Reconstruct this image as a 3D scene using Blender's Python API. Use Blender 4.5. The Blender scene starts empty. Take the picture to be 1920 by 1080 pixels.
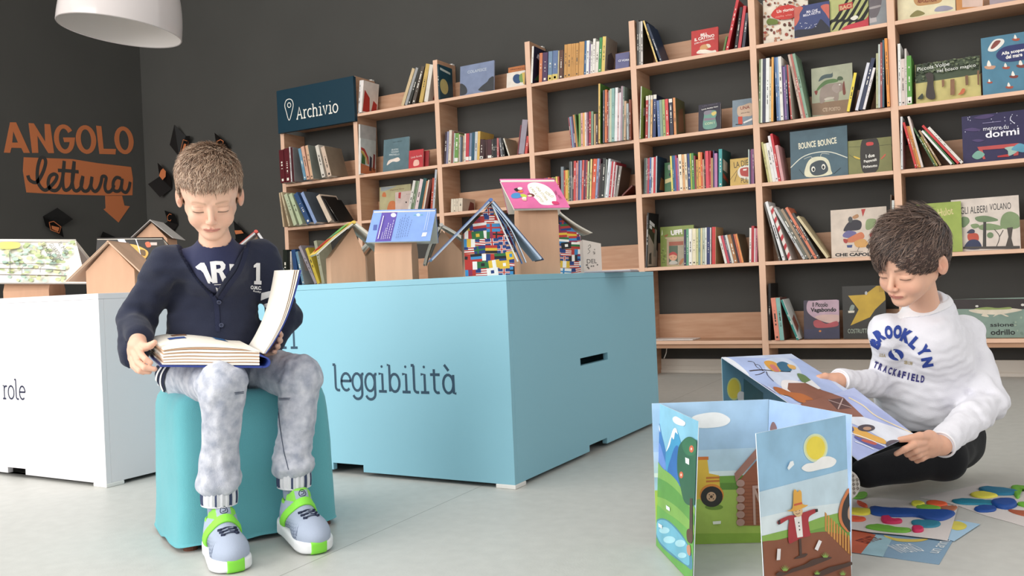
import bpy, bmesh, math, random, colorsys
import numpy as np
from mathutils import Vector, Matrix, noise as mnoise
from mathutils.geometry import tessellate_polygon
from mathutils.bvhtree import BVHTree
random.seed(7)
SC = bpy.context.scene
COL = SC.collection
# ------------------------------------------------------------------ camera
CAM = np.array([4.65720, -4.84924, 0.57123])
FWD = np.array([-0.49215956, 0.87049987, -0.00298941])
RGT = np.array([0.86974963, 0.49158656, -0.0433385])
UPV = np.array([0.03625661, 0.02392949, 0.99905597])
FPX = 1633.56
cd = bpy.data.cameras.new('camera'); cam = bpy.data.objects.new('camera', cd); COL.objects.link(cam)
M = Matrix(((RGT[0], UPV[0], -FWD[0], CAM[0]), (RGT[1], UPV[1], -FWD[1], CAM[1]), (RGT[2], UPV[2], -FWD[2], CAM[2]), (0, 0, 0, 1)))
cam.matrix_world = M
cd.sensor_width = 36.0; cd.lens = FPX / 1920 * 36.0; cd.clip_start = 0.02
SC.camera = cam
# ------------------------------------------------------------------ colour management, world, daylight
SC.view_settings.view_transform = 'Standard'; SC.view_settings.look = 'None'
SC.view_settings.gamma = 1.0; SC.view_settings.use_curve_mapping = False
SC.view_settings.exposure = 0.0
w = bpy.data.worlds.new('world'); SC.world = w; w.use_nodes = True
w.node_tree.nodes['Background'].inputs[0].default_value = (1.0, 0.985, 0.965, 1)
w.node_tree.nodes['Background'].inputs[1].default_value = 1.08
def area(name, loc, target, sx, sy, power, col=(1, 1, 1)):
    l = bpy.data.lights.new(name, 'AREA'); l.shape = 'RECTANGLE'; l.size = sx; l.size_y = sy; l.energy = power; l.color = col
    o = bpy.data.objects.new(name, l); COL.objects.link(o); o.location = loc
    o.rotation_euler = (Vector(target) - Vector(loc)).to_track_quat('-Z', 'Y').to_euler()
    return o
area('window_daylight', (0.6, -8.2, 2.2), (2.6, -1.5, 0.7), 5.5, 2.6, 285, (1.0, 0.985, 0.96))
area('ceiling_fill', (2.2, -3.6, 3.9), (2.4, -2.6, 0.0), 4.5, 4.0, 150, (1.0, 0.99, 0.97))  # unseen soft fill added under the closed ceiling to brighten the floor
# ------------------------------------------------------------------ pixel <-> room helpers (measuring the photograph)
def ray(x, y):
    return FWD + ((x - 960) * RGT - (y - 540) * UPV) / FPX
def onp(x, y, ax, v):
    d = ray(x, y); return CAM + d * ((v - CAM[ax]) / d[ax])
def dep(x, y, z):
    return CAM + ray(x, y) * z
def onplane(x, y, O, N):
    d = ray(x, y); t = np.dot(np.asarray(O) - CAM, N) / np.dot(d, N); return CAM + d * t
def pj(X):
    d = np.asarray(X, float) - CAM; z = d @ FWD
    return 960 + FPX * (d @ RGT) / z, 540 - FPX * (d @ UPV) / z
# ------------------------------------------------------------------ materials
MATS = {}
def lin(c):
    if isinstance(c, str):
        c = c.lstrip('#'); c = tuple(int(c[i:i + 2], 16) / 255 for i in (0, 2, 4))
    return tuple((v / 12.92 if v <= .04045 else ((v + .055) / 1.055) ** 2.4) for v in c[:3])
def mat(c, rough=.6, bump=0, bscale=300, var=0, vscale=6, key=None, sheen=0, spec=.35, stretch=None, metal=0, c2=None, sub=0):
    k = key or (c, rough, bump, bscale, var, vscale, sheen, spec, stretch, metal, c2, sub)
    if k in MATS: return MATS[k]
    m = bpy.data.materials.new('mat'); m.use_nodes = True
    nt = m.node_tree; b = nt.nodes['Principled BSDF']
    L = lin(c)
    b.inputs['Base Color'].default_value = (*L, 1); b.inputs['Roughness'].default_value = rough
    b.inputs['Specular IOR Level'].default_value = spec; b.inputs['Metallic'].default_value = metal
    if sheen: b.inputs['Sheen Weight'].default_value = sheen
    if sub:
        b.inputs['Subsurface Weight'].default_value = sub; b.inputs['Subsurface Radius'].default_value = (1, .35, .2); b.inputs['Subsurface Scale'].default_value = .006
    if var or bump:
        tc = nt.nodes.new('ShaderNodeTexCoord'); mp = nt.nodes.new('ShaderNodeMapping')
        nt.links.new(tc.outputs['Object'], mp.inputs[0])
        if stretch: mp.inputs['Scale'].default_value = stretch
    if var:
        n = nt.nodes.new('ShaderNodeTexNoise'); n.inputs['Scale'].default_value = vscale; n.inputs['Detail'].default_value = 5
        nt.links.new(mp.outputs[0], n.inputs[0])
        r = nt.nodes.new('ShaderNodeValToRGB'); r.color_ramp.elements[0].position = .3; r.color_ramp.elements[1].position = .7
        a = lin(c2) if c2 else tuple(v * (1 - var) for v in L)
        r.color_ramp.elements[0].color = (*a, 1)
        r.color_ramp.elements[1].color = (*(L if c2 else tuple(min(1, v * (1 + var)) for v in L)), 1)
        nt.links.new(n.outputs[0], r.inputs[0]); nt.links.new(r.outputs[0], b.inputs['Base Color'])
    if bump:
        n2 = nt.nodes.new('ShaderNodeTexNoise'); n2.inputs['Scale'].default_value = bscale; n2.inputs['Detail'].default_value = 3
        nt.links.new(mp.outputs[0], n2.inputs[0])
        bp = nt.nodes.new('ShaderNodeBump'); bp.inputs['Strength'].default_value = bump; bp.inputs['Distance'].default_value = .002
        nt.links.new(n2.outputs[0], bp.inputs['Height']); nt.links.new(bp.outputs[0], b.inputs['Normal'])
    MATS[k] = m
    return m
def attr_mat(name, rough=.5, sheen=0, sub=0, bump=0, bscale=300, spec=.35):
    m = mat('#ffffff', rough, bump, bscale, key=('attr', name, rough, sheen, sub, bump), sheen=sheen, sub=sub, spec=spec)
    nt = m.node_tree; b = nt.nodes['Principled BSDF']
    a = nt.nodes.new('ShaderNodeVertexColor'); a.layer_name = name
    nt.links.new(a.outputs[0], b.inputs['Base Color'])
    return m
WOOD = mat('#c9a184', .5, .15, 60, .10, 5, stretch=(1, 1, 8), c2='#b98d6f', spec=.3)
WOODH = mat('#c9a184', .5, .15, 60, .10, 5, stretch=(1, 8, 8), c2='#b98d6f', spec=.3)
EDGE = mat('#e8bfa4', .5, .1, 60, .04, 4, spec=.3)
CARD = mat('#d0a587', .7, .1, 80, .05, 6, stretch=(6, 6, 1))
PAGE = mat('#f3efe6', .8)
# ------------------------------------------------------------------ objects
def link(name, me, parent=None):
    o = bpy.data.objects.new(name, me); COL.objects.link(o)
    if parent is not None: o.parent = parent
    return o
def tag(o, label=None, cat=None, group=None, kind=None):
    if label: o['label'] = label
    if cat: o['category'] = cat
    if group: o['group'] = group
    if kind: o['kind'] = kind
    return o
def empty(name, loc, label=None, cat=None, group=None, rz=0):
    o = bpy.data.objects.new(name, None); COL.objects.link(o); o.location = tuple(loc); o.rotation_euler = (0, 0, rz)
    o.empty_display_size = .05
    return tag(o, label, cat, group)
class MB:
    """collects polygons (world or local coordinates) and links them as one mesh"""
    def __init__(s): s.v = []; s.f = []; s.m = []; s.mats = []; s.sm = []
    def mi(s, m):
        if m not in s.mats: s.mats.append(m)
        return s.mats.index(m)
    def poly(s, vs, fs, m, smooth=False):
        b = len(s.v); s.v += [tuple(map(float, v)) for v in vs]; k = s.mi(m)
        for f in fs: s.f.append([b + i for i in f]); s.m.append(k); s.sm.append(smooth)
        return s
    def box(s, a, b, m, T=None):
        x0, y0, z0 = a; x1, y1, z1 = b
        vs = [(x0, y0, z0), (x1, y0, z0), (x1, y1, z0), (x0, y1, z0), (x0, y0, z1), (x1, y0, z1), (x1, y1, z1), (x0, y1, z1)]
        if T is not None: vs = [tuple(T @ Vector(v)) for v in vs]
        return s.poly(vs, [(0, 3, 2, 1), (4, 5, 6, 7), (0, 1, 5, 4), (1, 2, 6, 5), (2, 3, 7, 6), (3, 0, 4, 7)], m)
    def edge_last(s, m):
        s.m[-4] = s.mi(m); return s
    def prism(s, loops, O, U, V, N, d, m, mside=None):
        """loops (outer first, then holes) of (u,v) in plane O,U,V extruded by d along N"""
        O, U, V, N = map(lambda a: np.asarray(a, float), (O, U, V, N))
        L3 = [[Vector((p[0], p[1], 0)) for p in lp] for lp in loops]
        tri = tessellate_polygon(L3)
        flat = [p for lp in loops for p in lp]
        P = [O + U * p[0] + V * p[1] for p in flat]
        s.poly(P, [tuple(t) for t in tri], m)
        if abs(d) > 0:
            Q = [p + N * d for p in P]
            s.poly(Q, [tuple(t) for t in tri], m)
            b = 0
            for lp in loops:
                n = len(lp)
                s.poly(P[b:b + n] + Q[b:b + n], [(i, (i + 1) % n, n + (i + 1) % n, n + i) for i in range(n)], mside or m)
                b += n
        return s
    def tube(s, pts, r, m, n=8, caps=True, smooth=True):
        pts = [np.asarray(p, float) for p in pts]; k = len(pts)
        rs = [r] * k if np.isscalar(r) else list(r)
        vs = []; prev = None
        for i, p in enumerate(pts):
            t = pts[min(i + 1, k - 1)] - pts[max(i - 1, 0)]; t = t / (np.linalg.norm(t) + 1e-12)
            if prev is None:
                a = np.array([0, 0, 1.]) if abs(t[2]) < .9 else np.array([1., 0, 0])
            else: a = prev
            x = a - t * (a @ t); x /= np.linalg.norm(x) + 1e-12; y = np.cross(t, x); prev = x
            for j in range(n):
                q = 2 * math.pi * j / n; vs.append(p + (x * math.cos(q) + y * math.sin(q)) * rs[i])
        fs = [(i * n + j, i * n + (j + 1) % n, (i + 1) * n + (j + 1) % n, (i + 1) * n + j) for i in range(k - 1) for j in range(n)]
        if caps: fs += [tuple(range(n))[::-1], tuple((k - 1) * n + j for j in range(n))]
        return s.poly(vs, fs, m, smooth)
    def lathe(s, prof, c, m, n=48, ax=None):
        vs = []; k = len(prof)
        for r, z in prof:
            for j in range(n):
                q = 2 * math.pi * j / n; vs.append((c[0] + r * math.cos(q), c[1] + r * math.sin(q), c[2] + z))
        fs = [(i * n + j, i * n + (j + 1) % n, (i + 1) * n + (j + 1) % n, (i + 1) * n + j) for i in range(k - 1) for j in range(n)]
        return s.poly(vs, fs, m, True)
    def build(s, name, parent=None, origin=None, bevel=0, recalc=True):
        o = np.zeros(3) if origin is None else np.asarray(origin, float)
        me = bpy.data.meshes.new(name)
        me.from_pydata([tuple(np.asarray(v) - o) for v in s.v], [], s.f)
        for m in s.mats: me.materials.append(m)
        me.polygons.foreach_set('material_index', s.m)
        me.polygons.foreach_set('use_smooth', s.sm)
        me.update()
        if recalc:
            bm = bmesh.new(); bm.from_mesh(me); bmesh.ops.remove_doubles(bm, verts=bm.verts, dist=1e-6)
            bmesh.ops.recalc_face_normals(bm, faces=bm.faces); bm.to_mesh(me); bm.free()
        ob = link(name, me, parent)
        if parent is not None:
            ob.matrix_parent_inverse = Matrix()
        ob.location = tuple(o)
        if bevel:
            b = ob.modifiers.new('bevel', 'BEVEL'); b.width = bevel; b.segments = 2; b.limit_method = 'ANGLE'; b.angle_limit = math.radians(40)
        return ob
def reparent_world(ob, parent):
    """child keeps its place in the room"""
    ob.parent = parent
    Mx = Matrix.LocRotScale(parent.location, parent.rotation_euler, None)
    ob.matrix_parent_inverse = Mx.inverted()
def part(mb, name, root, bevel=0, **k):
    o = mb.build(name, None, bevel=bevel, **k); reparent_world(o, root) if root else None
    return o
# ------------------------------------------------------------------ flat artwork in a plane
class Plane:
    """a plane in the room with frame O,U,V,N; artwork is placed on it in u,v metres or traced from the photograph"""
    def __init__(s, O, U, V):
        s.O = np.asarray(O, float); s.U = np.asarray(U, float); s.V = np.asarray(V, float)
        s.U = s.U / np.linalg.norm(s.U); s.V = s.V - s.U * (s.V @ s.U); s.V /= np.linalg.norm(s.V)
        s.N = np.cross(s.U, s.V)
    def px(s, x, y):
        q = onplane(x, y, s.O, s.N) - s.O; return (q @ s.U, q @ s.V)
    def pxs(s, L, tf=None):
        if tf: L = [(tf[0] + a / tf[2], tf[1] + b / tf[2]) for a, b in L]
        return [s.px(*p) for p in L]
    def at(s, u, v, h=0): return s.O + s.U * u + s.V * v + s.N * h
LAY = .00035
def shape(mb, pl, pts, m, layer=1, holes=()):
    loops = [pts] + list(holes)
    mb.prism(loops, pl.at(0, 0, LAY * layer), pl.U, pl.V, pl.N, 0, m)
def ell(cx, cy, rx, ry, n=24, rot=0, a0=0, a1=2 * math.pi):
    c, s_ = math.cos(rot), math.sin(rot); full = abs(a1 - a0 - 2 * math.pi) < 1e-6
    k = n if full else n + 1
    out = []
    for i in range(k):
        q = a0 + (a1 - a0) * i / n; x = rx * math.cos(q); y = ry * math.sin(q)
        out.append((cx + x * c - y * s_, cy + x * s_ + y * c))
    return out
def rect(x0, y0, x1, y1): return [(x0, y0), (x1, y0), (x1, y1), (x0, y1)]
def ribbon(mb, pl, pts, wd, m, layer=1, closed=False, dot=False):
    """a pen stroke of even width"""
    P = [np.array(p, float) for p in pts]; n = len(P)
    if n == 1:
        shape(mb, pl, ell(P[0][0], P[0][1], wd / 2, wd / 2, 10), m, layer); return
    Lf = []; Rt = []
    for i in range(n):
        a = P[(i - 1) % n] if closed else P[max(i - 1, 0)]; b = P[(i + 1) % n] if closed else P[min(i + 1, n - 1)]
        t = b - a; t = t / (np.linalg.norm(t) + 1e-9); nn = np.array([-t[1], t[0]]) * wd / 2
        Lf.append(P[i] + nn); Rt.append(P[i] - nn)
    O = pl.at(0, 0, LAY * layer)
    vs = [O + pl.U * p[0] + pl.V * p[1] for p in Lf + Rt]
    k = n if closed else n - 1
    mb.poly(vs, [(i, (i + 1) % n, n + (i + 1) % n, n + i) for i in range(k)], m)
def arc(cx, cy, rx, ry, a0, a1, n=12):
    return [(cx + rx * math.cos(math.radians(a0 + (a1 - a0) * i / n)), cy + ry * math.sin(math.radians(a0 + (a1 - a0) * i / n))) for i in range(n + 1)]
def smooth_pts(P, k=6, closed=False):
    P = [np.array(p, float) for p in P]; n = len(P); out = []
    R = range(n) if closed else range(n - 1)
    for i in R:
        g = lambda j: P[j % n] if closed else P[min(max(j, 0), n - 1)]
        p0, p1, p2, p3 = g(i - 1), g(i), g(i + 1), g(i + 2)
        for t in np.linspace(0, 1, k, endpoint=False):
            out.append(tuple(.5 * (2 * p1 + (p2 - p0) * t + (2 * p0 - 5 * p1 + 4 * p2 - p3) * t * t + (3 * p1 - p0 - 3 * p2 + p3) * t ** 3)))
    if not closed: out.append(tuple(P[-1]))
    return out
# single-line slab lettering, em box: x-height 1, ascender 1.5, descender -.5
A_ = arc
GL = {
 'l': (.55, [[(.0, 1.5), (.2, 1.5)], [(.18, 1.5), (.18, .25)] + A_(.38, .22, .2, .22, 180, 270, 5) + [(.5, 0)]]),
 'e': (.85, [[(.08, .55), (.78, .55)] + A_(.43, .5, .36, .5, 8, 310, 16)]),
 'g': (.95, [A_(.4, .5, .34, .5, 0, 360, 18), [(.9, .98), (.76, .98)], [(.76, 1.0), (.76, -.1)] + A_(.42, -.15, .34, .33, 0, -160, 9)]),
 'i': (.72, [[(.1, 1), (.36, 1), (.36, 0)], [(.08, 0), (.64, 0)], [(.34, 1.42)]]),
 'b': (.95, [[(.0, 1.5), (.16, 1.5), (.16, 0)], A_(.5, .5, .34, .5, 0, 360, 18)]),
 't': (.8, [[(.28, 1.3), (.28, .25)] + A_(.5, .24, .22, .24, 180, 300, 6), [(.02, 1), (.66, 1)]]),
 'a': (.95, [A_(.4, .5, .33, .5, 0, 360, 18), [(.74, 1), (.74, 0), (.9, 0)]]),
 '`': (0, [[(-.78, 1.55), (-.5, 1.22)]]),
 'r': (.7, [[(.05, 1), (.22, 1), (.22, 0)], [(.02, 0), (.44, 0)], [(.22, .6)] + A_(.48, .68, .26, .3, 180, 60, 6)]),
 'c': (.8, [A_(.45, .5, .36, .5, 50, 310, 16)]),
 'h': (.98, [[(.02, 1.5), (.18, 1.5), (.18, 0)], [(.02, 0), (.36, 0)], [(.18, .65)] + A_(.47, .68, .28, .32, 180, 0, 8) + [(.75, 0)], [(.6, 0), (.92, 0)]]),
 'v': (.85, [[(.02, 1), (.26, 1)], [(.56, 1), (.8, 1)], [(.13, 1), (.41, 0), (.69, 1)]]),
 'o': (.9, [A_(.42, .5, .37, .5, 0, 360, 20)]),
 'A': (1.1, [[(.12, 0), (.52, 1.42), (.92, 0)], [(.24, .48), (.8, .48)], [(0, 0), (.26, 0)], [(.78, 0), (1.05, 0)]]),
}
def slab(mb, pl, text, u, v, h, m, wd=.13, track=1.0, layer=1, shear=0):
    for ch in text:
        adv, strokes = GL[ch]
        for k_, st in enumerate(strokes):
            ribbon(mb, pl, [(u + (x + shear * y) * h, v + y * h) for x, y in st], wd * h, m, layer + k_ * .4, closed=False)
        u += adv * h * track
    return u
_fc = {}
def glyph_mesh(text, bold=0, spacing=1.0):
    k = (text, bold, spacing)
    if k in _fc: return _fc[k]
    c = bpy.data.curves.new('t', 'FONT'); c.body = text; c.size = 1; c.offset = bold; c.space_character = spacing; c.resolution_u = 3
    o = bpy.data.objects.new('t', c)
    me = bpy.data.meshes.new_from_object(o)
    V = [(v.co.x, v.co.y) for v in me.vertices]; Fc = [tuple(p.vertices) for p in me.polygons]
    bpy.data.objects.remove(o); bpy.data.curves.remove(c); bpy.data.meshes.remove(me)
    _fc[k] = (V, Fc); return _fc[k]
def textuv(mb, pl, text, u0, v0, u1, v1, m, layer=2, bold=.0, rot=0, sp=1.0):
    """printed words fitted into the box u0..u1, v0..v1 (rotated about its centre when rot is given)"""
    V, Fc = glyph_mesh(text, bold, sp)
    if not V: return
    xs = [v[0] for v in V]; ys = [v[1] for v in V]; a, b, c, d = min(xs), max(xs), min(ys), max(ys)
    cx, cy = (u0 + u1) / 2, (v0 + v1) / 2; W_, H_ = abs(u1 - u0), abs(v1 - v0)
    cr, sr = math.cos(rot), math.sin(rot); O = pl.at(0, 0, LAY * layer); out = []
    for x, y in V:
        p = ((x - a) / (b - a) - .5) * W_; q = ((y - c) / (d - c + 1e-9) - .5) * H_
        out.append(O + pl.U * (cx + p * cr - q * sr) + pl.V * (cy + p * sr + q * cr))
    mb.poly(out, Fc, m)
# ================================================================== THE ROOM
YW = .225; XL = -1.84
def wallmat(): return mat('#474643', .75, .25, 500, .05, 2, key='wall')
mb = MB(); mb.box((XL - .15, YW, 0), (6.4, YW + .15, 3.9), wallmat()); tag(mb.build('wall_back'), kind='structure')
mb = MB(); mb.box((XL - .15, -7.5, 0), (XL, YW, 3.9), wallmat()); tag(mb.build('wall_left'), kind='structure')
mb = MB(); mb.box((XL - .15, -7.5, 3.9), (6.4, YW + .15, 4.0), mat('#e8e6e2', .8)); o = tag(mb.build('ceiling'), kind='structure')
# floor: pale grey-green sheet flooring laid in wide strips
fm = mat('#c1c1bc', .42, .15, 220, .045, 28.0, key='floor', spec=.4)
nt = fm.node_tree; bs = nt.nodes['Principled BSDF']
tc = nt.nodes.new('ShaderNodeTexCoord'); mp = nt.nodes.new('ShaderNodeMapping'); mp.inputs['Rotation'].default_value = (0, 0, -.0255); mp.inputs['Location'].default_value = (.741, 20, 0)
br = nt.nodes.new('ShaderNodeTexBrick'); br.offset = 0; br.inputs['Scale'].default_value = 1; br.inputs['Brick Width'].default_value = 2.0; br.inputs['Row Height'].default_value = 50; br.inputs['Mortar Size'].default_value = .0016; br.inputs['Mortar Smooth'].default_value = .3
br.inputs['Color1'].default_value = (1, 1, 1, 1); br.inputs['Color2'].default_value = (.97, .97, .97, 1); br.inputs['Mortar'].default_value = (.55, .55, .53, 1)
nt.links.new(tc.outputs['Object'], mp.inputs[0]); nt.links.new(mp.outputs[0], br.inputs[0])
mx = nt.nodes.new('ShaderNodeMix'); mx.data_type = 'RGBA'; mx.blend_type = 'MULTIPLY'; mx.inputs[0].default_value = 1
src = bs.inputs['Base Color'].links[0].from_socket
nt.links.new(src, mx.inputs[6]); nt.links.new(br.outputs[0], mx.inputs[7]); nt.links.new(mx.outputs[2], bs.inputs['Base Color'])
mb = MB(); mb.box((XL - .15, -7.5, -.1), (6.4, YW + .15, 0), fm); tag(mb.build('floor'), kind='structure')
mb = MB(); bbm = mat('#d8cfc4', .55)
mb.box((-.02, YW - .016, 0), (6.4, YW, .085), bbm); mb.box((-.02, YW - .024, 0), (6.4, YW - .016, .02), bbm); tag(mb.build('baseboard_back', bevel=.003), kind='structure')
# ------------------------------------------------------------------ orange wall lettering on the left wall
ORG = mat('#bd6f45', .6)
PLW = Plane((XL, 0, 0), (0, 1, 0), (0, 0, 1))   # normal +x
ZT = (0, 200, 4.1529)
root = empty('wall_lettering', PLW.at(*PLW.px(130, 330)), 'orange wall lettering with a banner and an arrow pointing down on the dark left wall', 'wall lettering')
def P_(L): return PLW.pxs(L, ZT)
def P2(L, cl=True): return PLW.pxs(smooth_pts(L, 5, cl), ZT)
def letter(pts, holes=(), name='letter'):
    m_ = MB(); m_.prism([pts] + list(holes), PLW.at(0, 0, .0005), PLW.U, PLW.V, PLW.N, .0015, ORG); part(m_, name, root)
letter(P_([(30, 358), (78, 122), (124, 122), (232, 360), (184, 360), (166, 322), (88, 320), (78, 360)]), [P_([(102, 190), (94, 280), (140, 280)])])
letter(P_([(222, 128), (262, 130), (352, 275), (346, 135), (390, 137), (420, 362), (376, 362), (290, 225), (298, 360), (250, 360)]))
def ring(cx, cy, rx, ry, th, a0=0, a1=360, n=22, tilt=0):
    o1 = [(cx + (rx) * math.cos(math.radians(a)) + tilt * math.sin(math.radians(a)) * -ry, cy - ry * math.sin(math.radians(a))) for a in np.linspace(a0, a1, n)]
    i1 = [(cx + (rx - th) * math.cos(math.radians(a)) + tilt * math.sin(math.radians(a)) * -(ry - th * .85), cy - (ry - th * .85) * math.sin(math.radians(a))) for a in np.linspace(a0, a1, n)]
    return o1, i1
o1, i1 = ring(500, 252, 80, 114, 38, 35, 352, 22, .08)
letter(P_(o1 + [(584, 240), (490, 240), (500, 276), (540, 276), ] + i1[::-1]))
o1, i1 = ring(669, 256, 79, 112, 38, 0, 351, 26, .08); letter(P_(o1), [P_(i1)])
letter(P_([(748, 148), (788, 152), (806, 328), (902, 330), (898, 372), (774, 368)]))
o1, i1 = ring(965, 262, 74, 108, 37, 0, 351, 26, .1); letter(P_(o1), [P_(i1)])
letter(P_([(184, 394), (560, 408), (760, 440), (1020, 470), (1034, 560), (1030, 690), (820, 692), (500, 684), (205, 668), (178, 500)]), name='banner')
letter(P_([(818, 694), (950, 694), (968, 770), (1010, 776), (922, 902), (806, 800), (822, 790)]), name='arrow')
# script word, painted wall-coloured on the banner
PLB = Plane((XL + .002, 0, 0), (0, 1, 0), (0, 0, 1))
m_ = MB(); scr = mat('#3a3836', .7)
def Pb(L): return PLB.pxs(smooth_pts(L, 5), ZT)
sw = .028
RK = [0]
def rib(L, w_=sw):
    RK[0] += 1; ribbon(m_, PLB, Pb(L), w_, scr, RK[0])
rib([(216, 535), (235, 575), (285, 588), (330, 520), (355, 440), (345, 400), (315, 402), (293, 480), (292, 570), (315, 625), (350, 650), (385, 630), (430, 580), (443, 540), (420, 525), (388, 545), (375, 600), (395, 645), (440, 650), (475, 600), (495, 500), (500, 422)])
rib([(500, 422), (488, 560), (495, 635), (520, 650), (555, 615), (572, 520), (577, 425)])
rib([(577, 425), (562, 560), (572, 640), (600, 655), (632, 620), (645, 540)])
rib([(450, 496), (530, 500), (612, 508)])
rib([(645, 540), (630, 610), (650, 655), (685, 650), (708, 600), (715, 545)])
rib([(715, 545), (708, 620), (735, 660), (765, 640), (785, 590), (795, 545), (825, 552), (815, 620), (830, 662), (865, 655), (888, 610)])
rib([(940, 560), (905, 552), (880, 590), (885, 650), (925, 655), (945, 610), (950, 560)])
rib([(950, 560), (945, 640), (975, 668), (1000, 640), (1012, 585)])
part(m_, 'script_word', root)
# ------------------------------------------------------------------ black open paper books stuck on the walls
BLK = mat('#0c0b0b', .55)
PLK = Plane((0, YW, 0), (-1, 0, 0), (0, 0, 1)) ; PLK = Plane((0, YW, 0), (1, 0, 0), (0, 0, 1))
def paper_book(pl, tf, wings, art, label):
    """two leaves standing off the wall along a common fold"""
    allp = [p for w_ in wings for p in w_[0]]
    c = pl.pxs([(sum(p[0] for p in allp) / len(allp), sum(p[1] for p in allp) / len(allp))], tf)[0]
    r_ = empty('paper_book', pl.at(*c), label, 'paper decoration')
    for pts, lift in wings:
        uv = pl.pxs(pts, tf); O = [pl.at(u, v, l + .002) for (u, v), l in zip(uv, lift)]
        O2 = [pl.at(u, v, l + .0035) for (u, v), l in zip(uv, lift)]
        n = len(O); mm = MB(); mm.poly(O + O2, [tuple(range(n)), tuple(range(n, 2 * n))] + [(i, (i + 1) % n, n + (i + 1) % n, n + i) for i in range(n)], BLK); part(mm, 'leaf', r_)
    if art:
        mm = MB(); pq = Plane(pl.at(0, 0, .0), pl.U, pl.V)
        for a in art:
            uv = pl.pxs(a['p'], tf); w0 = a.get('w', .005)
            P3 = [pl.at(u, v, a['l']) for u, v in uv]
            P2_ = Plane(pl.at(0, 0, a['l']), pl.U, pl.V)
            if a.get('fill'): shape(mm, P2_, uv, ORG)
            else: ribbon(mm, P2_, uv, w0, ORG)
        part(mm, 'orange_print', r_)
    return r_
PLN = Plane((0, YW, 0), (1, 0, 0), (0, 0, 1)); PLN.N = np.array([0, -1., 0])
Z3c = (260, 230, 4.696)
L0_ = .012
paper_book(PLN, Z3c, [([(360, 25), (420, 118), (362, 300), (302, 200)], (.05, .004, .004, .03)), ([(420, 118), (498, 124), (448, 262), (362, 300)], (.004, .05, .05, .004))],
  [dict(p=[(430, 155), (478, 172), (455, 250), (400, 285), (430, 155)], l=.045), dict(p=[(440, 190), (462, 196), (446, 246), (418, 262)], l=.046, fill=1)], 'black paper book with orange card print above the boy\'s hair')
paper_book(PLN, Z3c, [([(212, 358), (318, 462), (300, 585), (190, 475)], (.05, .05, .004, .004)), ([(190, 475), (300, 585), (228, 658), (124, 545)], (.004, .004, .045, .045))],
  [dict(p=[(262, 405), (284, 430), (282, 480), (255, 510), (225, 470), (240, 425)], l=.052, fill=1)], 'black paper book with orange writing on the wall left of the boy')
paper_book(PLN, Z3c, [([(268, 774), (354, 808), (356, 900), (262, 870)], (.045, .045, .004, .004)), ([(262, 870), (356, 900), (318, 975), (232, 915)], (.004, .004, .04, .04))],
  [dict(p=[(330, 812), (312, 806), (294, 828), (298, 862), (318, 868), (326, 856)], l=.048, w=.006)], 'black paper book with an orange letter C low on the wall')
paper_book(PLN, Z3c, [([(708, 95), (824, 190), (818, 250), (690, 200)], (.045, .05, .004, .004)), ([(690, 200), (818, 250), (790, 300), (700, 270)], (.004, .004, .03, .03))],
  [dict(p=[(728, 205), (735, 170), (765, 156), (790, 172), (785, 190)], l=.052, w=.007)], 'black paper book peeking out right above the boy\'s hair')
paper_book(PLN, Z3c, [([(876, 864), (980, 970), (1040, 1060), (860, 1020)], (.045, .05, .004, .004)), ([(860, 1020), (1040, 1060), (1000, 1110), (850, 1090)], (.004, .004, .04, .04))],
  [dict(p=[(890, 950), (950, 950), (970, 975), (900, 985)], l=.055, fill=1)], 'black paper book behind the boy\'s shoulder near the red book')
Zb = (0, 200, 4.1529)
paper_book(PLW, Zb, [([(330, 855), (415, 792), (538, 880), (475, 935)], (.004, .05, .05, .004)), ([(330, 855), (475, 935), (465, 1022), (324, 935)], (.004, .004, .05, .05))],
  [dict(p=[(350, 905), (385, 897), (442, 940), (428, 988), (362, 962), (350, 905)], l=.054, w=.006), dict(p=[(368, 930), (430, 945), (418, 978), (370, 955)], l=.055, fill=1)], 'black paper book with orange card print below the banner on the left wall')
paper_book(PLW, Zb, [([(772, 975), (868, 1018), (850, 1070), (765, 1050)], (.045, .045, .004, .004)), ([(765, 1050), (850, 1070), (830, 1120), (760, 1100)], (.004, .004, .03, .03))],
  None, 'black paper book low on the left wall just above the yellow comic')
# ------------------------------------------------------------------ white pendant lamp
lc = dep(226, 45, 3.05)
PK = lc
LR = 3.05 / FPX * 109
lz = dep(226, 58, 3.05)[2]
rt = empty('pendant_lamp', (PK[0], PK[1], 3.9), 'large white glossy dome pendant lamp hanging at the upper left', 'lamp')
lm = mat('#c2bab8', .12, key='lampw', spec=.6)
prof = []
Hh = .27
for i in range(26):
    t = i / 25; prof.append((LR * math.cos(t * math.pi / 2 * .93) ** .62 if t else LR, Hh * math.sin(t * math.pi / 2)))
mb = MB(); mb.lathe(prof, (PK[0], PK[1], lz), lm, 64); mb.lathe([(LR * .98 * p[0] / LR, p[1] * .98) for p in prof], (PK[0], PK[1], lz), mat('#d8d2ce', .4), 64); mb.lathe([(LR, 0), (LR * .99, -.003), (LR * .98, 0)], (PK[0], PK[1], lz), lm, 64)
part(mb, 'lamp_shade', rt, recalc=False)
mb = MB(); mb.lathe([(.03, .0), (.03, .06), (.012, .075), (.0, .08)], (PK[0], PK[1], lz + Hh * .97), lm, 24); part(mb, 'lamp_cap', rt)
mb = MB(); mb.tube([(PK[0], PK[1], lz + Hh), (PK[0], PK[1], 3.9)], .004, mat('#dddddd', .5)); part(mb, 'cord', rt)
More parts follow.
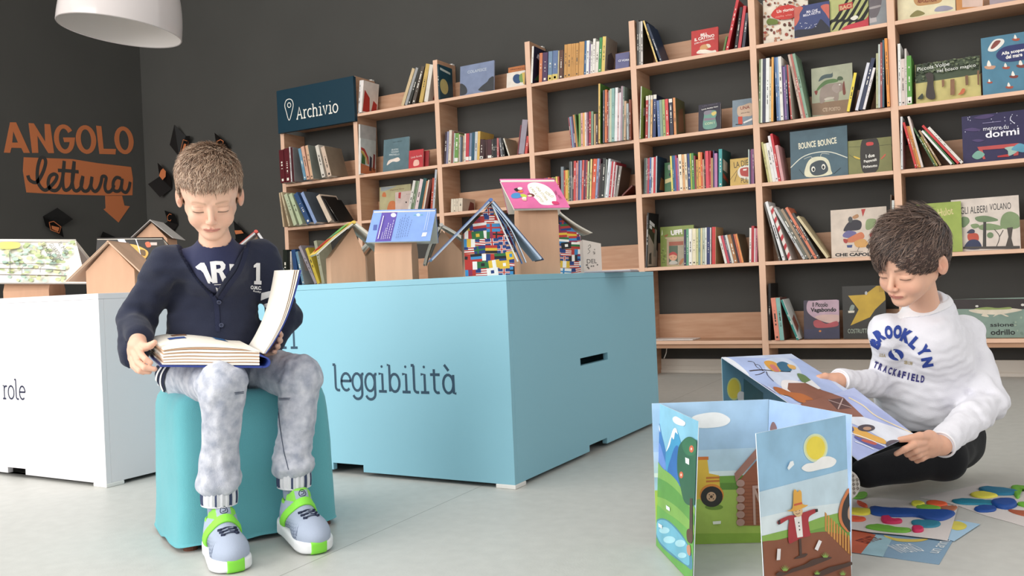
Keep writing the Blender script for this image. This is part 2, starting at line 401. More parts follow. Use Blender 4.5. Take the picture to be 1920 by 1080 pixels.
mb = MB(); mb.tube([(PK[0], PK[1], lz + Hh * .94), (PK[0], PK[1], lz + Hh * .6)], .02, mat('#e8e8e8', .5), 16); mb.lathe([(0, -.06), (.02, -.055), (.032, -.035), (.034, -.012), (.02, .02), (.016, .04)], (PK[0], PK[1], lz + Hh * .55), mat('#f4f2ec', .3), 24); part(mb, 'bulb', rt)

# the lamp hangs slightly out of plumb
lf_ = Vector(FWD); lf_.z = 0; lf_.normalize()
Mt = Matrix.Translation((PK[0], PK[1], 3.9)) ; Mr = Matrix.Rotation(math.radians(7.5), 4, lf_)
for ch in rt.children:
    if ch.name.startswith(('lamp_shade', 'lamp_cap', 'bulb')):
        P0 = Vector((PK[0], PK[1], lz + .02)); Tm_ = Matrix.Translation(P0) @ Mr @ Matrix.Translation(-P0)
        ch.data.transform(Tm_)
# ================================================================== BOOKCASE
BW = .70; LZ = [1.8306, 1.3982, 1.0738, .6414, .2090]; BT = .02; DT = .036; SD = .222
bc = empty('bookcase', (2.45, .1, 0), 'long light beech bookcase against the dark rear wall with six bays in view', 'bookcase')
TOPZ = 2.098
for k in range(8):
    mb = MB(); x = k * BW
    zt = 1.78 if k == 0 else TOPZ
    mb.box((x - DT / 2, 0, 0), (x + DT / 2, SD, zt), WOOD).edge_last(EDGE)
    part(mb, 'upright', bc, bevel=.0015)
    if k: 
        mb = MB(); mb.box((x - .012, SD - .03, zt - .03), (x + .012, SD, zt + .012), mat('#e6e4e0', .5)); part(mb, 'wall_bracket', bc)
for k in range(7):
    for j, z in enumerate(LZ):
        x0 = k * BW + DT / 2; x1 = (k + 1) * BW - DT / 2
        mb = MB(); mb.box((x0, .001, z - BT), (x1, SD - .001, z), WOODH).edge_last(EDGE); part(mb, 'shelf_board', bc, bevel=.001)
        if j == 4:
            mb = MB(); mb.box((x0, .012, z - BT - .024), (x1, .03, z - BT), WOODH); part(mb, 'kick_rail', bc)
        mb = MB(); mb.box((x0, SD - .02, z + .0005), (x1, SD - .004, z + .148), WOODH); part(mb, 'back_rail', bc, bevel=.001)
# white cable under the lowest board
mb = MB(); cp = [onp(*q, 1, .12) for q in [(1245, 672), (1249, 662), (1251, 652), (1262, 647), (1300, 650), (1340, 652), (1370, 650), (1400, 648)]]
mb.tube(smooth_pts(cp, 5), .003, mat('#d8d4cc', .5), 6)
tag(mb.build('power_cable', origin=cp[0]), 'thin white cable sagging under the lowest shelf beside the blue display table', 'cable')
# archive sign
rt = empty('shelf_sign', (.36, -.03, 1.93), 'dark petrol blue sign box reading Archivio at the left end of the bookcase', 'sign')
SG = mat('#0f3444', .5, key='sign')
mb = MB(); mb.box((-.006, -.032, 1.775), (.724, -.002, 2.092), SG); part(mb, 'sign_panel', rt, bevel=.001)
mb = MB(); mb.box((.03, -.0019, 1.834), (.66, -.0004, 2.08), WOODH); part(mb, 'backing_board', rt)
PS = Plane((0, -.032, 0), (1, 0, 0), (0, 0, 1))
wh = mat('#f0ece2', .6)
def fit_line(pl, a, b):  # baseline from pixel a to pixel b
    return pl.px(*a), pl.px(*b)
u0, v0 = PS.px(556, 223.5); u1, v1 = PS.px(635, 213.5)
mb = MB()
# width of the word in em units
def slabw(t): return sum(GL[c][0] for c in t)
hh = abs(PS.px(600, 201)[1] - PS.px(600, 219)[1]) * 1.0
xh = (u1 - u0) / slabw('Archivio')
slab(mb, PS, 'Archivio', u0, v0, xh, wh, .16)
part(mb, 'lettering', rt)
mb = MB(); zz = (500, 100, 4.5)
outl = PS.pxs(smooth_pts([(190, 565), (165, 490), (153, 440), (165, 398), (190, 386), (213, 396), (224, 432), (215, 485)], 5, True), zz)
ribbon(mb, PS, outl, .006, wh, 1, True)
ribbon(mb, PS, PS.pxs([(190 + 14 * math.cos(a), 437 + 20 * math.sin(a)) for a in np.linspace(0, 2 * math.pi, 16, endpoint=False)], zz), .006, wh, 1, True)
part(mb, 'pin_symbol', rt)
# ================================================================== DISPLAY TABLES
TH = .602
def display_table(name, x0, y0, x1, y1, cm, label, notch_f, notch_r, slot=None):
    """open-bottomed cube table: four panels and a top, small feet"""
    rt = empty(name, ((x0 + x1) / 2, (y0 + y1) / 2, 0), label, 'display table')
    t = .018; g = .012; top = TH
    def panel(loops, O, U, N): 
        m_ = MB(); m_.prism(loops, O, U, (0, 0, 1), N, -t, cm); part(m_, 'side_panel', rt, bevel=.0008)
    a, b, hgt = notch_f
    W_ = x1 - x0; D_ = y1 - y0
    lf = [[(0, g), (a, g), (a, g + hgt), (b, g + hgt), (b, g), (W_, g), (W_, top - t), (0, top - t)]]
    panel(lf, (x0, y0, 0), (1, 0, 0), (0, -1, 0)); panel(lf, (x0, y1, 0), (1, 0, 0), (0, 1, 0))
    a, b, hgt = notch_r; e = t + .0004
    lr = [[(e, g), (a, g), (a, g + hgt), (b, g + hgt), (b, g), (D_ - e, g), (D_ - e, top - t), (e, top - t)]]
    h = [slot] if slot else []
    panel(lr + h, (x1, y0, 0), (0, 1, 0), (1, 0, 0)); panel(lr, (x0, y0, 0), (0, 1, 0), (-1, 0, 0))
    m_ = MB(); m_.box((x0, y0, top - t + .0004), (x1, y1, top), cm); part(m_, 'table_top', rt, bevel=.001)
    fw = mat('#e8e6e2', .4)
    for cx, cy in ((x0 + .03, y0 + .03), (x1 - .03, y0 + .03), (x0 + .03, y1 - .03), (x1 - .03, y1 - .03)):
        m_ = MB(); m_.box((cx - .032, cy - .032, 0), (cx + .032, cy + .032, g), fw); part(m_, 'foot', rt, bevel=.002)
    return rt
BL = mat('#8cbfd0', .45, .08, 700, key='blue_table')
bx1, by0 = 3.445, -2.736; by1 = -1.561; bx0 = bx1 - 1.2
PR = Plane((bx1, by0, 0), (0, 1, 0), (0, 0, 1)); PF = Plane((bx0, by0, 0), (1, 0, 0), (0, 0, 1))
sl = PR.pxs([(443, 484), (552, 457), (562, 424), (445, 450)], (900, 480, 2.3472))
nr = [PR.px(900 + 483 / 2.3472, 480 + 850 / 2.3472)[0], PR.px(900 + 560 / 2.3472, 480 + 815 / 2.3472)[0]]
nf = PF.px(500 + 655 / 3.6, 640 + 900 / 3.6)[0]
bt = display_table('display_table', bx0, by0, bx1, by1, BL, 'large turquoise cube display table lettered leggibilità with book houses on top', (1.2 - nf, nf, .022), (nr[0], nr[1], .02), rect(min(sl[0][0], sl[3][0]), min(sl[0][1], sl[1][1]), max(sl[1][0], sl[2][0]), max(sl[2][1], sl[3][1])))
NV = mat('#2f4a5e', .6)
mb = MB()
a = PF.px(500 + 452 / 3.6, 640 + 327 / 3.6); b = PF.px(500 + 1284 / 3.6, 640 + 353 / 3.6)
xh = (b[0] - a[0]) / (slabw('leggibilita') - .02)
slab(mb, PF, 'leggibilita`', a[0], (a[1] + b[1]) / 2, xh, NV, .155)
part(mb, 'lettering', bt); mb = MB()
a = PF.px(500 + 100 / 3.6, 640 + 43 / 3.6); b = PF.px(500 + 210 / 3.6, 640 + 43 / 3.6)
slab(mb, PF, 'ri', b[0] - slabw('ri') * xh + .004, (a[1] + b[1]) / 2, xh, NV, .155)
part(mb, 'lettering', bt)
WHT = mat('#e3e1e4', .45, .08, 700, key='white_table')
wx1, wy0 = 2.2203, -3.136
wt = display_table('display_table', wx1 - 1.2, wy0, wx1, wy0 + 1.2, WHT, 'white cube display table with book houses at the left edge', (1.2 - .42, 1.2 - (wx1 - onp(15, 888, 1, wy0)[0]), .02), (.55, .68, .02))
PF2 = Plane((wx1 - 1.2, wy0, 0), (1, 0, 0), (0, 0, 1))
mb = MB(); b = PF2.px(48, 749)
slab(mb, PF2, 'role', b[0] - slabw('role') * .0435 + .002, b[1], .0435, mat('#262a44', .6), .13)
part(mb, 'lettering', wt)
# ================================================================== BOOKS ON THE SHELVES
BAYN = ['archive-sign bay', 'second bay from left', 'third bay from left', 'fourth bay from left', 'fifth bay from left', 'sixth bay from left', 'rightmost bay']
LVN = ['top', 'second', 'third', 'fourth', 'bottom']
ORD = ['first', 'second', 'third', 'fourth', 'fifth', 'sixth', 'seventh', 'eighth', 'ninth', 'tenth', 'eleventh', 'twelfth', 'thirteenth', 'fourteenth', 'fifteenth', 'sixteenth', 'seventeenth', 'eighteenth', 'nineteenth', 'twentieth'] + ['twenty-' + s for s in ('first', 'second', 'third', 'fourth', 'fifth', 'sixth', 'seventh', 'eighth', 'ninth')] + ['thirtieth'] + ['thirty-' + s for s in ('first', 'second', 'third', 'fourth', 'fifth', 'sixth', 'seventh', 'eighth', 'ninth')] + ['fortieth'] + ['forty-' + s for s in ('first', 'second', 'third', 'fourth', 'fifth', 'sixth')]
def colname(c):
    c = c.lstrip('#'); c = [int(c[i:i + 2], 16) / 255 for i in (0, 2, 4)]
    h, s, v = colorsys.rgb_to_hsv(*c); h *= 360
    if v < .24: return 'black'
    if s < .13: return 'white' if v > .82 else ('light grey' if v > .62 else 'grey')
    if h < 14 or h >= 340: b = 'red' if s > .45 else 'pinkish'
    elif h < 40: b = ('orange' if v > .7 else 'brown') if s > .45 else ('beige' if v > .65 else 'brown')
    elif h < 65: b = 'yellow' if s > .4 else 'cream'
    elif h < 165: b = 'green'
    elif h < 195: b = 'teal'
    elif h < 250: b = 'blue'
    elif h < 290: b = 'purple'
    else: b = 'mauve'
    if b in ('green', 'blue', 'red', 'teal', 'purple'): b = ('dark ' if v < .45 else 'pale ' if s < .3 and v > .6 else '') + b
    return b
def col_x(px, y, z):
    """X of the point (X, y, z) seen in pixel column px"""
    n = np.cross(ray(px, 0), ray(px, 1000)); return CAM[0] - (n[1] * (y - CAM[1]) + n[2] * (z - CAM[2])) / n[0]
brnd = random.Random(3)
NBOOK = [0]
def cover_mat(c, s=0): return mat(c, .45, .0, var=.10, vscale=18, spec=.4)
def measure(tf, bay, lev, xl, xr, yt, c, tilt=0, c2=None, off=.012, **k):
    z = LZ[lev]
    a = col_x(tf[0] + xl / tf[2], off, z); b = col_x(tf[0] + xr / tf[2], off, z)
    q = onp(tf[0] + ((xl + xr) / 2 + tilt) / tf[2], tf[1] + yt / tf[2], 1, off)
    xb = (a + b) / 2; th = math.atan2(q[0] - xb, q[2] - z)
    if abs(th) < .025: th = 0
    zc = LZ[lev - 1] - BT - .006 if lev else 9
    T = max(.0035, abs(b - a) * math.cos(th) * .97); H = math.hypot(q[0] - xb, q[2] - z) - abs(math.sin(th)) * T / 2
    H = max(.08, min(H, (zc - z - abs(math.sin(th)) * T) / max(.3, math.cos(th))))
    return dict(xb=xb, th=th, T=T, H=H)
def extents(m, zs):
    """left and right edge of the leaning rectangle at the heights zs (nan outside)"""
    th, h, H = m['th'], m['T'] / 2, m['H']; c, s_ = math.cos(th), math.sin(th); z0 = abs(s_) * h
    P = [(m['xb'] + x * c + z * s_, z0 - x * s_ + z * c) for x, z in ((-h, 0), (h, 0), (h, H), (-h, H))]
    lo = np.full(len(zs), np.inf); hi = np.full(len(zs), -np.inf)
    for i in range(4):
        (x1, z1), (x2, z2) = P[i], P[(i + 1) % 4]
        if abs(z2 - z1) < 1e-9: continue
        t = (zs - z1) / (z2 - z1); ok = (t >= 0) & (t <= 1); x = x1 + (x2 - x1) * t
        lo = np.where(ok, np.minimum(lo, x), lo); hi = np.where(ok, np.maximum(hi, x), hi)
    return lo, hi
def settle(ms, x0, x1):
    """neighbours lean together and do not run through one another"""
    n = len(ms)
    i = 0
    while i < n:                                   # books pressed together share one lean
        j = i + 1
        while j < n and abs(ms[j]['th'] - ms[j - 1]['th']) < .075 and ms[j]['xb'] - ms[j - 1]['xb'] < (ms[j]['T'] + ms[j - 1]['T']) / 2 / max(.4, math.cos(ms[j]['th'])) + .006 and j - i < 6: j += 1
        t = sum(m['th'] for m in ms[i:j]) / (j - i)
        for m in ms[i:j]: m['th'] = t
        i = j
    zs = np.linspace(.0005, .42, 260)
    def gap(a, b):
        la, ha = extents(a, zs); lb, hb = extents(b, zs); ok = np.isfinite(ha) & np.isfinite(lb)
        return (ha - lb)[ok].max() if ok.any() else -1
    for it in range(160):
        for a, b in zip(ms[:-1], ms[1:]):
            d = gap(a, b) + .0007
            if d > 0:
                a['xb'] -= d / 2; b['xb'] += d / 2
                if it > 60: a['T'] *= .995; b['T'] *= .995
        for m in ms:
            lo, hi = extents(m, zs); l = lo.min(); r = hi.max()
            if l < x0: m['xb'] += x0 - l
            if r > x1: m['xb'] -= r - x1
            if it > 100 and (r > x1 + .001 or l < x0 - .001): m['th'] *= .97
def spine_book(tf, bay, lev, xl, xr, yt, c, tilt=0, c2=None, off=.012, m=None, idx=0, flags='', dp=None, label=None, z=None, side_art=None):
    z = LZ[lev]; xb, th, T, H = m['xb'], m['th'], m['T'], m['H']
    D = dp or brnd.uniform(.15, .185); D = min(D, SD - .03 - off)
    mb = MB(); cm = cover_mat(c); cm2 = cover_mat(c2) if c2 else cm
    k = min(.0022, T * .2)
    h = T / 2
    mb.box((-h, 0, 0), (-h + k, D, H), cm); mb.box((h - k, 0.0, 0), (h, D, H), cm2); mb.box((-h + k, 0, 0), (h - k, k, H), cm)
    mb.box((-h + k, k, .003), (h - k, D - .003, H - .003), PAGE)
    # printed spine: title strip and label
    r = brnd.random(); L_ = lin(c); dark = sum(L_) < .9
    tc_ = '#efe9dc' if dark else '#3a3530'
    e = -.0003
    if T > .006:
        if 'w' in flags: mb.poly([(-h * .95, e, H * .03), (h * .95, e, H * .03), (h * .95, e, H * .16), (-h * .95, e, H * .16)], [(0, 1, 2, 3)], cover_mat('#eeeae2'))
        if 'y' in flags: mb.poly([(-h, e, 0), (h, e, 0), (h, e, H * .2), (-h, e, H * .2)], [(0, 1, 2, 3)], cover_mat('#d9c268'))
        if 'c' in flags: mb.poly([(-h, e, H * .9), (h, e, H * .9), (h, e, H), (-h, e, H)], [(0, 1, 2, 3)], cover_mat('#e8e2d6'))
        if r < .75:
            z0 = H * brnd.uniform(.25, .45); z1 = H * brnd.uniform(.6, .88); ww = h * brnd.uniform(.18, .34); n_ = brnd.randint(4, 9)
            zs = sorted(brnd.uniform(z0, z1) for _ in range(n_ * 2))
            for i in range(0, len(zs), 2):
                mb.poly([(-ww, e, zs[i]), (ww, e, zs[i]), (ww, e, zs[i + 1]), (-ww, e, zs[i + 1])], [(0, 1, 2, 3)], cover_mat(tc_))
        if r < .5: mb.poly([(-h * .4, e, H * .05), (h * .4, e, H * .05), (h * .4, e, H * .05 + h * .8), (-h * .4, e, H * .05 + h * .8)], [(0, 1, 2, 3)], cover_mat(tc_))
    elif T > .004 and r < .6:
        z0 = H * brnd.uniform(.1, .4); mb.poly([(-h * .7, e, z0), (h * .7, e, z0), (h * .7, e, z0 + H * .3), (-h * .7, e, z0 + H * .3)], [(0, 1, 2, 3)], cover_mat(brnd.choice(['#d8d0c0', '#a04040', '#405878', '#c8a860', '#607850'])))
    if 's' in flags:   # candy stripes
        for i in range(0, 12, 2): mb.poly([(-h, e, H * (i + .2) / 12), (h, e, H * (i + .9) / 12), (h, e, H * (i + 1.7) / 12), (-h, e, H * (i + 1.1) / 12)], [(0, 1, 2, 3)], cover_mat('#c03038'))
    if side_art:   # art on the cover seen to the right
        e2 = h + .0003
        for poly, cc in side_art: mb.poly([(e2, D * p[0], H * p[1]) for p in poly], [tuple(range(len(poly)))], cover_mat(cc))
    o = mb.build('book')
    o.rotation_euler = (0, th, 0)
    o.location = (xb, off, z + abs(math.sin(th)) * h + .0003)
    tk = 'slim' if T < .009 else ('thick' if T > .02 else '')
    ln = (' leaning left' if th < -.12 else ' leaning right' if th > .12 else '')
    if not label:
        label = f"{tk} {colname(c)} book{ln}, {ORD[idx]} spine from left, {LVN[lev]} shelf, {BAYN[bay]}".strip()
    tag(o, label, 'book', f"books on the {LVN[lev]} shelf of the {BAYN[bay]}")
    NBOOK[0] += 1
    return o
def row(tf, bay, lev, items, off=.012):
    L = []
    for i, it in enumerate(items):
        it = list(it); kw = {}
        if isinstance(it[-1], dict): kw = dict(it.pop())
        kw.setdefault('off', off); L.append((it, kw))
    ms = [measure(tf, bay, lev, *it, **kw) for it, kw in L]
    lim0 = bay * BW + DT / 2 + .001
    settle(ms, lim0, (bay + 1) * BW - DT / 2 - .001)
    for i, ((it, kw), m) in enumerate(zip(L, ms)): spine_book(tf, bay, lev, *it, idx=i, m=m, **kw)
T_ = '#'
ZA = (825, 215, 10.667)
row(ZA, 2, 1, [(80, 120, 350, '#3a2a35', 45), (120, 155, 335, '#8a8aa5', 30), (160, 215, 310, '#d8cbbb', 25), (220, 262, 330, '#8a5a50', 15), (265, 285, 370, '#b9c4c0', 15), (287, 362, 370, '#6f9a50', 12, dict(flags='w')), (366, 386, 395, '#d8c9b0', 5), (390, 418, 450, '#7d8a92', 15), (420, 446, 440, '#34424e', 12), (450, 480, 420, '#b39a80', 10), (482, 510, 380, '#e6ded0', 5), (512, 575, 375, '#c23c4a', 5, dict(flags='w')), (578, 625, 370, '#7a86a0', 8, dict(flags='w')), (628, 688, 355, '#2a5468', 15), (690, 745, 340, '#c4c8cc', 25), (747, 798, 330, '#d8b060', 35, dict(c2='#c9a455')), (802, 870, 490, '#3f1f22', 10, dict(flags='w')), (872, 905, 500, '#3a1e20', 10), (908, 952, 500, '#42201f', 8), (955, 1035, 490, '#4a2026', 5, dict(flags='w')), (1040, 1075, 490, '#38302e'), (1078, 1110, 470, '#15181a', -8), (1113, 1152, 475, '#1d1a1a', -15), (1155, 1192, 470, '#c06a68', -25), (1198, 1240, 470, '#6a6a70', -35), (1243, 1285, 465, '#17191b', -50), (1315, 1345, 480, '#d8d2c4', -112, dict(c2='#a39078')), (1540, 1562, 210, '#7a3038', 85), (1568, 1680, 100, '#9a909c', 85), (1692, 1745, 430, '#cc4a44', 30)])
ZB = (985, 60, 9.143)
row(ZB, 3, 0, [(58, 95, 250, '#e8e4dc', 25, dict(c2='#23203a', off=-.01, side_art=[([(.1, .1), (.9, .15), (.9, .3), (.5, .35)], '#3c6a44'), ([(.2, .72), (.8, .6), (.8, .68), (.3, .84)], '#d8d8e8')])), (232, 284, 360, '#cf7a50', 12), (288, 375, 350, '#47284f', 15), (385, 455, 330, '#6f8aa6', 15, dict(flags='y')), (459, 550, 318, '#5f759c', 15, dict(flags='y')), (552, 571, 320, '#c8ba90', 5), (575, 640, 310, '#5b3424', 8), (644, 659, 320, '#3a2520', 6), (662, 712, 215, '#c8924e', 10), (714, 780, 205, '#cc9652', 10), (782, 815, 200, '#c8924e', 10), (817, 851, 195, '#cb9450', 10), (854, 908, 190, '#c8924e', 10), (912, 1001, 165, '#cd9856', 12), (1004, 1036, 150, '#2f5f8c', 15), (1038, 1087, 145, '#e8e8e6', 20), (1089, 1110, 200, '#7a6a90', 10), (1112, 1147, 210, '#e2dcd6', 10), (1149, 1191, 112, '#e8e2da', 15), (1193, 1247, 165, '#e6ded2', 12), (1249, 1300, 95, '#3f8a48', 25), (1303, 1366, 75, '#e0c46a', 35, dict(c2='#8d857c', side_art=[([(.15, .1), (.7, .1), (.8, .45), (.5, .62), (.2, .5)], '#3a3a48')]))])
ZC_ = (1050, 150, 8.307)
row(ZC_, 3, 1, [(175, 192, 590, '#9a4a55', -70), (195, 215, 580, '#7fa0b8', -75), (217, 232, 570, '#8a6a98', -55), (234, 248, 570, '#2f3a50', -45), (251, 277, 540, '#c88850', -35), (279, 293, 530, '#5a7a4a', -25), (295, 324, 525, '#7fa050', -15), (327, 358, 515, '#e0a8a0', -8), (360, 386, 510, '#e8a860', -2), (388, 409, 505, '#f0e6d8'), (411, 431, 505, '#b890a0'), (433, 451, 500, '#6a2a4a'), (453, 483, 492, '#b83038'), (485, 518, 488, '#7f9a80'), (520, 530, 530, '#333333'), (532, 552, 530, '#e8c088'), (555, 590, 525, '#4a3038'),
  (598, 630, 57, '#e0b868', 0, dict(c2='#4f7a38', off=-.03)), (668, 690, 160, '#5a5a68', 0, dict(off=-.03)), (702, 736, 150, '#d8774a', 0, dict(off=-.03)), (738, 760, 190, '#8a3830', 0, dict(off=-.03)), (764, 784, 160, '#a8b0a8', 5, dict(off=-.03)), (785, 812, 135, '#c8ccb0', 5, dict(off=-.03)), (818, 866, 125, '#8ab0a8', 5, dict(off=-.03)), (872, 916, 115, '#e8e8e8', 5, dict(off=-.03)), (918, 942, 200, '#dab8b8', 8, dict(off=-.03)), (945, 970, 190, '#e8e0e4', 8, dict(off=-.03)), (974, 1007, 90, '#a89098', 20, dict(off=-.03)), (1009, 1030, 95, '#6f8078', 20, dict(off=-.03)), (1032, 1066, 320, '#c8a888', 12, dict(off=-.03)), (1072, 1106, 360, '#a8b0b0', 0, dict(off=-.03)), (1108, 1130, 300, '#8a4a38', -10, dict(off=-.02))])
ZD = (1010, 285, 10.105)
row(ZD, 3, 2, [(125, 150, 495, '#c04848', -30), (155, 190, 490, '#6a5a80', -30), (193, 228, 485, '#e07858', -30), (231, 262, 490, '#d04040', -28), (265, 296, 480, '#a8a060', -20), (300, 332, 478, '#8a9a50', -15), (334, 370, 465, '#e8c868', -12), (372, 402, 465, '#b03838', -10), (425, 478, 282, '#7d878c', -20), (480, 506, 350, '#c04838', -8), (508, 560, 345, '#e0b050', -8), (562, 582, 345, '#8a9a40', -4), (584, 612, 180, '#4a5050', 8), (614, 640, 180, '#8a8a88', 8), (642, 655, 180, '#3a2020', 8), (657, 700, 170, '#cc4a48', 8), (702, 722, 205, '#c090a0', 8), (724, 742, 165, '#e09078', 8), (744, 776, 162, '#3a4a7a', 10), (778, 806, 160, '#a0a8c0', 15), (808, 843, 155, '#d85850', 20), (845, 880, 155, '#5a2a4a', 20), (882, 907, 155, '#b04a48', 25), (910, 940, 175, '#c8cc90', 15), (942, 960, 150, '#38403a', 20), (962, 992, 135, '#ecd890', 28), (995, 1066, 130, '#d85a38', 40), (1069, 1110, 125, '#8f9cc0', 45), (1112, 1136, 130, '#6a4050', 50), (1138, 1172, 220, '#2a2424', 25), (1174, 1236, 115, '#222422', 45), (1239, 1256, 140, '#a0a8a0', 50), (1258, 1300, 130, '#e0e4e8', 50), (1302, 1323, 180, '#c0c8d0', 60), (1325, 1360, 180, '#c03840', 65), (1362, 1385, 185, '#e0d8d8', 62), (1388, 1411, 190, '#a83040', 60), (1413, 1441, 250, '#c8b8b8', 58), (1445, 1500, 270, '#8f8780', 85, dict(c2='#4a3830')), (1560, 1600, 640, '#6a2a22', 200)])
ZE = (1190, 150, 8.348)
row(ZE, 4, 1, [(45, 60, 200, '#b84038', 15), (63, 82, 100, '#c8c8c0', 20, dict(c2='#8aa050', off=-.015, side_art=[([(.2, .45), (.7, .5), (.7, .65), (.2, .6)], '#e8e8e4')])), (165, 203, 250, '#b03838', 15, dict(flags='c')), (208, 236, 240, '#b8c8c8', 10, dict(flags='c')), (244, 272, 240, '#e8b880', 10, dict(flags='c')), (283, 334, 230, '#2a3868', 10, dict(flags='c', c2='#1d2440')), (360, 402, 320, '#6078a8', -15), (405, 443, 310, '#8aa090', -15), (447, 489, 305, '#a0b070', -20), (493, 541, 298, '#d84848', -18), (553, 607, 295, '#22243a', -20, dict(flags='c')), (618, 660, 275, '#dc9058', -5, dict(c2='#5a5a3a', side_art=[([(.2, .1), (.8, .15), (.8, .8), (.3, .7)], '#7a5238')]))])
ZF = (1195, 270, 8.170)
row(ZF, 4, 2, [(95, 120, 215, '#3a4440', 15), (122, 140, 215, '#708078', 12), (142, 160, 220, '#a05868', 10), (162, 178, 215, '#c03a48', 10), (180, 205, 205, '#4868a0', 8), (207, 222, 208, '#c8c0c0', 8), (224, 240, 205, '#ece8e4', 8), (242, 276, 200, '#c83038', 8), (278, 299, 185, '#b8c8cc', 8, dict(c2='#1f3c58', side_art=[([(.25, .1), (.8, .1), (.7, .4), (.4, .45)], '#a87850')])),
  (525, 550, 185, '#e8d870', -30), (552, 575, 180, '#2a6878', -28), (577, 600, 178, '#4060a0', -30), (602, 625, 175, '#b04060', -30), (627, 646, 215, '#a070a0', -35), (650, 700, 160, '#f0e4cc', -20), (702, 735, 160, '#e0a870', -20), (737, 777, 155, '#e8d8b8', -20), (785, 820, 148, '#34487a', -25), (822, 845, 145, '#a8b848', -20), (847, 881, 140, '#4a8a4a', -22), (884, 905, 180, '#903848', -20), (907, 940, 240, '#c89848', -15), (942, 980, 125, '#e8a050', -10), (982, 1005, 125, '#d86038', -8), (1007, 1030, 235, '#c8a080', -5), (1032, 1050, 130, '#401818', -10), (1052, 1102, 108, '#dc4858', -15), (1105, 1126, 105, '#c03040', -8), (1128, 1160, 215, '#b89060', -4), (1162, 1180, 100, '#383060', 0), (1182, 1227, 142, '#b87aa8', 0), (1245, 1302, 78, '#3a9a9a', 0, dict(c2='#2a5a58', side_art=[([(.1, .45), (.6, .4), (.6, .68), (.1, .75)], '#d8d0c0'), ([(.1, .25), (.7, .12), (.7, .22), (.1, .38)], '#b04838')])), (1705, 1720, 85, '#c8d8d0', -20), (1722, 1745, 100, '#382848', -5), (1747, 1765, 80, '#904878', 0), (1767, 1790, 78, '#8a6088', 0)])
ZG = (1195, 390, 8.170)
row(ZG, 4, 3, [(76, 96, 120, '#e8dcd8', 20), (98, 122, 75, '#161414', 22, dict(off=-.008, dp=.17, side_art=[([(.02, .02), (.95, .02), (.95, .3), (.02, .62)], '#a89a90'), ([(.55, .2), (.85, .2), (.85, .7), (.65, .72)], '#8f8a86'), ([(.1, .06), (.4, .06), (.35, .28), (.15, .25)], '#484444'), ([(.1, .8), (.6, .74), (.6, .8), (.1, .87)], '#e8e8e8'), ([(.1, .72), (.35, .7), (.35, .76), (.1, .79)], '#e8e8e8'), ([(.4, .66), (.7, .62), (.7, .7), (.4, .73)], '#8a2c2c')])),
  (714, 746, 330, '#3a3050', -5, dict(dp=.12)), (750, 786, 320, '#5a9a78', -5, dict(dp=.12)), (788, 839, 320, '#f0ece4', 0, dict(dp=.12)), (842, 898, 315, '#ece0c0', 0, dict(dp=.12)), (900, 935, 315, '#c8c890'), (937, 965, 312, '#7fa0a0'), (967, 992, 308, '#e0d0a0'), (995, 1035, 305, '#b8c0b0'), (1037, 1061, 300, '#e8e8e0'), (1065, 1110, 295, '#2c3468'), (1112, 1130, 300, '#d0d0d0'), (1143, 1202, 290, '#cc3838', 8, dict(c2='#b09068')), (1340, 1378, 430, '#e8e4dc', -110), (1381, 1418, 425, '#c84858', -112), (1420, 1445, 420, '#585068', -110), (1447, 1482, 415, '#d8d8d0', -105), (1485, 1537, 410, '#b07848', -110), (1540, 1570, 405, '#3a2020', -100), (1572, 1595, 400, '#c86850', -97), (1597, 1636, 400, '#e89050', -112, dict(c2='#5a4a30')), (1719, 1750, 305, '#e8e0d8', 5), (1754, 1796, 275, '#b83038', 8), (1798, 1815, 310, '#e8e4e0', 4), (1818, 1850, 310, '#c87888', 0)])
ZH = (1405, 70, 6.171)
row(ZH, 5, 1, [(54, 75, 265, '#6a7a50', 2), (77, 98, 260, '#d8dcc8', 2), (100, 138, 255, '#3a3a50', 3), (140, 182, 248, '#e8e8e4', 5), (192, 214, 345, '#d0c8b0', 5), (216, 246, 235, '#e8a850', 12, dict(c2='#6a5638')), (305, 328, 235, '#4a6a98', -40), (332, 352, 232, '#7e9cc0', -40), (354, 390, 225, '#e8e4dc', -42), (402, 420, 330, '#503a68', -35), (422, 440, 340, '#8a68a0', -35), (442, 462, 320, '#404868', -40), (465, 488, 320, '#b04038', -48, dict(c2='#b0aca0')), (598, 625, 200, '#c8b0a0', -160, dict(off=.02)), (627, 652, 195, '#b86a60', -160, dict(off=.02)), (655, 686, 190, '#88a890', -162, dict(off=.02)), (1125, 1165, 410, '#e8d040', 85, dict(c2='#1a1412', dp=.11)), (1222, 1258, 295, '#d8d8e0', 150), (1262, 1308, 240, '#2c3450', 160), (1312, 1348, 350, '#e8e0e0', 105, dict(c2='#3a322e')), (1466, 1490, 185, '#b8b890'), (1492, 1515, 80, '#c0c8c0'), (1517, 1540, 60, '#a05050'), (1542, 1564, 30, '#3a5868', 2), (1588, 1620, 10, '#e89848', -18)], off=-.02)
Z10 = (1400, 220, 3.857)
row(Z10, 5, 2, [(140, 155, 180, '#b8b070', -45), (160, 178, 190, '#e0d8b0', -45), (181, 203, 185, '#e8e4e0', -45), (206, 225, 135, '#e8e0e0', -60), (228, 246, 120, '#c83038', -65), (250, 272, 205, '#d8a0a0', -58)])
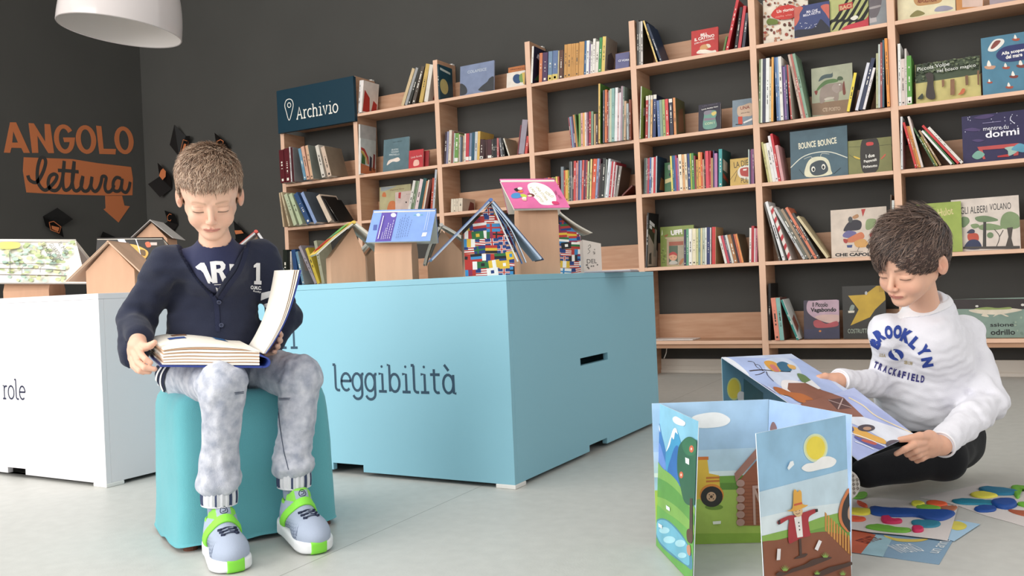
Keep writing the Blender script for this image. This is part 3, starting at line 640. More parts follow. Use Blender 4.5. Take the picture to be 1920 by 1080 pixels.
row(Z10, 5, 3, [(215, 228, 620, '#605850', -112), (240, 262, 612, '#e8e8e8', -128), (285, 312, 645, '#e8dcd4', -140, dict(flags='s')), (378, 398, 652, '#c8c8c8', -205), (400, 424, 668, '#6a6a60', -205), (427, 450, 665, '#a08870', -208), (453, 470, 670, '#3a3838', -212), (473, 495, 658, '#e08060', -222), (500, 522, 700, '#4a4440', -200), (550, 572, 720, '#d8c8a0', -220), (1038, 1048, 560, '#605040', 0), (1050, 1068, 600, '#d8dcd8', 0)])
Z12 = (1400, 460, 4.153)
row(Z12, 5, 4, [(160, 178, 298, '#15110f', 0, dict(c2='#1c1614', off=-.01)), (200, 238, 410, '#e8907a', -28, dict(off=-.01)), (243, 280, 410, '#8ab8b0', -42, dict(off=-.01, c2='#6a4038')), (366, 388, 425, '#3a8a80', -128, dict(c2='#d8dcd8', off=-.01, side_art=[([(.2, .15), (.7, .3), (.7, .6), (.2, .5)], '#8a4a40')]))])
Z9 = (1660, 0, 4.908)
row(Z9, 6, 1, [(103, 128, 405, '#e8e8e4', -5), (130, 166, 545, '#d8c8c0', -5), (168, 186, 450, '#d0c8c0', -5), (194, 236, 515, '#5a9a40', -8, dict(flags='w'))])
Z11 = (1670, 180, 3.6)
row(Z11, 6, 2, [(65, 79, 140, '#d8d8d8', -3), (145, 162, 180, '#c83030', -82), (165, 178, 205, '#b87038', -75), (181, 194, 205, '#d89040', -80), (197, 213, 140, '#d8c8c0', -98), (270, 284, 215, '#3a5a30', -135), (287, 300, 282, '#908838', -118), (330, 346, 232, '#a08060', -145), (390, 408, 232, '#e8e8e4', -195), (411, 425, 240, '#3a6a3a', -210), (440, 462, 206, '#c83838', -250), (470, 495, 210, '#e0d8d0', -225)], off=-.012)
Z6 = (1180, 0, 4.154)
row(Z6, 4, 0, [(50, 66, 158, '#3a3834', -3), (68, 82, 170, '#8a8884', -3), (89, 107, 165, '#d8d0c8', -3, dict(c2='#1e1c1a')), (190, 205, 165, '#e8c878', -105, dict(c2='#1c2638')), (222, 240, 190, '#20304a', -110), (727, 742, 300, '#5a7a3a', 20), (748, 772, 0, '#c83038', 88, dict(c2='#a82028')), (818, 840, 55, '#18181a', 45), (844, 868, 45, '#c84048', 42), (878, 900, 100, '#3a3a48', 30)])
Z1 = (500, 100, 4.5); Z3 = (740, 80, 4.5)
row(Z1, 1, 0, [(738, 751, 235, '#e8e4e0', 14), (754, 767, 235, '#2a2a2a', 14), (772, 794, 228, '#e8e0dc', 18, dict(off=-.01, c2='#e6dcd4', side_art=[([(.05, .05), (.5, .05), (.45, .5), (.1, .72)], '#b8302c'), ([(.6, .1), (.95, .1), (.95, .35), (.7, .45)], '#b8302c')])), (1132, 1158, 128, '#d0b890', 100), (1163, 1186, 122, '#a0a0a0', 98), (1190, 1212, 115, '#383834', 92), (1220, 1248, 110, '#5a5048', 85), (1285, 1318, 88, '#c8a860', 62), (1325, 1358, 95, '#e0d8cc', 48, dict(side_art=[([(.3, .1), (.8, .1), (.8, .4), (.4, .45)], '#a85048')]))])
row(Z3, 2, 0, [(366, 378, 182, '#14303c', -12, dict(off=-.005, dp=.165, c2='#1c4452', side_art=[([(.35 + .3 * math.cos(a), .4 + .22 * math.sin(a)) for a in np.linspace(0, 6.28, 18, endpoint=False)], '#c8b878'), ([(.1, .85), (.85, .8), (.85, .86), (.1, .92)], '#c8d0c8'), ([(.3, .02), (.5, .02), (.45, .1)], '#101818')]))])
ZI = (510, 250, 10.8)
row(ZI, 0, 1, [(175, 268, 335, '#5a1820', -28), (275, 378, 305, '#5a1820', -38), (385, 408, 275, '#d8d0d0', -48), (414, 462, 285, '#4a1a20', -55, dict(c2='#8a8888')), (645, 700, 310, '#6a94ac', -130), (705, 768, 265, '#d8a890', -118), (785, 842, 245, '#d8b090', -115, dict(c2='#8a9088')), (1010, 1078, 245, '#d8d0c4', -142), (1125, 1212, 275, '#d0b8a4', -150, dict(c2='#8a7a68'))], off=-.075)
ZJ = (510, 350, 11.294)
row(ZJ, 0, 2, [(235, 262, 130, '#c8b090', -90), (350, 380, 120, '#c8b898', -170), (455, 530, 160, '#b8c0a0', -215), (580, 655, 155, '#b8c4a0', -240), (735, 835, 150, '#34507a', -300), (890, 965, 125, '#8ca0c8', -300, dict(c2='#56606a')), (1185, 1280, 190, '#d8c4b0', -270), (1320, 1350, 205, '#2a2624', -300), (1400, 1420, 260, '#1e1c1a', -300)], off=-.085)
ZK = (510, 440, 10.8)
row(ZK, 0, 3, [(150, 235, 310, '#1a2018', 0, dict(off=-.075)), (285, 312, 345, '#e0d8d0', -12), (360, 440, 310, '#2a4a78', -80), (520, 570, 350, '#6a90a8', -140, dict(c2='#9aa4a6', side_art=[([(.2, .4), (.8, .4), (.8, .75), (.2, .8)], '#b8aca4')])), (858, 915, 235, '#a098a0', -335), (915, 975, 275, '#d0b848', -250), (1010, 1070, 125, '#a8a890', -170)], off=-.045)
row(Z1, 1, 1, [(735, 748, 605, '#e0dcd4', 0, dict(off=-.01, dp=.18, c2='#c0bcb8', side_art=[([(.4, .55), (.6, .5), (.6, .65), (.4, .7)], '#a8987c')])), (779, 793, 715, '#e8e0d8', 0, dict(off=-.03, dp=.17, c2='#ccd0cc', side_art=[([(.0, .02), (.98, .02), (.98, .2), (.0, .3)], '#c87850'), ([(.05, .3), (.3, .28), (.28, .5), (.1, .6)], '#3c6a38'), ([(.03, .75), (.25, .72), (.5, .5), (.55, .3), (.48, .3), (.4, .48), (.2, .64), (.03, .68)], '#b8483c'), ([(.03, .67), (.2, .63), (.38, .48), (.46, .3), (.4, .3), (.3, .46), (.03, .6)], '#d8b860'), ([(.55, .12), (.72, .12), (.74, .5), (.6, .55)], '#3a3a48'), ([(.78, .15), (.92, .15), (.95, .6), (.84, .62)], '#8a3030')]))])
ZL = (700, 310, 9.6)
row(ZL, 1, 2, [(600, 648, 275, '#d8d4cc', 120, dict(dp=.10)), (655, 682, 282, '#6a8060', 118), (686, 715, 280, '#8a9880', 116), (722, 782, 250, '#e0c8c8', 130), (786, 850, 230, '#2a5050', 115), (862, 886, 280, '#c88860', 112), (894, 920, 262, '#e0d0c0', 122), (925, 975, 245, '#5a3028', 100), (985, 1022, 232, '#b04a38', 58), (1032, 1072, 42, '#b8bcc4', 38, dict(c2='#c0b498'))])
row(ZL, 2, 2, [(1395, 1438, 605, '#d8ccb8', 5), (1440, 1480, 603, '#dccfba', 5), (1482, 1528, 598, '#d4c6b2', 5), (1530, 1605, 592, '#dccdb8', 5, dict(c2='#b8a898', side_art=[([(.45, .1), (.95, .15), (.9, .7), (.6, .8)], '#6a2a28')]))])
# ------------------------------------------------------------------ books standing with the cover to the front
def tbox(pl, tf, x0, y0, x1, y1, hpx):
    """text box: left-middle and right-middle pixel, height in pixels"""
    a = pl.px(tf[0] + x0 / tf[2], tf[1] + y0 / tf[2]); b = pl.px(tf[0] + x1 / tf[2], tf[1] + y1 / tf[2])
    c = pl.px(tf[0] + x0 / tf[2], tf[1] + (y0 + hpx) / tf[2]); h = math.hypot(c[0] - a[0], c[1] - a[1])
    cx, cy = (a[0] + b[0]) / 2, (a[1] + b[1]) / 2; W_ = math.hypot(b[0] - a[0], b[1] - a[1])
    return cx - W_ / 2, cy - h / 2, cx + W_ / 2, cy + h / 2, math.atan2(b[1] - a[1], b[0] - a[0])
def clip_poly(pts, x0, y0, x1, y1):
    for ax, v, s in ((0, x0, 1), (0, x1, -1), (1, y0, 1), (1, y1, -1)):
        out = []
        for i in range(len(pts)):
            p, q = pts[i], pts[(i + 1) % len(pts)]
            ip, iq = (p[ax] - v) * s >= 0, (q[ax] - v) * s >= 0
            if ip: out.append(p)
            if ip != iq:
                t = (v - p[ax]) / (q[ax] - p[ax]); out.append((p[0] + (q[0] - p[0]) * t, p[1] + (q[1] - p[1]) * t))
        pts = out
        if len(pts) < 3: return []
    return pts
def draw(mb, pl, tf, art, clip=None, lay0=1):
    """art items: ('p', pts, colour) ('P', smooth pts) ('e', cx, cy, rx, ry, colour) ('l', pts, width_m, colour) ('t', x0,y0,x1,y1,h, text, colour, bold)"""
    for k, it in enumerate(art):
        ly = lay0 + k * .28
        if it[0] in 'pP':
            L = it[1] if it[0] == 'p' else smooth_pts(it[1], 5, True)
            uv = pl.pxs(L, tf)
            if clip: uv = clip_poly(uv, *clip)
            if len(uv) > 2: shape(mb, pl, uv, cover_mat(it[2]), ly)
        elif it[0] == 'e':
            uv = pl.pxs(ell(it[1], it[2], it[3], it[4], 20), tf)
            if clip: uv = clip_poly(uv, *clip)
            if len(uv) > 2: shape(mb, pl, uv, cover_mat(it[5]), ly)
        elif it[0] == 'l': ribbon(mb, pl, pl.pxs(smooth_pts(it[1], 4) if len(it[1]) > 2 else it[1], tf), it[2], cover_mat(it[3]), ly)
        elif it[0] == 't':
            x0, y0, x1, y1, rot = tbox(pl, tf, *it[1:6]); textuv(mb, pl, it[6], x0, y0, x1, y1, cover_mat(it[7]), ly, it[8] if len(it) > 8 else 0, rot)
def face_book(tf, bay, lev, x0, x1, yt, ybt, c, label, art=(), yb=.06, lean=9, T=.011, cat='book', name='picture_book', top_r=None, clipx=None):
    z = LZ[lev]; la = math.radians(lean)
    V = np.array([0, math.sin(la), math.cos(la)]); U = np.array([1., 0, 0]); O = np.array([0, yb, z])
    pl = Plane(O, U, V)
    # u from pixel columns at mid height
    a = pl.px(tf[0] + x0 / tf[2], tf[1] + (yt + ybt) / 2 / tf[2])[0]; b = pl.px(tf[0] + x1 / tf[2], tf[1] + (yt + ybt) / 2 / tf[2])[0]
    xm = (x0 + x1) / 2
    H = pl.px(tf[0] + x0 / tf[2], tf[1] + yt / tf[2])[1]
    rt = empty(name, (float((a + b) / 2), yb, z), label, cat, f"books on the {LVN[lev]} shelf of the {BAYN[bay]}")
    up = T * math.sin(la) + .0004
    Tm = Matrix((( *U, 0), (*V, 0), (*pl.N, 0), (0, 0, 0, 1))).transposed(); Tm = Matrix.Translation(Vector(O) + Vector((0, 0, up))) @ Matrix((U.tolist(), V.tolist(), pl.N.tolist())).transposed().to_4x4()
    cm = cover_mat(c); mb = MB()
    mb.box((a, 0, -.0015), (b, H, 0), cm, Tm); mb.box((a, 0, -T), (b, H, -T + .0015), cm, Tm); mb.box((a, 0, -T + .0015), (a + .0015, H, -.0015), cm, Tm)
    part(mb, 'cover', rt)
    mb = MB(); mb.box((a + .0015, .003, -T + .0015), (b - .003, H - .003, -.0015), PAGE, Tm); part(mb, 'pages', rt)
    if art:
        pq = Plane(O + np.array([0, 0, up]), U, V); mb = MB()
        draw(mb, pq, tf, art, (a + .0005, .0005, b - .0005, H - .0005)); part(mb, 'cover_print', rt, recalc=False)
    return rt
R_ = random.Random(5)
def blobs(x0, y0, x1, y1, n, r, cols):
    return [('e', R_.uniform(x0, x1), R_.uniform(y0, y1), r * R_.uniform(.5, 1.2), r * R_.uniform(.5, 1.2), R_.choice(cols)) for _ in range(n)]
Z8 = (1400, 0, 4.321)
face_book(Z3, 2, 0, 552, 838, 205, 432, '#7f8ba8', 'pale blue misty cover reading Colapesce on top shelf, third bay', [('P', [(552, 350), (590, 360), (612, 400), (600, 435), (545, 440)], '#3a3c40'), ('P', [(838, 290), (800, 300), (780, 330), (730, 370), (712, 405), (840, 400)], '#3a3c40'), ('t', 615, 250, 775, 222, 24, 'COLAPESCE', '#b8c0cc', .02)], yb=.05, lean=6)
face_book(Z3, 2, 0, 946, 1098, 262, 365, '#e6ddd2', 'small white book with blue and green circles beside an orange one, top shelf', [('e', 1035, 305, 38, 40, '#2c4a74'), ('e', 1072, 298, 22, 38, '#7a9a58'), ('p', [(1075, 255), (1100, 250), (1100, 350), (1085, 350)], '#d8b860')], yb=.03)
face_book(Z3, 2, 0, 958, 1098, 215, 300, '#b8703e', 'orange book peeking above the white circle book, top shelf third bay', [('t', 975, 228, 1095, 212, 10, 'dentro', '#5a2818', .02)], yb=.06, lean=6)
face_book(ZB, 3, 0, 1545, 1780, 385, 610, '#6a6a92', 'lavender blue book reading CI VORR standing at the right end, top shelf', [('t', 1595, 495, 1785, 475, 34, 'CI VORR', '#e8e8f0', .03)], yb=.03)
face_book(ZE, 4, 1, 1000, 1345, 405, 760, '#2d2838', 'dark purple book with a drawn green jar on the cover, second shelf', [('P', [(1085, 560), (1090, 500), (1180, 475), (1270, 480), (1280, 540), (1265, 600), (1275, 740), (1080, 760)], '#6f9a8c'), ('P', [(1085, 530), (1100, 490), (1200, 472), (1200, 520), (1120, 550)], '#8a8490'), ('P', [(1200, 520), (1260, 490), (1280, 520), (1230, 560)], '#d8c070'), ('p', [(1090, 600), (1265, 590), (1262, 620), (1085, 640)], '#8a7a88'), ('t', 1048, 468, 1305, 415, 22, 'Lynda Mullaly Hunt', '#f0ece6', .03), ('t', 1060, 415, 1300, 370, 18, 'UN PESCE', '#5a5462', .03), ('t', 1100, 690, 1250, 665, 36, 'CON I', '#c8d8b0', .03)], yb=.04, T=.02)
face_book(ZE, 4, 1, 1530, 1842, 330, 705, '#7d8c98', 'grey blue cover with a wooden sign reading UNA, second shelf right end', [('P', [(1612, 430), (1700, 395), (1830, 365), (1845, 540), (1740, 570), (1620, 560)], '#c8ac94'), ('t', 1655, 445, 1800, 420, 50, 'UNA', '#8a3a2c', .02), ('t', 1665, 520, 1800, 500, 20, 'storia', '#5a4a40', .02), ('p', [(1618, 575), (1685, 570), (1690, 690), (1622, 690)], '#c8442e'), ('p', [(1700, 660), (1840, 595), (1845, 625), (1710, 680)], '#e8e4e0'), ('p', [(1580, 690), (1680, 690), (1680, 700), (1580, 705)], '#1a1a1a')], yb=.04)
face_book(ZF, 4, 2, 418, 530, 295, 700, '#3c6e48', 'green cover with cartoon figures between spines, third shelf fifth bay', [('P', [(470, 330), (510, 320), (525, 380), (480, 400)], '#a8aca0'), ('p', [(425, 545), (530, 510), (530, 570), (425, 610)], '#d8c890'), ('P', [(490, 450), (530, 440), (530, 490), (490, 490)], '#20242c')], yb=.08, lean=6)
face_book(ZF, 4, 2, 1422, 1712, 240, 612, '#d0ac5c', 'yellow cover with a large drawn red mouth ring, third shelf', [('P', [(1535, 430), (1570, 360), (1640, 330), (1720, 345), (1720, 530), (1620, 530), (1560, 500)], '#e8e0d4'), ('P', [(1572, 400), (1600, 370), (1720, 365), (1720, 490), (1610, 490), (1580, 460)], '#b8403a'), ('p', [(1620, 385), (1680, 378), (1670, 405), (1620, 410)], '#f0e0d8'), ('t', 1480, 325, 1700, 280, 90, 'LA DIE', '#3a3028', 0), ('t', 1590, 560, 1700, 550, 80, 'PUL', '#3a3028', 0), ('l', [(1425, 545), (1530, 400)], .002, '#3a3028'), ('l', [(1490, 575), (1535, 420)], .002, '#3a3028')], yb=.05, lean=7)
face_book(ZG, 4, 3, 355, 868, 298, 885, '#8a9a4a', 'green cover reading UFF with a boy in a red cap at a wooden window', [('t', 512, 385, 690, 360, 80, 'UFF!', '#f0ece4', .06), ('P', [(380, 330), (390, 400), (370, 420)], '#d8e0b8'), ('P', [(405, 430), (470, 400), (450, 440)], '#a06a38'), ('p', [(420, 465), (440, 450), (860, 430), (860, 480), (500, 490), (470, 488)], '#c8b090'), ('p', [(452, 488), (860, 470), (860, 880), (452, 885)], '#bfa688'), ('p', [(485, 520), (705, 508), (705, 565), (485, 580)], '#a85a40'), ('p', [(485, 580), (620, 575), (620, 865), (485, 865)], '#4c6048'), ('p', [(620, 575), (860, 568), (860, 865), (620, 865)], '#b0a48c'), ('e', 548, 748, 62, 60, '#e0a884'), ('P', [(485, 730), (500, 690), (548, 670), (595, 690), (612, 730), (548, 715)], '#b83a34'), ('e', 520, 755, 5, 7, '#2a2020'), ('e', 575, 750, 5, 7, '#2a2020'), ('P', [(490, 860), (510, 815), (550, 805), (600, 815), (612, 855)], '#c8c4b8'), ('P', [(640, 850), (670, 790), (710, 770), (700, 830), (660, 870)], '#b87848')] + blobs(370, 600, 440, 860, 14, 14, ['#6a7c38', '#a0b060', '#788a40']), yb=.15, lean=4)
face_book(Z6, 4, 0, 483, 692, 248, 420, '#bf3a38', 'red cover reading BILL IL CATTIVO with a white dog, top shelf', [('t', 555, 275, 610, 262, 22, 'BILL', '#f4ece4', .04), ('t', 508, 312, 662, 275, 24, 'IL CATTIVO', '#f4ece4', .04), ('t', 508, 342, 660, 300, 14, '[ORA BUONISSIMO]', '#f4ece4', .02), ('P', [(530, 418), (545, 390), (590, 385), (640, 395), (670, 390), (665, 410)], '#eee4d4'), ('P', [(550, 385), (560, 355), (595, 345), (630, 350), (628, 370), (590, 385)], '#cf9a68'), ('P', [(600, 345), (625, 345), (635, 365), (615, 370)], '#e8d8c0')], yb=.05, lean=7, T=.014)
face_book(Z8, 5, 0, 135, 498, 8, 342, '#e6dccb', 'white patterned cover with red oval reading Un giorno, top shelf', blobs(140, -90, 495, 340, 120, 12, ['#a04a3a', '#7a3428', '#b8846a', '#5a3428', '#c8a080']) + [('P', [(205, 120), (250, 70), (340, 45), (400, 60), (420, 100), (380, 150), (290, 165), (220, 150)], '#c93c34'), ('t', 248, 105, 385, 82, 34, 'Un giorno', '#f4ece0', .02), ('t', 240, 145, 370, 122, 14, 'nella vita', '#e8a898', .0), ('P', [(165, 180), (190, 155), (250, 170), (250, 200), (180, 205)], '#6a7a34')], yb=.065, lean=7)
face_book(Z8, 5, 0, 386, 672, 62, 298, '#414a78', 'blue night cover reading MA CHE BELLA NOTTE, top shelf sixth bay', [('P', [(386, 60), (455, 60), (430, 110), (425, 160), (386, 210)], '#c8685a'), ('P', [(600, 50), (672, 40), (672, 150), (640, 110)], '#c8685a'), ('P', [(386, 300), (400, 245), (520, 235), (570, 200), (600, 155), (640, 190), (672, 230), (672, 300)], '#2c2c38'), ('t', 485, 98, 575, 82, 22, 'MA CHE', '#e8e4ee', .02), ('t', 458, 128, 598, 98, 18, 'BELLA NOTTE', '#e8e4ee', .02)] + blobs(430, 185, 580, 235, 14, 4, ['#d8d8e0']), yb=.04, lean=7)
zeb = []
for i in range(9):
    x = 640 + i * 52; zeb.append(('P', [(x, 240), (x + 40, 165), (x + 70, 150), (x + 130, 60), (x + 180, -20), (x + 195, -20), (x + 150, 70), (x + 95, 165), (x + 55, 185), (x + 15, 240)], '#1c1c18'))
face_book(Z8, 5, 0, 672, 988, -10, 245, '#b9bb7c', 'zebra striped green cover with a red label reading BACI, top shelf', zeb + [('p', [(745, 40), (858, 14), (860, 65), (748, 92)], '#b8403c'), ('t', 755, 68, 850, 44, 34, 'BACI', '#d8b088', .04), ('P', [(770, 240), (820, 205), (960, 160), (990, 120), (990, 215), (850, 240)], '#c8404c'), ('P', [(840, 150), (880, 125), (905, 140), (870, 165)], '#e8e4d8')], yb=.055, lean=7)
face_book(Z8, 5, 0, 992, 1140, -60, 190, '#8f9498', 'grey cover with a hanging drawn bat shape, top shelf beside zebra book', [('P', [(1000, -60), (1090, -60), (1085, 60), (1050, 140), (1010, 150), (992, 100)], '#6f686c'), ('p', [(992, 150), (1050, 140), (1055, 175), (992, 190)], '#b8b0b0'), ('P', [(1000, 60), (1080, 40), (1080, 56), (1000, 75)], '#a8a0a0')], yb=.04, lean=7)
face_book(Z9, 6, 0, 112, 645, -60, 172, '#e2d8b4', 'cream cover with brown cap and blue bird, top shelf rightmost bay', [('P', [(270, -20), (430, -50), (520, -20), (500, 25), (390, 45), (290, 50)], '#bd9060'), ('t', 300, 12, 470, -2, 34, 'REVOLUTION', '#7a3024', .04), ('P', [(225, 155), (265, 110), (305, 95), (365, 125), (300, 150)], '#8a8250'), ('P', [(455, 105), (480, 65), (560, 52), (625, 75), (560, 100)], '#9a98a8')], yb=.05, lean=7)
face_book(Z9, 6, 0, 652, 900, -50, 75, '#c88a50', 'orange edged pink cover cut by the top of the view, rightmost bay', [('p', [(705, -60), (900, -60), (895, 60), (708, 68)], '#d8bcae')], yb=.05, lean=7)
face_book(Z9, 6, 0, 958, 1300, -60, 30, '#a89aa0', 'mauve grey cover at the upper right edge, top shelf rightmost bay', (), yb=.05, lean=7)
face_book(ZH, 5, 1, 722, 1198, 368, 895, '#aeb098', 'sage cover with an elephant carrying animals, second shelf', [('p', [(722, 768), (1198, 710), (1198, 900), (722, 900)], '#8f735a'), ('P', [(820, 760), (815, 650), (840, 580), (900, 545), (1000, 530), (1080, 530), (1085, 600), (1060, 625), (1038, 640), (1030, 725), (980, 730), (960, 690), (890, 700), (870, 745)], '#9a8a80'), ('P', [(955, 580), (985, 540), (1035, 550), (1040, 620), (1010, 645), (965, 615)], '#a89890'), ('P', [(775, 615), (810, 560), (880, 500), (980, 480), (1030, 500), (1000, 520), (900, 540), (830, 585), (790, 620)], '#5a7a48'), ('P', [(800, 510), (830, 455), (880, 430), (950, 420), (960, 400), (960, 460), (880, 475), (830, 500)], '#4a5a5c'), ('P', [(1015, 490), (1030, 455), (1070, 455), (1085, 485), (1050, 500)], '#4a5c40'), ('P', [(1095, 505), (1105, 560), (1115, 650), (1085, 660), (1080, 560)], '#7a3c30'), ('P', [(755, 625), (790, 620), (780, 665), (765, 660)], '#8a3c34'), ('e', 1045, 548, 10, 8, '#e8e4dc'), ('P', [(870, 710), (975, 690), (970, 710), (890, 730)], '#c8bcb0'), ('t', 848, 840, 1055, 822, 46, "C'E POSTO", '#b8a088', .06)], yb=.11, lean=6)
face_book(Z10, 5, 2, 316, 731, 108, 440, '#46606c', 'slate blue cover reading BOUNCE BOUNCE with a sheep face', [('t', 375, 210, 500, 190, 46, 'BOUNCE', '#e2dcc4', .03), ('t', 515, 190, 650, 165, 46, 'BOUNCE', '#e2dcc4', .03), ('l', [(318, 365), (400, 290), (500, 255), (610, 252), (728, 292)], .005, '#d8d8c8'), ('P', [(432, 430), (430, 350), (470, 295), (540, 285), (590, 310), (610, 380), (605, 415)], '#dcd8bc'), ('P', [(458, 390), (465, 340), (520, 312), (565, 320), (590, 375), (560, 410), (490, 420)], '#38444c'), ('e', 482, 375, 14, 20, '#f0ece0'), ('e', 484, 378, 8, 12, '#1a1a1a'), ('e', 556, 358, 14, 20, '#f0ece0'), ('e', 555, 361, 8, 12, '#1a1a1a'), ('l', [(480, 300), (460, 285), (415, 302)], .002, '#d8d8c8'), ('l', [(535, 285), (545, 262), (598, 266)], .002, '#d8d8c8'), ('l', [(380, 378), (415, 420)], .0025, '#20282c'), ('l', [(630, 410), (680, 365)], .0025, '#20282c')], yb=.045, lean=5)
face_book(Z10, 5, 2, 733, 1050, 175, 400, '#80804c', 'olive cover reading I due pappagalli pigliatutto, third shelf', [('P', [(832, 170), (948, 160), (950, 375), (838, 392)], '#2c2622'), ('P', [(865, 185), (890, 178), (915, 182), (912, 200), (870, 205)], '#c8403c'), ('t', 862, 282, 925, 272, 26, 'I due', '#f0ece4', .02), ('t', 848, 322, 940, 308, 24, 'Pappagalli', '#f0ece4', .02), ('t', 842, 362, 945, 350, 24, 'Pigliatutto', '#f0ece4', .02), ('l', [(735, 215), (830, 212)], .0016, '#4a4a2c'), ('l', [(950, 205), (1048, 195)], .0016, '#4a4a2c'), ('l', [(740, 270), (790, 300), (832, 310)], .0016, '#4a4a2c'), ('P', [(775, 280), (818, 295), (815, 305), (780, 292)], '#d8b848'), ('P', [(970, 300), (1000, 265), (1005, 275), (980, 300)], '#c86048')], yb=.05, lean=6)
face_book(Z10, 5, 3, 610, 1016, 675, 1012, '#d5c5b6', 'cream cover reading CHE CAPOLAVORO with a colourful collage figure', [('t', 640, 995, 960, 988, 24, 'CHE CAPOLAV', '#1c1a1a', .05), ('P', [(700, 820), (735, 760), (790, 740), (830, 760), (820, 810), (750, 820)], '#2a2630'), ('p', [(828, 665), (860, 662), (840, 720)], '#b83a34'), ('P', [(870, 740), (935, 738), (920, 790), (880, 815), (860, 800)], '#8a9a6a'), ('P', [(695, 850), (730, 820), (790, 830), (780, 870), (710, 870)], '#6a6494'), ('P', [(715, 890), (760, 860), (830, 830), (850, 870), (790, 900), (730, 905)], '#cf7850'), ('P', [(888, 850), (905, 832), (922, 850), (905, 880)], '#a83a34'), ('P', [(780, 900), (850, 880), (880, 930), (800, 940)], '#cf9c58'), ('e', 880, 935, 16, 15, '#3a3028'), ('p', [(724, 925), (765, 922), (760, 942), (728, 942)], '#34487c'), ('P', [(700, 880), (730, 885), (725, 910), (705, 905)], '#a83a34'), ('e', 750, 740, 16, 22, '#4a4a4c'), ('P', [(765, 720), (800, 700), (810, 720), (780, 735)], '#b08058'), ('l', [(750, 970), (840, 970)], .0016, '#3a3430'), ('l', [(800, 968), (815, 935)], .0016, '#3a3430')], yb=.06, lean=6)
face_book(Z12, 5, 4, 445, 722, 432, 722, '#3a3242', 'plum cover reading Il Piccolo Vagabondo, bottom shelf', [('P', [(475, 440), (520, 432), (722, 430), (722, 590), (660, 600), (600, 590), (520, 560), (470, 510)], '#b89aa8'), ('P', [(530, 560), (600, 540), (722, 545), (722, 590), (660, 605), (600, 595)], '#c8a8a0'), ('P', [(520, 595), (560, 580), (620, 610), (700, 590), (712, 625), (640, 640), (540, 640)], '#a84a50'), ('P', [(445, 660), (560, 650), (722, 655), (722, 722), (445, 722)], '#34324c'), ('t', 512, 462, 632, 462, 34, 'Il Piccolo', '#141014', .03), ('t', 498, 508, 698, 504, 42, 'Vagabondo', '#141014', .04), ('e', 572, 668, 10, 8, '#c87838')], yb=.05, lean=8)
face_book(Z12, 5, 4, 748, 1085, 322, 720, '#33302c', 'black cover with a big golden star, bottom shelf behind the boy', [('p', [(790, 392), (920, 384), (1010, 316), (1062, 312), (1085, 420), (1000, 500), (960, 560), (808, 625), (872, 500)], '#c29e34'), ('p', [(1028, 315), (1062, 312), (1070, 360), (1030, 365)], '#b08c2c'), ('e', 930, 372, 10, 14, '#b8b8b8'), ('t', 788, 668, 985, 665, 34, 'COSTRUTTORI', '#a8b4a4', .0), ('p', [(790, 510), (840, 508), (838, 525), (792, 527)], '#d8d0c0'), ('P', [(800, 505), (815, 465), (840, 470), (830, 505)], '#8a948c')], yb=.05, lean=5)
leafs = []
for _ in range(170):
    x = R_.uniform(278, 872); yb_ = 700 - (x - 278) * .12 + (60 if x < 390 else 0); leafs.append(('e', x, R_.uniform(600 - (x - 278) * .15, yb_), 13, 9, R_.choice(['#3f4a38', '#556048', '#6a7458', '#343c2e'])))
face_book(Z9, 6, 1, 278, 878, 602, 935, '#c8bb78', 'forest cover reading Piccola Volpe nel bosco magico, second shelf', [('p', [(278, 590), (880, 500), (880, 680), (278, 770)], '#46523c')] + leafs + [('P', [(378, 900), (390, 760), (372, 690), (440, 690), (446, 800), (460, 915)], '#3e3430'), ('p', [(600, 740), (638, 735), (640, 880), (600, 885)], '#8a6448'), ('p', [(520, 745), (545, 742), (545, 800), (525, 815)], '#8a6448'), ('p', [(735, 705), (762, 700), (765, 790), (740, 795)], '#7a5a40'), ('p', [(845, 660), (865, 655), (865, 790), (850, 790)], '#7a5a40'), ('P', [(690, 860), (710, 825), (735, 830), (720, 870), (670, 882)], '#c86a44'), ('P', [(300, 920), (320, 890), (345, 870), (350, 915)], '#343c30'), ('t', 298, 655, 592, 600, 46, 'Piccola Volpe', '#f0f0e8', .0), ('t', 478, 668, 832, 612, 40, 'nel bosco magico', '#f0f0e8', .0)], yb=.045, lean=7)
boats = []
for x, y, s in ((960, 600, 1), (1110, 610, .7), (1180, 690, .8), (1200, 350, .7), (1140, 790, .7), (960, 750, .5), (1250, 590, .9)):
    boats += [('P', [(x - 45 * s, y + 10 * s), (x + 50 * s, y + 5 * s), (x + 35 * s, y + 35 * s), (x - 30 * s, y + 35 * s)], R_.choice(['#a8503c', '#c8987c', '#7a3a34'])), ('P', [(x - 25 * s, y + 5 * s), (x - 10 * s, y - 45 * s), (x + 15 * s, y + 5 * s)], '#ece4d8')]
face_book(Z9, 6, 1, 888, 1420, 355, 845, '#4f8098', 'blue sea cover reading Alla scoperta del mare with many boats', boats + [('P', [(945, 450), (1000, 370), (1080, 360), (1090, 400), (1020, 465), (960, 475)], '#e8e4dc'), ('P', [(970, 440), (1010, 380), (1060, 375), (1040, 410), (990, 450)], '#8a4a40'), ('P', [(1022, 500), (1080, 440), (1200, 410), (1340, 400), (1430, 440), (1380, 520), (1250, 555), (1110, 570), (1040, 545)], '#2c3468'), ('t', 1068, 500, 1320, 452, 38, 'Alla scoperta', '#f4f0ea', .03), ('t', 1108, 528, 1260, 500, 36, 'del mare', '#f4f0ea', .03)], yb=.03, lean=6)
stars = [('e', R_.uniform(495, 920), R_.uniform(110, 260), 3, 3, '#d8d8ec') for _ in range(26)]
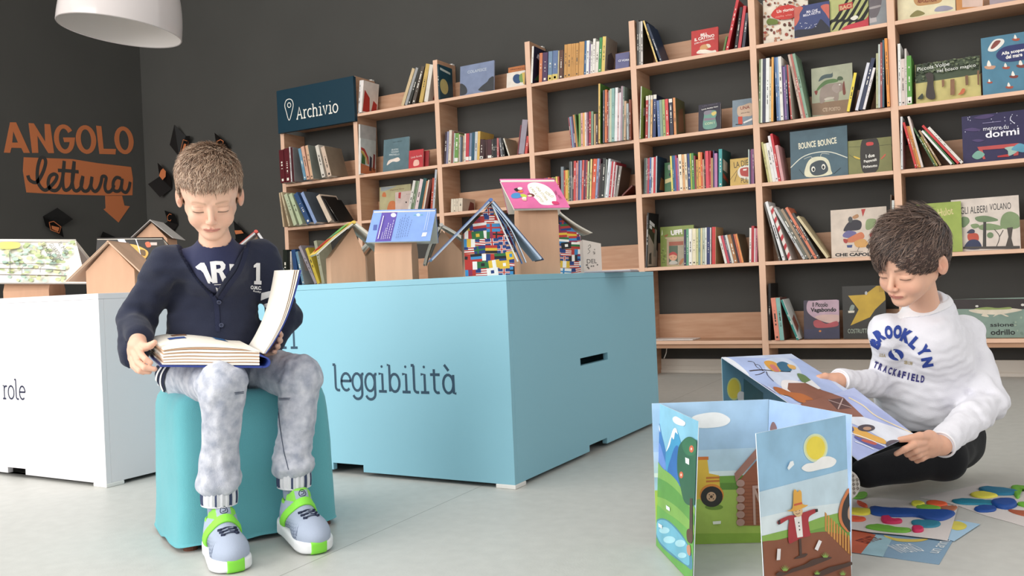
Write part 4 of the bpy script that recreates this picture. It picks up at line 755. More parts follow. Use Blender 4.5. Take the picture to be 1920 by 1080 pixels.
face_book(Z11, 6, 2, 484, 1010, 142, 440, '#27204c', 'dark night sky cover reading mentre tu dormi, third shelf', stars + [('P', [(495, 230), (550, 215), (610, 230), (560, 240)], '#4a3a68'), ('P', [(560, 150), (640, 125), (700, 130), (640, 155)], '#4a3a68'), ('P', [(550, 300), (590, 292), (630, 300), (590, 312)], '#4a3a68'), ('p', [(585, 345), (865, 318), (862, 400), (830, 405), (826, 350), (620, 365), (640, 425), (625, 428)], '#b84a48'), ('p', [(720, 405), (800, 392), (800, 410), (722, 415)], '#b83030'), ('P', [(770, 350), (850, 340), (860, 370), (800, 405), (790, 370)], '#9ab8ac'), ('P', [(550, 405), (590, 370), (635, 395), (600, 425), (570, 425)], '#7aa898'), ('P', [(815, 360), (870, 320), (930, 350), (900, 380), (850, 372)], '#5a98b0'), ('l', [(815, 135), (808, 160), (838, 188)], .003, '#d8d8e8'), ('t', 625, 225, 795, 210, 22, 'mentre tu', '#f0eef8', 0), ('t', 640, 262, 868, 236, 48, 'dormi', '#f0eef8', 0.02), ('l', [(620, 185), (745, 172)], .002, '#a8a0c8')], yb=.05, lean=4)
face_book(Z11, 6, 3, 412, 872, 705, 1030, '#d8cbc0', 'white cover reading GLI ALBERI VOLANO with green trees', [('t', 472, 775, 650, 762, 48, 'GLI ALBERI', '#2a2a2c', 0), ('t', 668, 750, 812, 740, 44, 'VOLANO', '#2a2a2c', 0), ('P', [(740, 850), (760, 800), (810, 780), (865, 810), (872, 880), (810, 900), (750, 890)], '#7f9268'), ('p', [(785, 890), (825, 885), (815, 960), (830, 1018), (775, 1018), (795, 950)], '#4a423c'), ('P', [(570, 820), (640, 808), (718, 830), (710, 845), (600, 850)], '#6f8460'), ('P', [(595, 880), (660, 860), (750, 880), (740, 900), (620, 905)], '#7f9268'), ('p', [(625, 850), (645, 850), (645, 1020), (622, 1020)], '#3e3a36'), ('P', [(480, 820), (520, 820), (532, 850), (500, 885), (480, 880)], '#6f8460'), ('P', [(540, 870), (580, 862), (600, 880), (560, 895)], '#7f9268'), ('e', 672, 940, 22, 20, '#6f8460'), ('l', [(715, 1015), (735, 950), (700, 900)], .003, '#3e3a36'), ('l', [(735, 950), (760, 905)], .003, '#3e3a36'), ('P', [(520, 935), (560, 925), (590, 935), (590, 975), (530, 978)], '#b84c38'), ('P', [(515, 925), (540, 900), (565, 905), (562, 925)], '#3a3c54'), ('P', [(500, 1030), (530, 975), (590, 975), (610, 1030)], '#2c3454'), ('p', [(490, 1018), (872, 1012), (872, 1032), (490, 1032)], '#4a4440')], yb=.06, lean=6)
face_book(Z11, 6, 3, 125, 480, 738, 1042, '#97a84e', 'bright green cover with gold script title behind the boy\'s hair', [('t', 190, 810, 310, 790, 40, 'Monsieur', '#d8c890', 0), ('t', 320, 790, 420, 772, 52, 'Hulot', '#d8c890', 0.01), ('t', 215, 757, 305, 750, 6, 'rappresentazione', '#4a5020', 0)], yb=.03, lean=7)
Zcr = (1800, 540, 6)
face_book(Zcr, 6, 4, -350, 760, 138, 550, '#7f9488', 'green river cover with a pale crocodile, bottom shelf behind the boy', [('p', [(-350, 130), (770, 120), (770, 240), (500, 232), (-350, 240)], '#2f2524'), ('P', [(100, 250), (300, 232), (520, 225), (700, 245), (560, 280), (400, 300), (200, 285)], '#d8ccb8'), ('P', [(160, 235), (300, 215), (420, 225), (560, 215), (560, 238), (300, 245)], '#8a9a58'), ('P', [(240, 310), (280, 285), (325, 320), (300, 325)], '#d8ccb8'), ('P', [(370, 325), (440, 280), (545, 315), (520, 320), (450, 295)], '#d8ccb8'), ('t', 340, 415, 605, 412, 42, 'ssione', '#1a1c1c', .02), ('t', 345, 498, 620, 495, 62, 'odrillo', '#1a1c1c', .02), ('e', 190, 205, 18, 12, '#d8d4cc'), ('e', 705, 190, 20, 14, '#d8d4cc')] + blobs(600, 280, 720, 540, 8, 14, ['#9aaa98', '#6f8478']), yb=.05, lean=5)
face_book(ZL, 1, 2, 112, 675, 400, 800, '#b6b088', 'olive picture book cover with an orange hill, third shelf second bay', [('p', [(135, 395), (430, 370), (300, 425), (200, 465), (135, 465)], '#9aa4a8'), ('P', [(255, 810), (280, 680), (330, 640), (390, 660), (400, 810)], '#c8784c'), ('P', [(160, 560), (175, 495), (215, 490), (230, 565)], '#c8784c'), ('t', 305, 450, 555, 415, 24, 'Mamma Orsa', '#7a5040', 0)], yb=.15, lean=4)
face_book(ZL, 1, 2, 395, 690, 490, 800, '#cfbcb4', 'pinkish white book cover with a red tag, third shelf', [('p', [(455, 490), (500, 485), (490, 600), (450, 590)], '#b84040'), ('e', 592, 665, 14, 14, '#3a3030'), ('t', 600, 522, 670, 515, 12, 'la mia', '#5a4a4a', 0)], yb=.125, lean=4)
face_book(Z1, 1, 1, 985, 1200, 735, 990, '#5f7880', 'slate cover with a running white goose, second shelf second bay', [('P', [(1015, 945), (1030, 905), (1070, 890), (1110, 878), (1125, 900), (1100, 915), (1060, 915)], '#e8d8cc'), ('t', 1065, 752, 1140, 740, 10, 'testi e disegni', '#26343a', 0.02), ('t', 1055, 815, 1110, 808, 14, 'BUON', '#c8d0d0', .02), ('t', 1050, 835, 1115, 828, 14, 'VIAGGIO', '#c8d0d0', .02), ('t', 1035, 858, 1120, 852, 14, 'PIPISTRELLO', '#c8d0d0', .02)], yb=.05, lean=7)
face_book(Z1, 1, 1, 1200, 1320, 825, 958, '#c03c42', 'small red cover with a pale figure, second shelf second bay', [('t', 1218, 880, 1310, 862, 16, 'Linda Sorella', '#f0d8d0', 0), ('P', [(1240, 950), (1245, 905), (1280, 900), (1285, 940)], '#e8b8a8')], yb=.03, lean=7)
face_book(Z1, 1, 1, 1316, 1368, 828, 945, '#9a2c30', 'dark red book edge behind the small red cover', (), yb=.055, lean=7)
# lying leaflets on the shelf above the floor
mb = MB(); a = onp(1236, 634, 2, LZ[4] + .004); b = onp(1312, 634, 2, LZ[4] + .004)
mb.box((b[0] - .26, .02, LZ[4] + .0012), (b[0], .17, LZ[4] + .007), cover_mat('#e4ddd8')); tag(mb.build('magazine', origin=(b[0] - .15, .095, LZ[4])), 'thin white magazine lying flat on the empty bottom shelf', 'magazine')
# ================================================================== CARDBOARD HOUSES WITH BOOK ROOFS
def facef(xm, d, phi, ym=520):
    """frame of a house front: centre pixel column, depth, turn"""
    ph = math.radians(phi)
    F2 = np.array([FWD[0], FWD[1], 0]); F2 /= np.linalg.norm(F2); R2 = np.array([RGT[0], RGT[1], 0]); R2 /= np.linalg.norm(R2)
    U = R2 * math.cos(ph) + F2 * math.sin(ph)
    P = dep(xm, ym, d); P = np.array([P[0], P[1], TH])
    return Plane(P, U, (0, 0, 1))
FLG = ['#b8322c', '#b8322c', '#f0ece6', '#1f3a78', '#2c6e3c', '#e0b83c', '#1c1c20', '#8c2a50', '#f0ece6', '#3a8ac0']
def flag_art(mb, pl, x0, z0, x1, z1, off, clipfn, seed=1):
    """a collage of many small world flags printed on the board"""
    rr = random.Random(seed); row_ = 0; z = z0
    k = 0
    while z < z1:
        h = .024; x = x0 - rr.uniform(0, .01)
        while x < x1:
            w = rr.uniform(.028, .042); kind = rr.randint(0, 6); cs = rr.sample(FLG, 3)
            cells = []
            if kind == 0: cells = [((0, 0, 1, 1 / 3), cs[0]), ((0, 1 / 3, 1, 2 / 3), cs[1]), ((0, 2 / 3, 1, 1), cs[2])]
            elif kind in (1, 2): cells = [((0, 0, 1 / 3, 1), cs[0]), ((1 / 3, 0, 2 / 3, 1), '#f0ece6' if kind == 1 else cs[1]), ((2 / 3, 0, 1, 1), cs[0] if kind == 1 else cs[2])]
            elif kind == 3: cells = [((0, 0, 1, 1), cs[0]), ((.25, 0, .4, 1), cs[1]), ((0, .4, 1, .6), cs[1])]
            elif kind == 4: cells = [((0, i / 7, 1, (i + 1) / 7), '#b8322c' if i % 2 == 0 else '#f0ece6') for i in range(7)] + [((0, .45, .45, 1), '#1f3a78')]
            elif kind == 5: cells = [((0, 0, 1, 1), '#1f3a78'), ((.4, 0, .6, 1), '#f0ece6'), ((0, .38, 1, .62), '#f0ece6'), ((.45, 0, .55, 1), '#b8322c'), ((0, .44, 1, .56), '#b8322c')]
            else: cells = [((0, 0, 1, 1), cs[0]), ((.35, .3, .65, .7), cs[1])]
            rot = rr.uniform(-.12, .12); dz = rr.uniform(-.003, .003)
            for i, ((a, b, c, d), col) in enumerate(cells):
                q = []
                for u, v in ((a, b), (c, b), (c, d), (a, d)):
                    uu = (u - .5) * w; vv = (v - .5) * h
                    q.append((x + w / 2 + uu * math.cos(rot) - vv * math.sin(rot), z + h / 2 + dz + uu * math.sin(rot) + vv * math.cos(rot)))
                q = clipfn(q)
                if len(q) > 2: shape(mb, pl, q, cover_mat(col), off + (k % 3) * .35 + i * .04)
            k += 1; x += w * .96
        z += h * .93
def clip_half(q, a, b):
    """keep the left side of the directed line a->b"""
    out = []
    f = lambda p: (b[0] - a[0]) * (p[1] - a[1]) - (b[1] - a[1]) * (p[0] - a[0])
    for i in range(len(q)):
        p, r_ = q[i], q[(i + 1) % len(q)]; fp, fr = f(p), f(r_)
        if fp >= 0: out.append(p)
        if (fp >= 0) != (fr >= 0):
            t = fp / (fp - fr); out.append((p[0] + (r_[0] - p[0]) * t, p[1] + (r_[1] - p[1]) * t))
    return out
def block(rt, pl, prof, dl, m, flags=False, side=None):
    mb = MB(); mb.prism([prof], pl.O, pl.U, pl.V, pl.N, -dl, m, side); part(mb, 'house_block', rt, bevel=.0006)
    if flags:
        mb = MB()
        def cf(q):
            n = len(prof)
            for i in range(n):
                q = clip_half(q, prof[i], prof[(i + 1) % n])
                if len(q) < 3: return []
            return q
        xs = [p[0] for p in prof]; zs = [p[1] for p in prof]
        flag_art(mb, pl, min(xs), 0, max(xs), max(zs), 1, cf, flags); part(mb, 'flag_print', rt, recalc=False)
def gable_house(xl, xr, ey, py, d, phi, dl=.11, label='', lab2='', cover='#c8a080', tipL=None, tipR=None, ridge=None, L=.2, tk=.007, pages='#efe9dc', flags=0, art=None, bulge=0, cover2=None, base=530, flat_pages=.004, wallm=None):
    xm = (xl + xr) / 2
    pl = facef(xm, d, phi)
    a = pl.px(xl, base)[0]; b = pl.px(xr, base)[0]; ze = pl.px(xm, ey)[1]; pk = pl.px(*((ridge[0] if ridge else xm), py))
    zl = pl.px(xl, ey)[1]
    def under(x, tip):
        if not tip: return ze
        t_ = pl.px(*tip); k_ = (x - pk[0]) / (t_[0] - pk[0]) if abs(t_[0] - pk[0]) > 1e-4 else 1
        return min(ze, pk[1] + (t_[1] - pk[1]) * min(k_, 1.0) - .004) if k_ <= 1.0 else ze
    prof = [(a, 0), (b, 0), (b, under(b, tipR)), (pk[0], pk[1] - .002), (a, under(a, tipL))]
    rt = empty('cardboard_house', pl.at((a + b) / 2, 0, -dl / 2), label, 'display house', 'book houses on the display tables')
    block(rt, pl, prof, dl, wallm or CARD, flags)
    if not tipL: return rt, pl
    # the open book lying over the ridge
    fr = (L - dl) / 2 if L > dl else .01; fr = min(fr, .035)
    tl = pl.px(*tipL); tr = pl.px(*tipR); rg = (pk[0], pk[1] + .002)
    bk = empty('open_book', pl.at(rg[0], rg[1], -dl / 2), lab2, 'book', 'open books used as roofs')
    def profile(r, t, th, sg, k=7, o=0):
        P = []
        r = np.array(r); t = np.array(t); dd = (t - r); L_ = np.linalg.norm(dd); dd = dd / L_; nn = np.array([-dd[1], dd[0]]) * sg
        top = [r + dd * L_ * s + nn * bulge * math.sin(math.pi * s) + nn * (o) for s in np.linspace(0, 1, k)]
        bot = [p + nn * th for p in top]
        return top, bot
    for sg, t in ((-1, tl), (1, tr)):
        cc = cover if sg < 0 or not cover2 else cover2
        # nn must point up/out: use sign so that outward is above
        top, bot = profile(rg, t, .0018, 1 if sg > 0 else -1, o=flat_pages + tk)
        mb = MB(); mb.prism([[tuple(p) for p in top] + [tuple(p) for p in bot[::-1]]], pl.at(0, 0, fr), pl.U, pl.V, pl.N, -L, cover_mat(cc)); part(mb, 'cover', bk)
        top, bot = profile(rg, rg + (np.array(t) - rg) * .97, tk, 1 if sg > 0 else -1, o=flat_pages)
        mb = MB(); mb.prism([[tuple(p) for p in top] + [tuple(p) for p in bot[::-1]]], pl.at(0, 0, fr - .002), pl.U, pl.V, pl.N, -L + .004, mat(pages, .8)); part(mb, 'pages', bk)
    mb = MB(); mb.prism([ell(rg[0], rg[1] + (flat_pages + tk) * .95 + .0012, (flat_pages + tk) * .52 + .0012, (flat_pages + tk) * .42 + .0012, 12)], pl.at(0, 0, fr), pl.U, pl.V, pl.N, -L, cover_mat(cover)); part(mb, 'spine', bk)
    return rt, pl, bk, rg, tl, tr, fr
# H1 yellow book house
r_ = gable_house(621, 687, 482, 425, 2.93, 20, .10, 'tan cardboard house under the yellow and red open book, nearest the sitting boy', 'open paperback with yellow, green and red cover bent over the leftmost house', '#e8c860', (592, 482), (720, 476), ridge=(661, 0), L=.17, tk=.006, bulge=.003, cover2='#d8d4c8')
rt, pl, bk, rg, tl, tr, fr = r_
# cover picture on the left slope
sv = np.array(tl) - np.array(rg); on_ = np.array([sv[1], -sv[0]]) / np.linalg.norm(sv); on_ = on_ if on_[1] > 0 else -on_; oo = .004 + .006 + .0018 + .0034
sl_ = Plane(pl.at(rg[0], rg[1], fr) + pl.V * on_[1] * oo + pl.U * on_[0] * oo, pl.U * sv[0] + pl.V * sv[1], -pl.N)
Ls = np.linalg.norm(sv); mb = MB()
if (sl_.N @ np.array([0, 0, 1.])) < 0: sl_.N = -sl_.N
for q, c in (([(.02, .01), (.35, .01), (.5, .16), (.04, .16)], '#6fae58'), ([(.45, .03), (.85, .02), (.9, .12), (.5, .15)], '#c8402c'), ([(.3, .05), (.6, .06), (.55, .09), (.32, .1)], '#4a68a8'), ([(.55, .05), (.95, .07), (.92, .1), (.6, .11)], '#e07838'), ([(.7, .03), (.8, .03), (.78, .07)], '#2a2a30')):
    shape(mb, sl_, [(u * Ls, v - .0) for u, v in q], cover_mat(c), 2)
part(mb, 'cover_print', bk, recalc=False)
gable_house(690, 760, 480, 430, 3.15, 18, .09, 'tan cardboard house half hidden behind the yellow book house', 'grey paged open book drooping behind the blue back cover book', '#b8b8b0', (680, 478), (775, 480), L=.14)
# H3 behind
gable_house(803, 872, 478, 430, 2.95, 4, .10, 'tan cardboard house behind the flag house on its left', 'cream paged open book between the blue back cover and the atlas', '#e0dcd4', (800, 500), (885, 470), ridge=(828, 0), L=.16, pages='#eee8da', bulge=.006)
# H4 flags with the atlas
r_ = gable_house(873, 966, 437, 384, 2.6, 7, .11, 'cardboard house printed all over with world flags at the table corner', 'large dark blue picture atlas spread open over the flag house', '#5470a8', (809, 494), (1012, 492), ridge=(919, 0), L=.17, tk=.0055, flags=3, cover2='#1c3358', pages='#b9c8dc')
rt, pl, bk, rg, tl, tr, fr = r_
mb = MB()   # hanging inner pages on the right
for k, (tx, ty) in enumerate(((985, 492), (978, 494), (970, 490))):
    t = pl.px(tx, ty); P = smooth_pts([(rg[0] + .004, rg[1] - .002), ((rg[0] + t[0]) / 2 + .008 - k * .004, (rg[1] + t[1]) / 2 + .012 - k * .004), t], 5)
    mb.prism([[tuple(p) for p in P] + [(p[0] - .0015, p[1] - .0015) for p in P[::-1]]], pl.at(0, 0, fr - .004), pl.U, pl.V, pl.N, -(fr - .008), mat(['#c8d4e0', '#4a6a98', '#e0e4e4'][k], .7))
part(mb, 'loose_pages', bk)
mb = MB(); sv = np.array(tl) - np.array(rg); Ls = np.linalg.norm(sv)
on_ = np.array([sv[1], -sv[0]]) / Ls; on_ = on_ if on_[1] > 0 else -on_; oo = .004 + .0055 + .0018 + .0004
sl_ = Plane(pl.at(rg[0], rg[1], fr) + pl.V * on_[1] * oo + pl.U * on_[0] * oo, pl.U * sv[0] + pl.V * sv[1], -pl.N)
if (sl_.N @ np.array([0, 0, 1.])) < 0: sl_.N = -sl_.N
shape(mb, sl_, [(Ls * .1, .02), (Ls * .5, .02), (Ls * .5, .1), (Ls * .1, .1)], cover_mat('#7f98c8'), 1); shape(mb, sl_, [(Ls * .6, .02), (Ls * .92, .02), (Ls * .92, .07), (Ls * .6, .07)], cover_mat('#b84048'), 1)
part(mb, 'cover_print', bk, recalc=False)
# H6 flags behind the tall block
gable_house(1022, 1092, 443, 405, 3.12, 6, .11, 'smaller flag printed cardboard house behind the tall tan house', 'white open book drooping over the rear flag house', '#e8e2d6', (1010, 430), (1106, 441), ridge=(1048, 0), L=.16, tk=.003, flags=9, pages='#efe8da', bulge=-.004)
def eave_house(xl, xr, ytop, d, phi, dl, label, lab2, rg, bt, cover, T=.006, base=530, backtip=None, art=None, tf=None, over=.02, pages='#efe9dc', wallm=None, sag=.0, bottom_pages=.004, ins=None, rise=None):
    xm = (xl + xr) / 2; pl = facef(xm, d, phi)
    a = pl.px(xl, base)[0]; b = pl.px(xr, base)[0]; ze = pl.px(xm, ytop)[1]
    rt = empty('cardboard_house', pl.at((a + b) / 2, 0, -dl / 2), label, 'display house', 'book houses on the display tables')
    ridge_pl = Plane(pl.at(0, 0, -dl / 2), pl.U, pl.V); r0 = ridge_pl.px(*rg[0]); r1 = ridge_pl.px(*rg[1])
    zr = (r0[1] + r1[1]) / 2
    fq = Plane(pl.at(0, 0, over), pl.U, pl.V); zf_ = (fq.px(*bt[0])[1] + fq.px(*bt[1])[1]) / 2; zr_ = (r0[1] + r1[1]) / 2
    z_at0 = zr_ + (zf_ - zr_) * (dl / 2) / (dl / 2 + over); ze = min(ze, z_at0 - T * 2.0 - .007)
    # gabled body: profile in N,Z extruded along U
    prof = [(0, 0), (-dl, 0), (-dl, ze - .0), (-dl / 2, zr - .006 - T * 2.0), (0, ze)]
    mb = MB(); mb.prism([prof], pl.at(a, 0), pl.N, pl.V, pl.U, b - a, wallm or CARD); part(mb, 'house_block', rt, bevel=.0006)
    fp = Plane(pl.at(0, 0, over), pl.U, pl.V); f0 = fp.px(*bt[0]); f1 = fp.px(*bt[1])
    bk = empty('open_book', ridge_pl.at((r0[0] + r1[0]) / 2, zr), lab2, 'book', 'open books used as roofs')
    A = ridge_pl.at(*r0); B = ridge_pl.at(*r1); Cc = fp.at(*f1); D = fp.at(*f0)
    V1 = (D + Cc) / 2 - (A + B) / 2; nrm = np.cross(B - A, V1); nrm /= np.linalg.norm(nrm)
    if nrm[2] < 0: nrm = -nrm
    m_ = cover_mat(cover)
    def slab_(q, h0, h1, mm, name):
        P = [np.array(p) + nrm_ * h0 for p in q] + [np.array(p) + nrm_ * h1 for p in q]
        mb = MB(); mb.poly(P, [(0, 1, 2, 3), (7, 6, 5, 4)] + [(i, (i + 1) % 4, 4 + (i + 1) % 4, 4 + i) for i in range(4)], mm); part(mb, name, bk)
    nrm_ = nrm
    slab_([A, B, Cc, D], -.0012, .0, m_, 'cover')
    s1 = .985 if not ins else ins
    slab_([A + (B - A) * .01, B - (B - A) * .01, B - (B - A) * .01 + (Cc - B) * s1, A + (B - A) * .01 + (D - A) * s1], -T, -.0013, mat(pages, .8), 'pages')
    # rear slope
    def mir(p): 
        q = p - ridge_pl.O; h = q @ pl.N; return p - pl.N * 2 * h
    C2, D2 = mir(Cc), mir(D)
    if backtip is not None: C2 = B + (C2 - B) * backtip; D2 = A + (D2 - A) * backtip
    nrm_ = nrm - pl.N * 2 * (nrm @ pl.N)
    slab_([A, B, C2, D2], -.0012, .0, m_, 'cover'); slab_([A + (B - A) * .01, B - (B - A) * .01, B - (B - A) * .01 + (C2 - B) * .985, A + (B - A) * .01 + (D2 - A) * .985], -T, -.0013, mat(pages, .8), 'pages')
    mb = MB(); mb.tube([A - np.array([0, 0, .001]), B - np.array([0, 0, .001])], .0035, m_, 10); part(mb, 'spine', bk)
    ap = Plane(A, B - A, -(V1)); 
    if ap.N @ nrm < 0: ap.N = -ap.N
    if art:
        LAB = np.linalg.norm(B - A); LV = np.linalg.norm(V1)
        mb = MB(); draw(mb, ap, tf, art, (-.004, -LV, LAB + .006, -.003), 1); part(mb, 'cover_print', bk, recalc=False)
    return rt, pl, bk, ap
ZX = (560, 370, 5.683)
def scrib(x0, y0, x1, y1, n, col, wd=.0013, seed=1):
    rr = random.Random(seed); out = []
    for i in range(n):
        t = i / max(1, n - 1); out.append((x0 + (x1 - x0) * t, y0 + (y1 - y0) * t))
    return out
lines = []
rr = random.Random(4)
for i, (bx, by, tx, ty) in enumerate(((878, 448, 900, 370), (900, 448, 935, 325), (922, 446, 962, 270), (945, 446, 985, 285), (968, 446, 1020, 240))):
    n = 7
    for k in range(n):
        t0 = k / n; t1 = (k + .72) / n; lines.append(('l', [(bx + (tx - bx) * t0, by + (ty - by) * t0), (bx + (tx - bx) * t1, by + (ty - by) * t1)], .0013, '#e8e4f0'))
lines.append(('l', [(848, 450), (908, 205)], .0024, '#e8e4f0'))
for i, (bx, by, tx, ty) in enumerate(((1040, 442, 1092, 232), (1062, 442, 1115, 215), (1085, 440, 1148, 185), (1108, 438, 1165, 225), (1135, 436, 1185, 210), (1160, 434, 1215, 250))):
    n = 8
    for k in range(n):
        t0 = k / n; t1 = (k + .7) / n; lines.append(('l', [(bx + (tx - bx) * t0, by + (ty - by) * t0), (bx + (tx - bx) * t1, by + (ty - by) * t1)], .0011, '#2c3c78'))
for dx in (0, 24): lines.append(('l', [(1340 + dx, 370), (1385 + dx * .8, 165)], .0009, '#d8dcf0'))
eave_house(704, 774, 474, 2.80, -6, .10, 'tan cardboard house under the blue back cover book', 'open paperback with light blue back cover and purple band, forming a roof', ((700.4, 395.6), (818, 392.5)), ((685.8, 454), (806.5, 451.5)), '#7f9fd8', T=.008, tf=ZX, over=.022,
  art=[('p', [(892, 144), (1058, 140), (982, 466), (815, 472)], '#5b48a0'), ('e', 1010, 190, 28, 22, '#f0ecf4'), ('e', 1275, 188, 22, 15, '#e8f0f0'), ('l', [(1225, 190), (1325, 188)], .002, '#5ab0a8'), ('p', [(1322, 378), (1370, 374), (1355, 415), (1308, 420)], '#f0ecf0'), ('p', [(800, 295), (838, 292), (830, 350), (792, 352)], '#4a5aa0')] + lines)
ZP = (790, 310, 4.694)
eave_house(978, 1052, 402, 2.84, 8, .10, 'tallest tan cardboard house, under the pink book', 'open pink picture book with a white speech bubble, highest roof on the table', ((937, 337), (1040, 336)), ((964, 391), (1069, 389)), '#d46a9c', T=.012, tf=ZP, over=.03,
  art=[('P', [(935, 190), (950, 160), (1010, 152), (1090, 175), (1150, 220), (1185, 280), (1180, 335), (1150, 348), (1060, 345), (1010, 300), (960, 250)], '#f2ede8'), ('t', 1090, 235, 1160, 280, 20, 'SOLO', '#a89a58', 0), ('t', 1015, 190, 1110, 310, 16, 'UNA STORIA', '#a89a58', 0), ('t', 960, 195, 1070, 325, 16, 'E POI A LETTO!', '#a89a58', 0), ('P', [(790, 265), (815, 245), (860, 245), (880, 275), (850, 290), (800, 288)], '#4a8ac0'), ('P', [(815, 210), (850, 200), (870, 215), (840, 232)], '#2c2428'), ('e', 868, 205, 22, 12, '#f0e8e0'), ('P', [(870, 260), (905, 255), (930, 275), (900, 290)], '#b8c848'), ('e', 905, 292, 20, 12, '#f0e8e0'), ('P', [(930, 255), (970, 250), (995, 265), (985, 278), (960, 262)], '#6a3428'), ('e', 955, 270, 18, 9, '#f0d0c0'), ('P', [(850, 228), (890, 222), (890, 240), (855, 240)], '#e87848'), ('P', [(890, 300), (920, 295), (925, 312), (895, 312)], '#e8b0a0'), ('P', [(1150, 320), (1200, 322), (1210, 345), (1160, 345)], '#c83c6c'), ('t', 1172, 225, 1190, 260, 14, 'TEN', '#8a3058', 0), ('t', 1205, 265, 1230, 300, 14, 'NIC', '#8a3058', 0)])
# red and white book behind the sitting boy's arm
r_ = gable_house(455, 510, 482, 442, 2.95, 14, .10, 'tan cardboard house hidden behind the sitting boy\'s left arm', 'open book with red cover showing beside the sitting boy\'s shoulder', '#cf5a50', (436, 478), (527, 508), ridge=(481, 0), L=.18, tk=.006, cover2='#c9c4c4', pages='#d8d4d4')
# leaflet standing on the table and a flat magazine
pl = facef(1110, 3.1, 14); q = [pl.px(1092.5, 449.5), pl.px(1126.6, 456.5), pl.px(1123, 507), pl.px(1095, 508)]
rt = empty('leaflet', pl.at((q[0][0] + q[1][0]) / 2, 0), 'small pale leaflet with line drawings standing at the right end of the table', 'leaflet')
mb = MB(); w0, w1 = q[0][0], q[1][0]; ht = q[0][1]
mb.prism([[(w0, 0), (w1, 0), (w1, q[1][1]), (w0, ht)]], pl.O, pl.U, pl.V, pl.N, -.0015, mat('#d8cdc4', .7)); part(mb, 'front_leaf', rt)
mb = MB(); mb.prism([[(0, 0), (.05, 0), (.05, ht * .95), (0, ht)]], pl.at(w0, 0, -.002), -pl.N, pl.V, -pl.U, -.0015, mat('#d8cdc4', .7)); part(mb, 'rear_leaf', rt)
mb = MB(); zl_ = (980, 270, 4.32)
rr = random.Random(8)
draw(mb, pl, zl_, [('l', [(530, 830), (545, 815), (550, 835), (530, 850), (545, 870), (525, 890)], .0014, '#3a3634'), ('t', 520, 950, 600, 948, 34, 'DEL', '#4a4644', 0)] + [('e', rr.uniform(515, 605), rr.uniform(970, 1010), 6, 6, '#6a6460') for _ in range(9)] + [('e', rr.uniform(570, 600), rr.uniform(850, 890), 4, 4, '#6a6460') for _ in range(5)]); part(mb, 'drawing', rt, recalc=False)
c = onp(1128, 505, 2, TH + .003)
mb = MB(); pp = dep(1128, 505, 3.1); T_m = Matrix.Translation((pp[0], pp[1], TH + .0005)) @ Matrix.Rotation(math.radians(12), 4, 'Z')
mb.box((-.05, -.06, 0), (.115, .11, .003), mat('#9a94a0', .4), T_m); mb.box((-.05, -.06, .0031), (.112, .108, .0065), mat('#d8d4d8', .4), T_m)
tag(mb.build('magazine', origin=(pp[0], pp[1], TH)), 'thin greyish magazine lying flat at the right end of the turquoise table', 'magazine')
# ---------------- white table
ZW = (0, 400, 5.4)
tl_ = []
for _ in range(130):
    x = R_.uniform(20, 830); y = R_.uniform(300, 700)
    tl_.append(('e', x, y, R_.uniform(14, 36), R_.uniform(9, 20), R_.choice(['#a9b884', '#9ab4a4', '#bcc696', '#aec2b4', '#c8ca98'])))
eave_house(5, 91, 545, 3.0, 2, .12, 'tan cardboard block under the big tree picture book', 'large open picture book with green and teal trees, left on the white table', ((-40, 449.5), (142, 450)), ((-40, 530), (162, 530.5)), '#e9e6dc', T=.012, tf=ZW, over=.035, pages='#c9c4bf',
  art=tl_ + [('P', [(10, 320), (100, 310), (215, 320), (205, 370), (90, 385), (20, 370)], '#d8c468'), ('l', [(-100, 640), (400, 648), (690, 655)], .0032, '#4a3430'), ('l', [(-100, 578), (380, 582), (680, 602)], .0026, '#4a3430'), ('l', [(-100, 530), (300, 530), (640, 540)], .002, '#4a3430'), ('l', [(120, 630), (120, 500), (110, 430)], .0022, '#5a5a58'), ('l', [(240, 640), (245, 570), (290, 540)], .0018, '#5a5a58'), ('l', [(425, 620), (430, 570), (470, 550)], .0016, '#5a5a58'), ('t', 450, 335, 575, 520, 32, 'IL MONDO', '#4a4a40', 0), ('t', 530, 330, 650, 500, 32, 'GUARDINO', '#4a4a40', 0), ('t', 620, 320, 700, 440, 30, 'IL MIO', '#4a4a40', 0)])
gable_house(162.8, 254, 507, 457, 2.82, 0, .12, 'tan cardboard house in front on the white table', 'thin beige covered open book resting on the front house of the white table', '#c9a68c', (129, 530), (268, 514), ridge=(206, 0), L=.15, tk=.0035, pages='#d8bfa8', base=552, flat_pages=.0005)
eave_house(190, 300, 500, 3.05, -2, .10, 'tan cardboard house under the black and yellow comic', 'open black comic with yellow and white drawings behind the beige roofed house', ((182, 447), (306, 446)), ((178, 500), (318, 500)), '#26211f', T=.006, tf=ZW, over=.03,
  art=[('P', [(1210, 320), (1300, 310), (1400, 330), (1500, 390), (1470, 460), (1400, 480), (1290, 420)], '#d8a850'), ('P', [(1180, 245), (1240, 245), (1290, 310), (1380, 420), (1440, 540), (1380, 520), (1290, 410)], '#d8d4e0'), ('l', [(1370, 250), (1405, 350), (1440, 480)], .003, '#e0dce4'), ('P', [(1470, 300), (1510, 290), (1530, 335), (1490, 345)], '#c86848'), ('p', [(1520, 295), (1590, 295), (1590, 325), (1530, 325)], '#c8b8b0'), ('P', [(1290, 330), (1340, 340), (1370, 400), (1330, 430), (1300, 380)], '#8a8494'), ('P', [(1420, 370), (1470, 380), (1470, 430), (1430, 420)], '#6a5030')])
gable_house(255, 318, 448, 416, 3.3, 4, .12, 'rearmost tan cardboard house with a thin grey roof', 'thin grey open book over the rearmost house', '#b8b4b0', (248, 448), (326, 448), ridge=(284, 0), L=.15, tk=.002, flat_pages=.0004, pages='#8a8480', base=552)
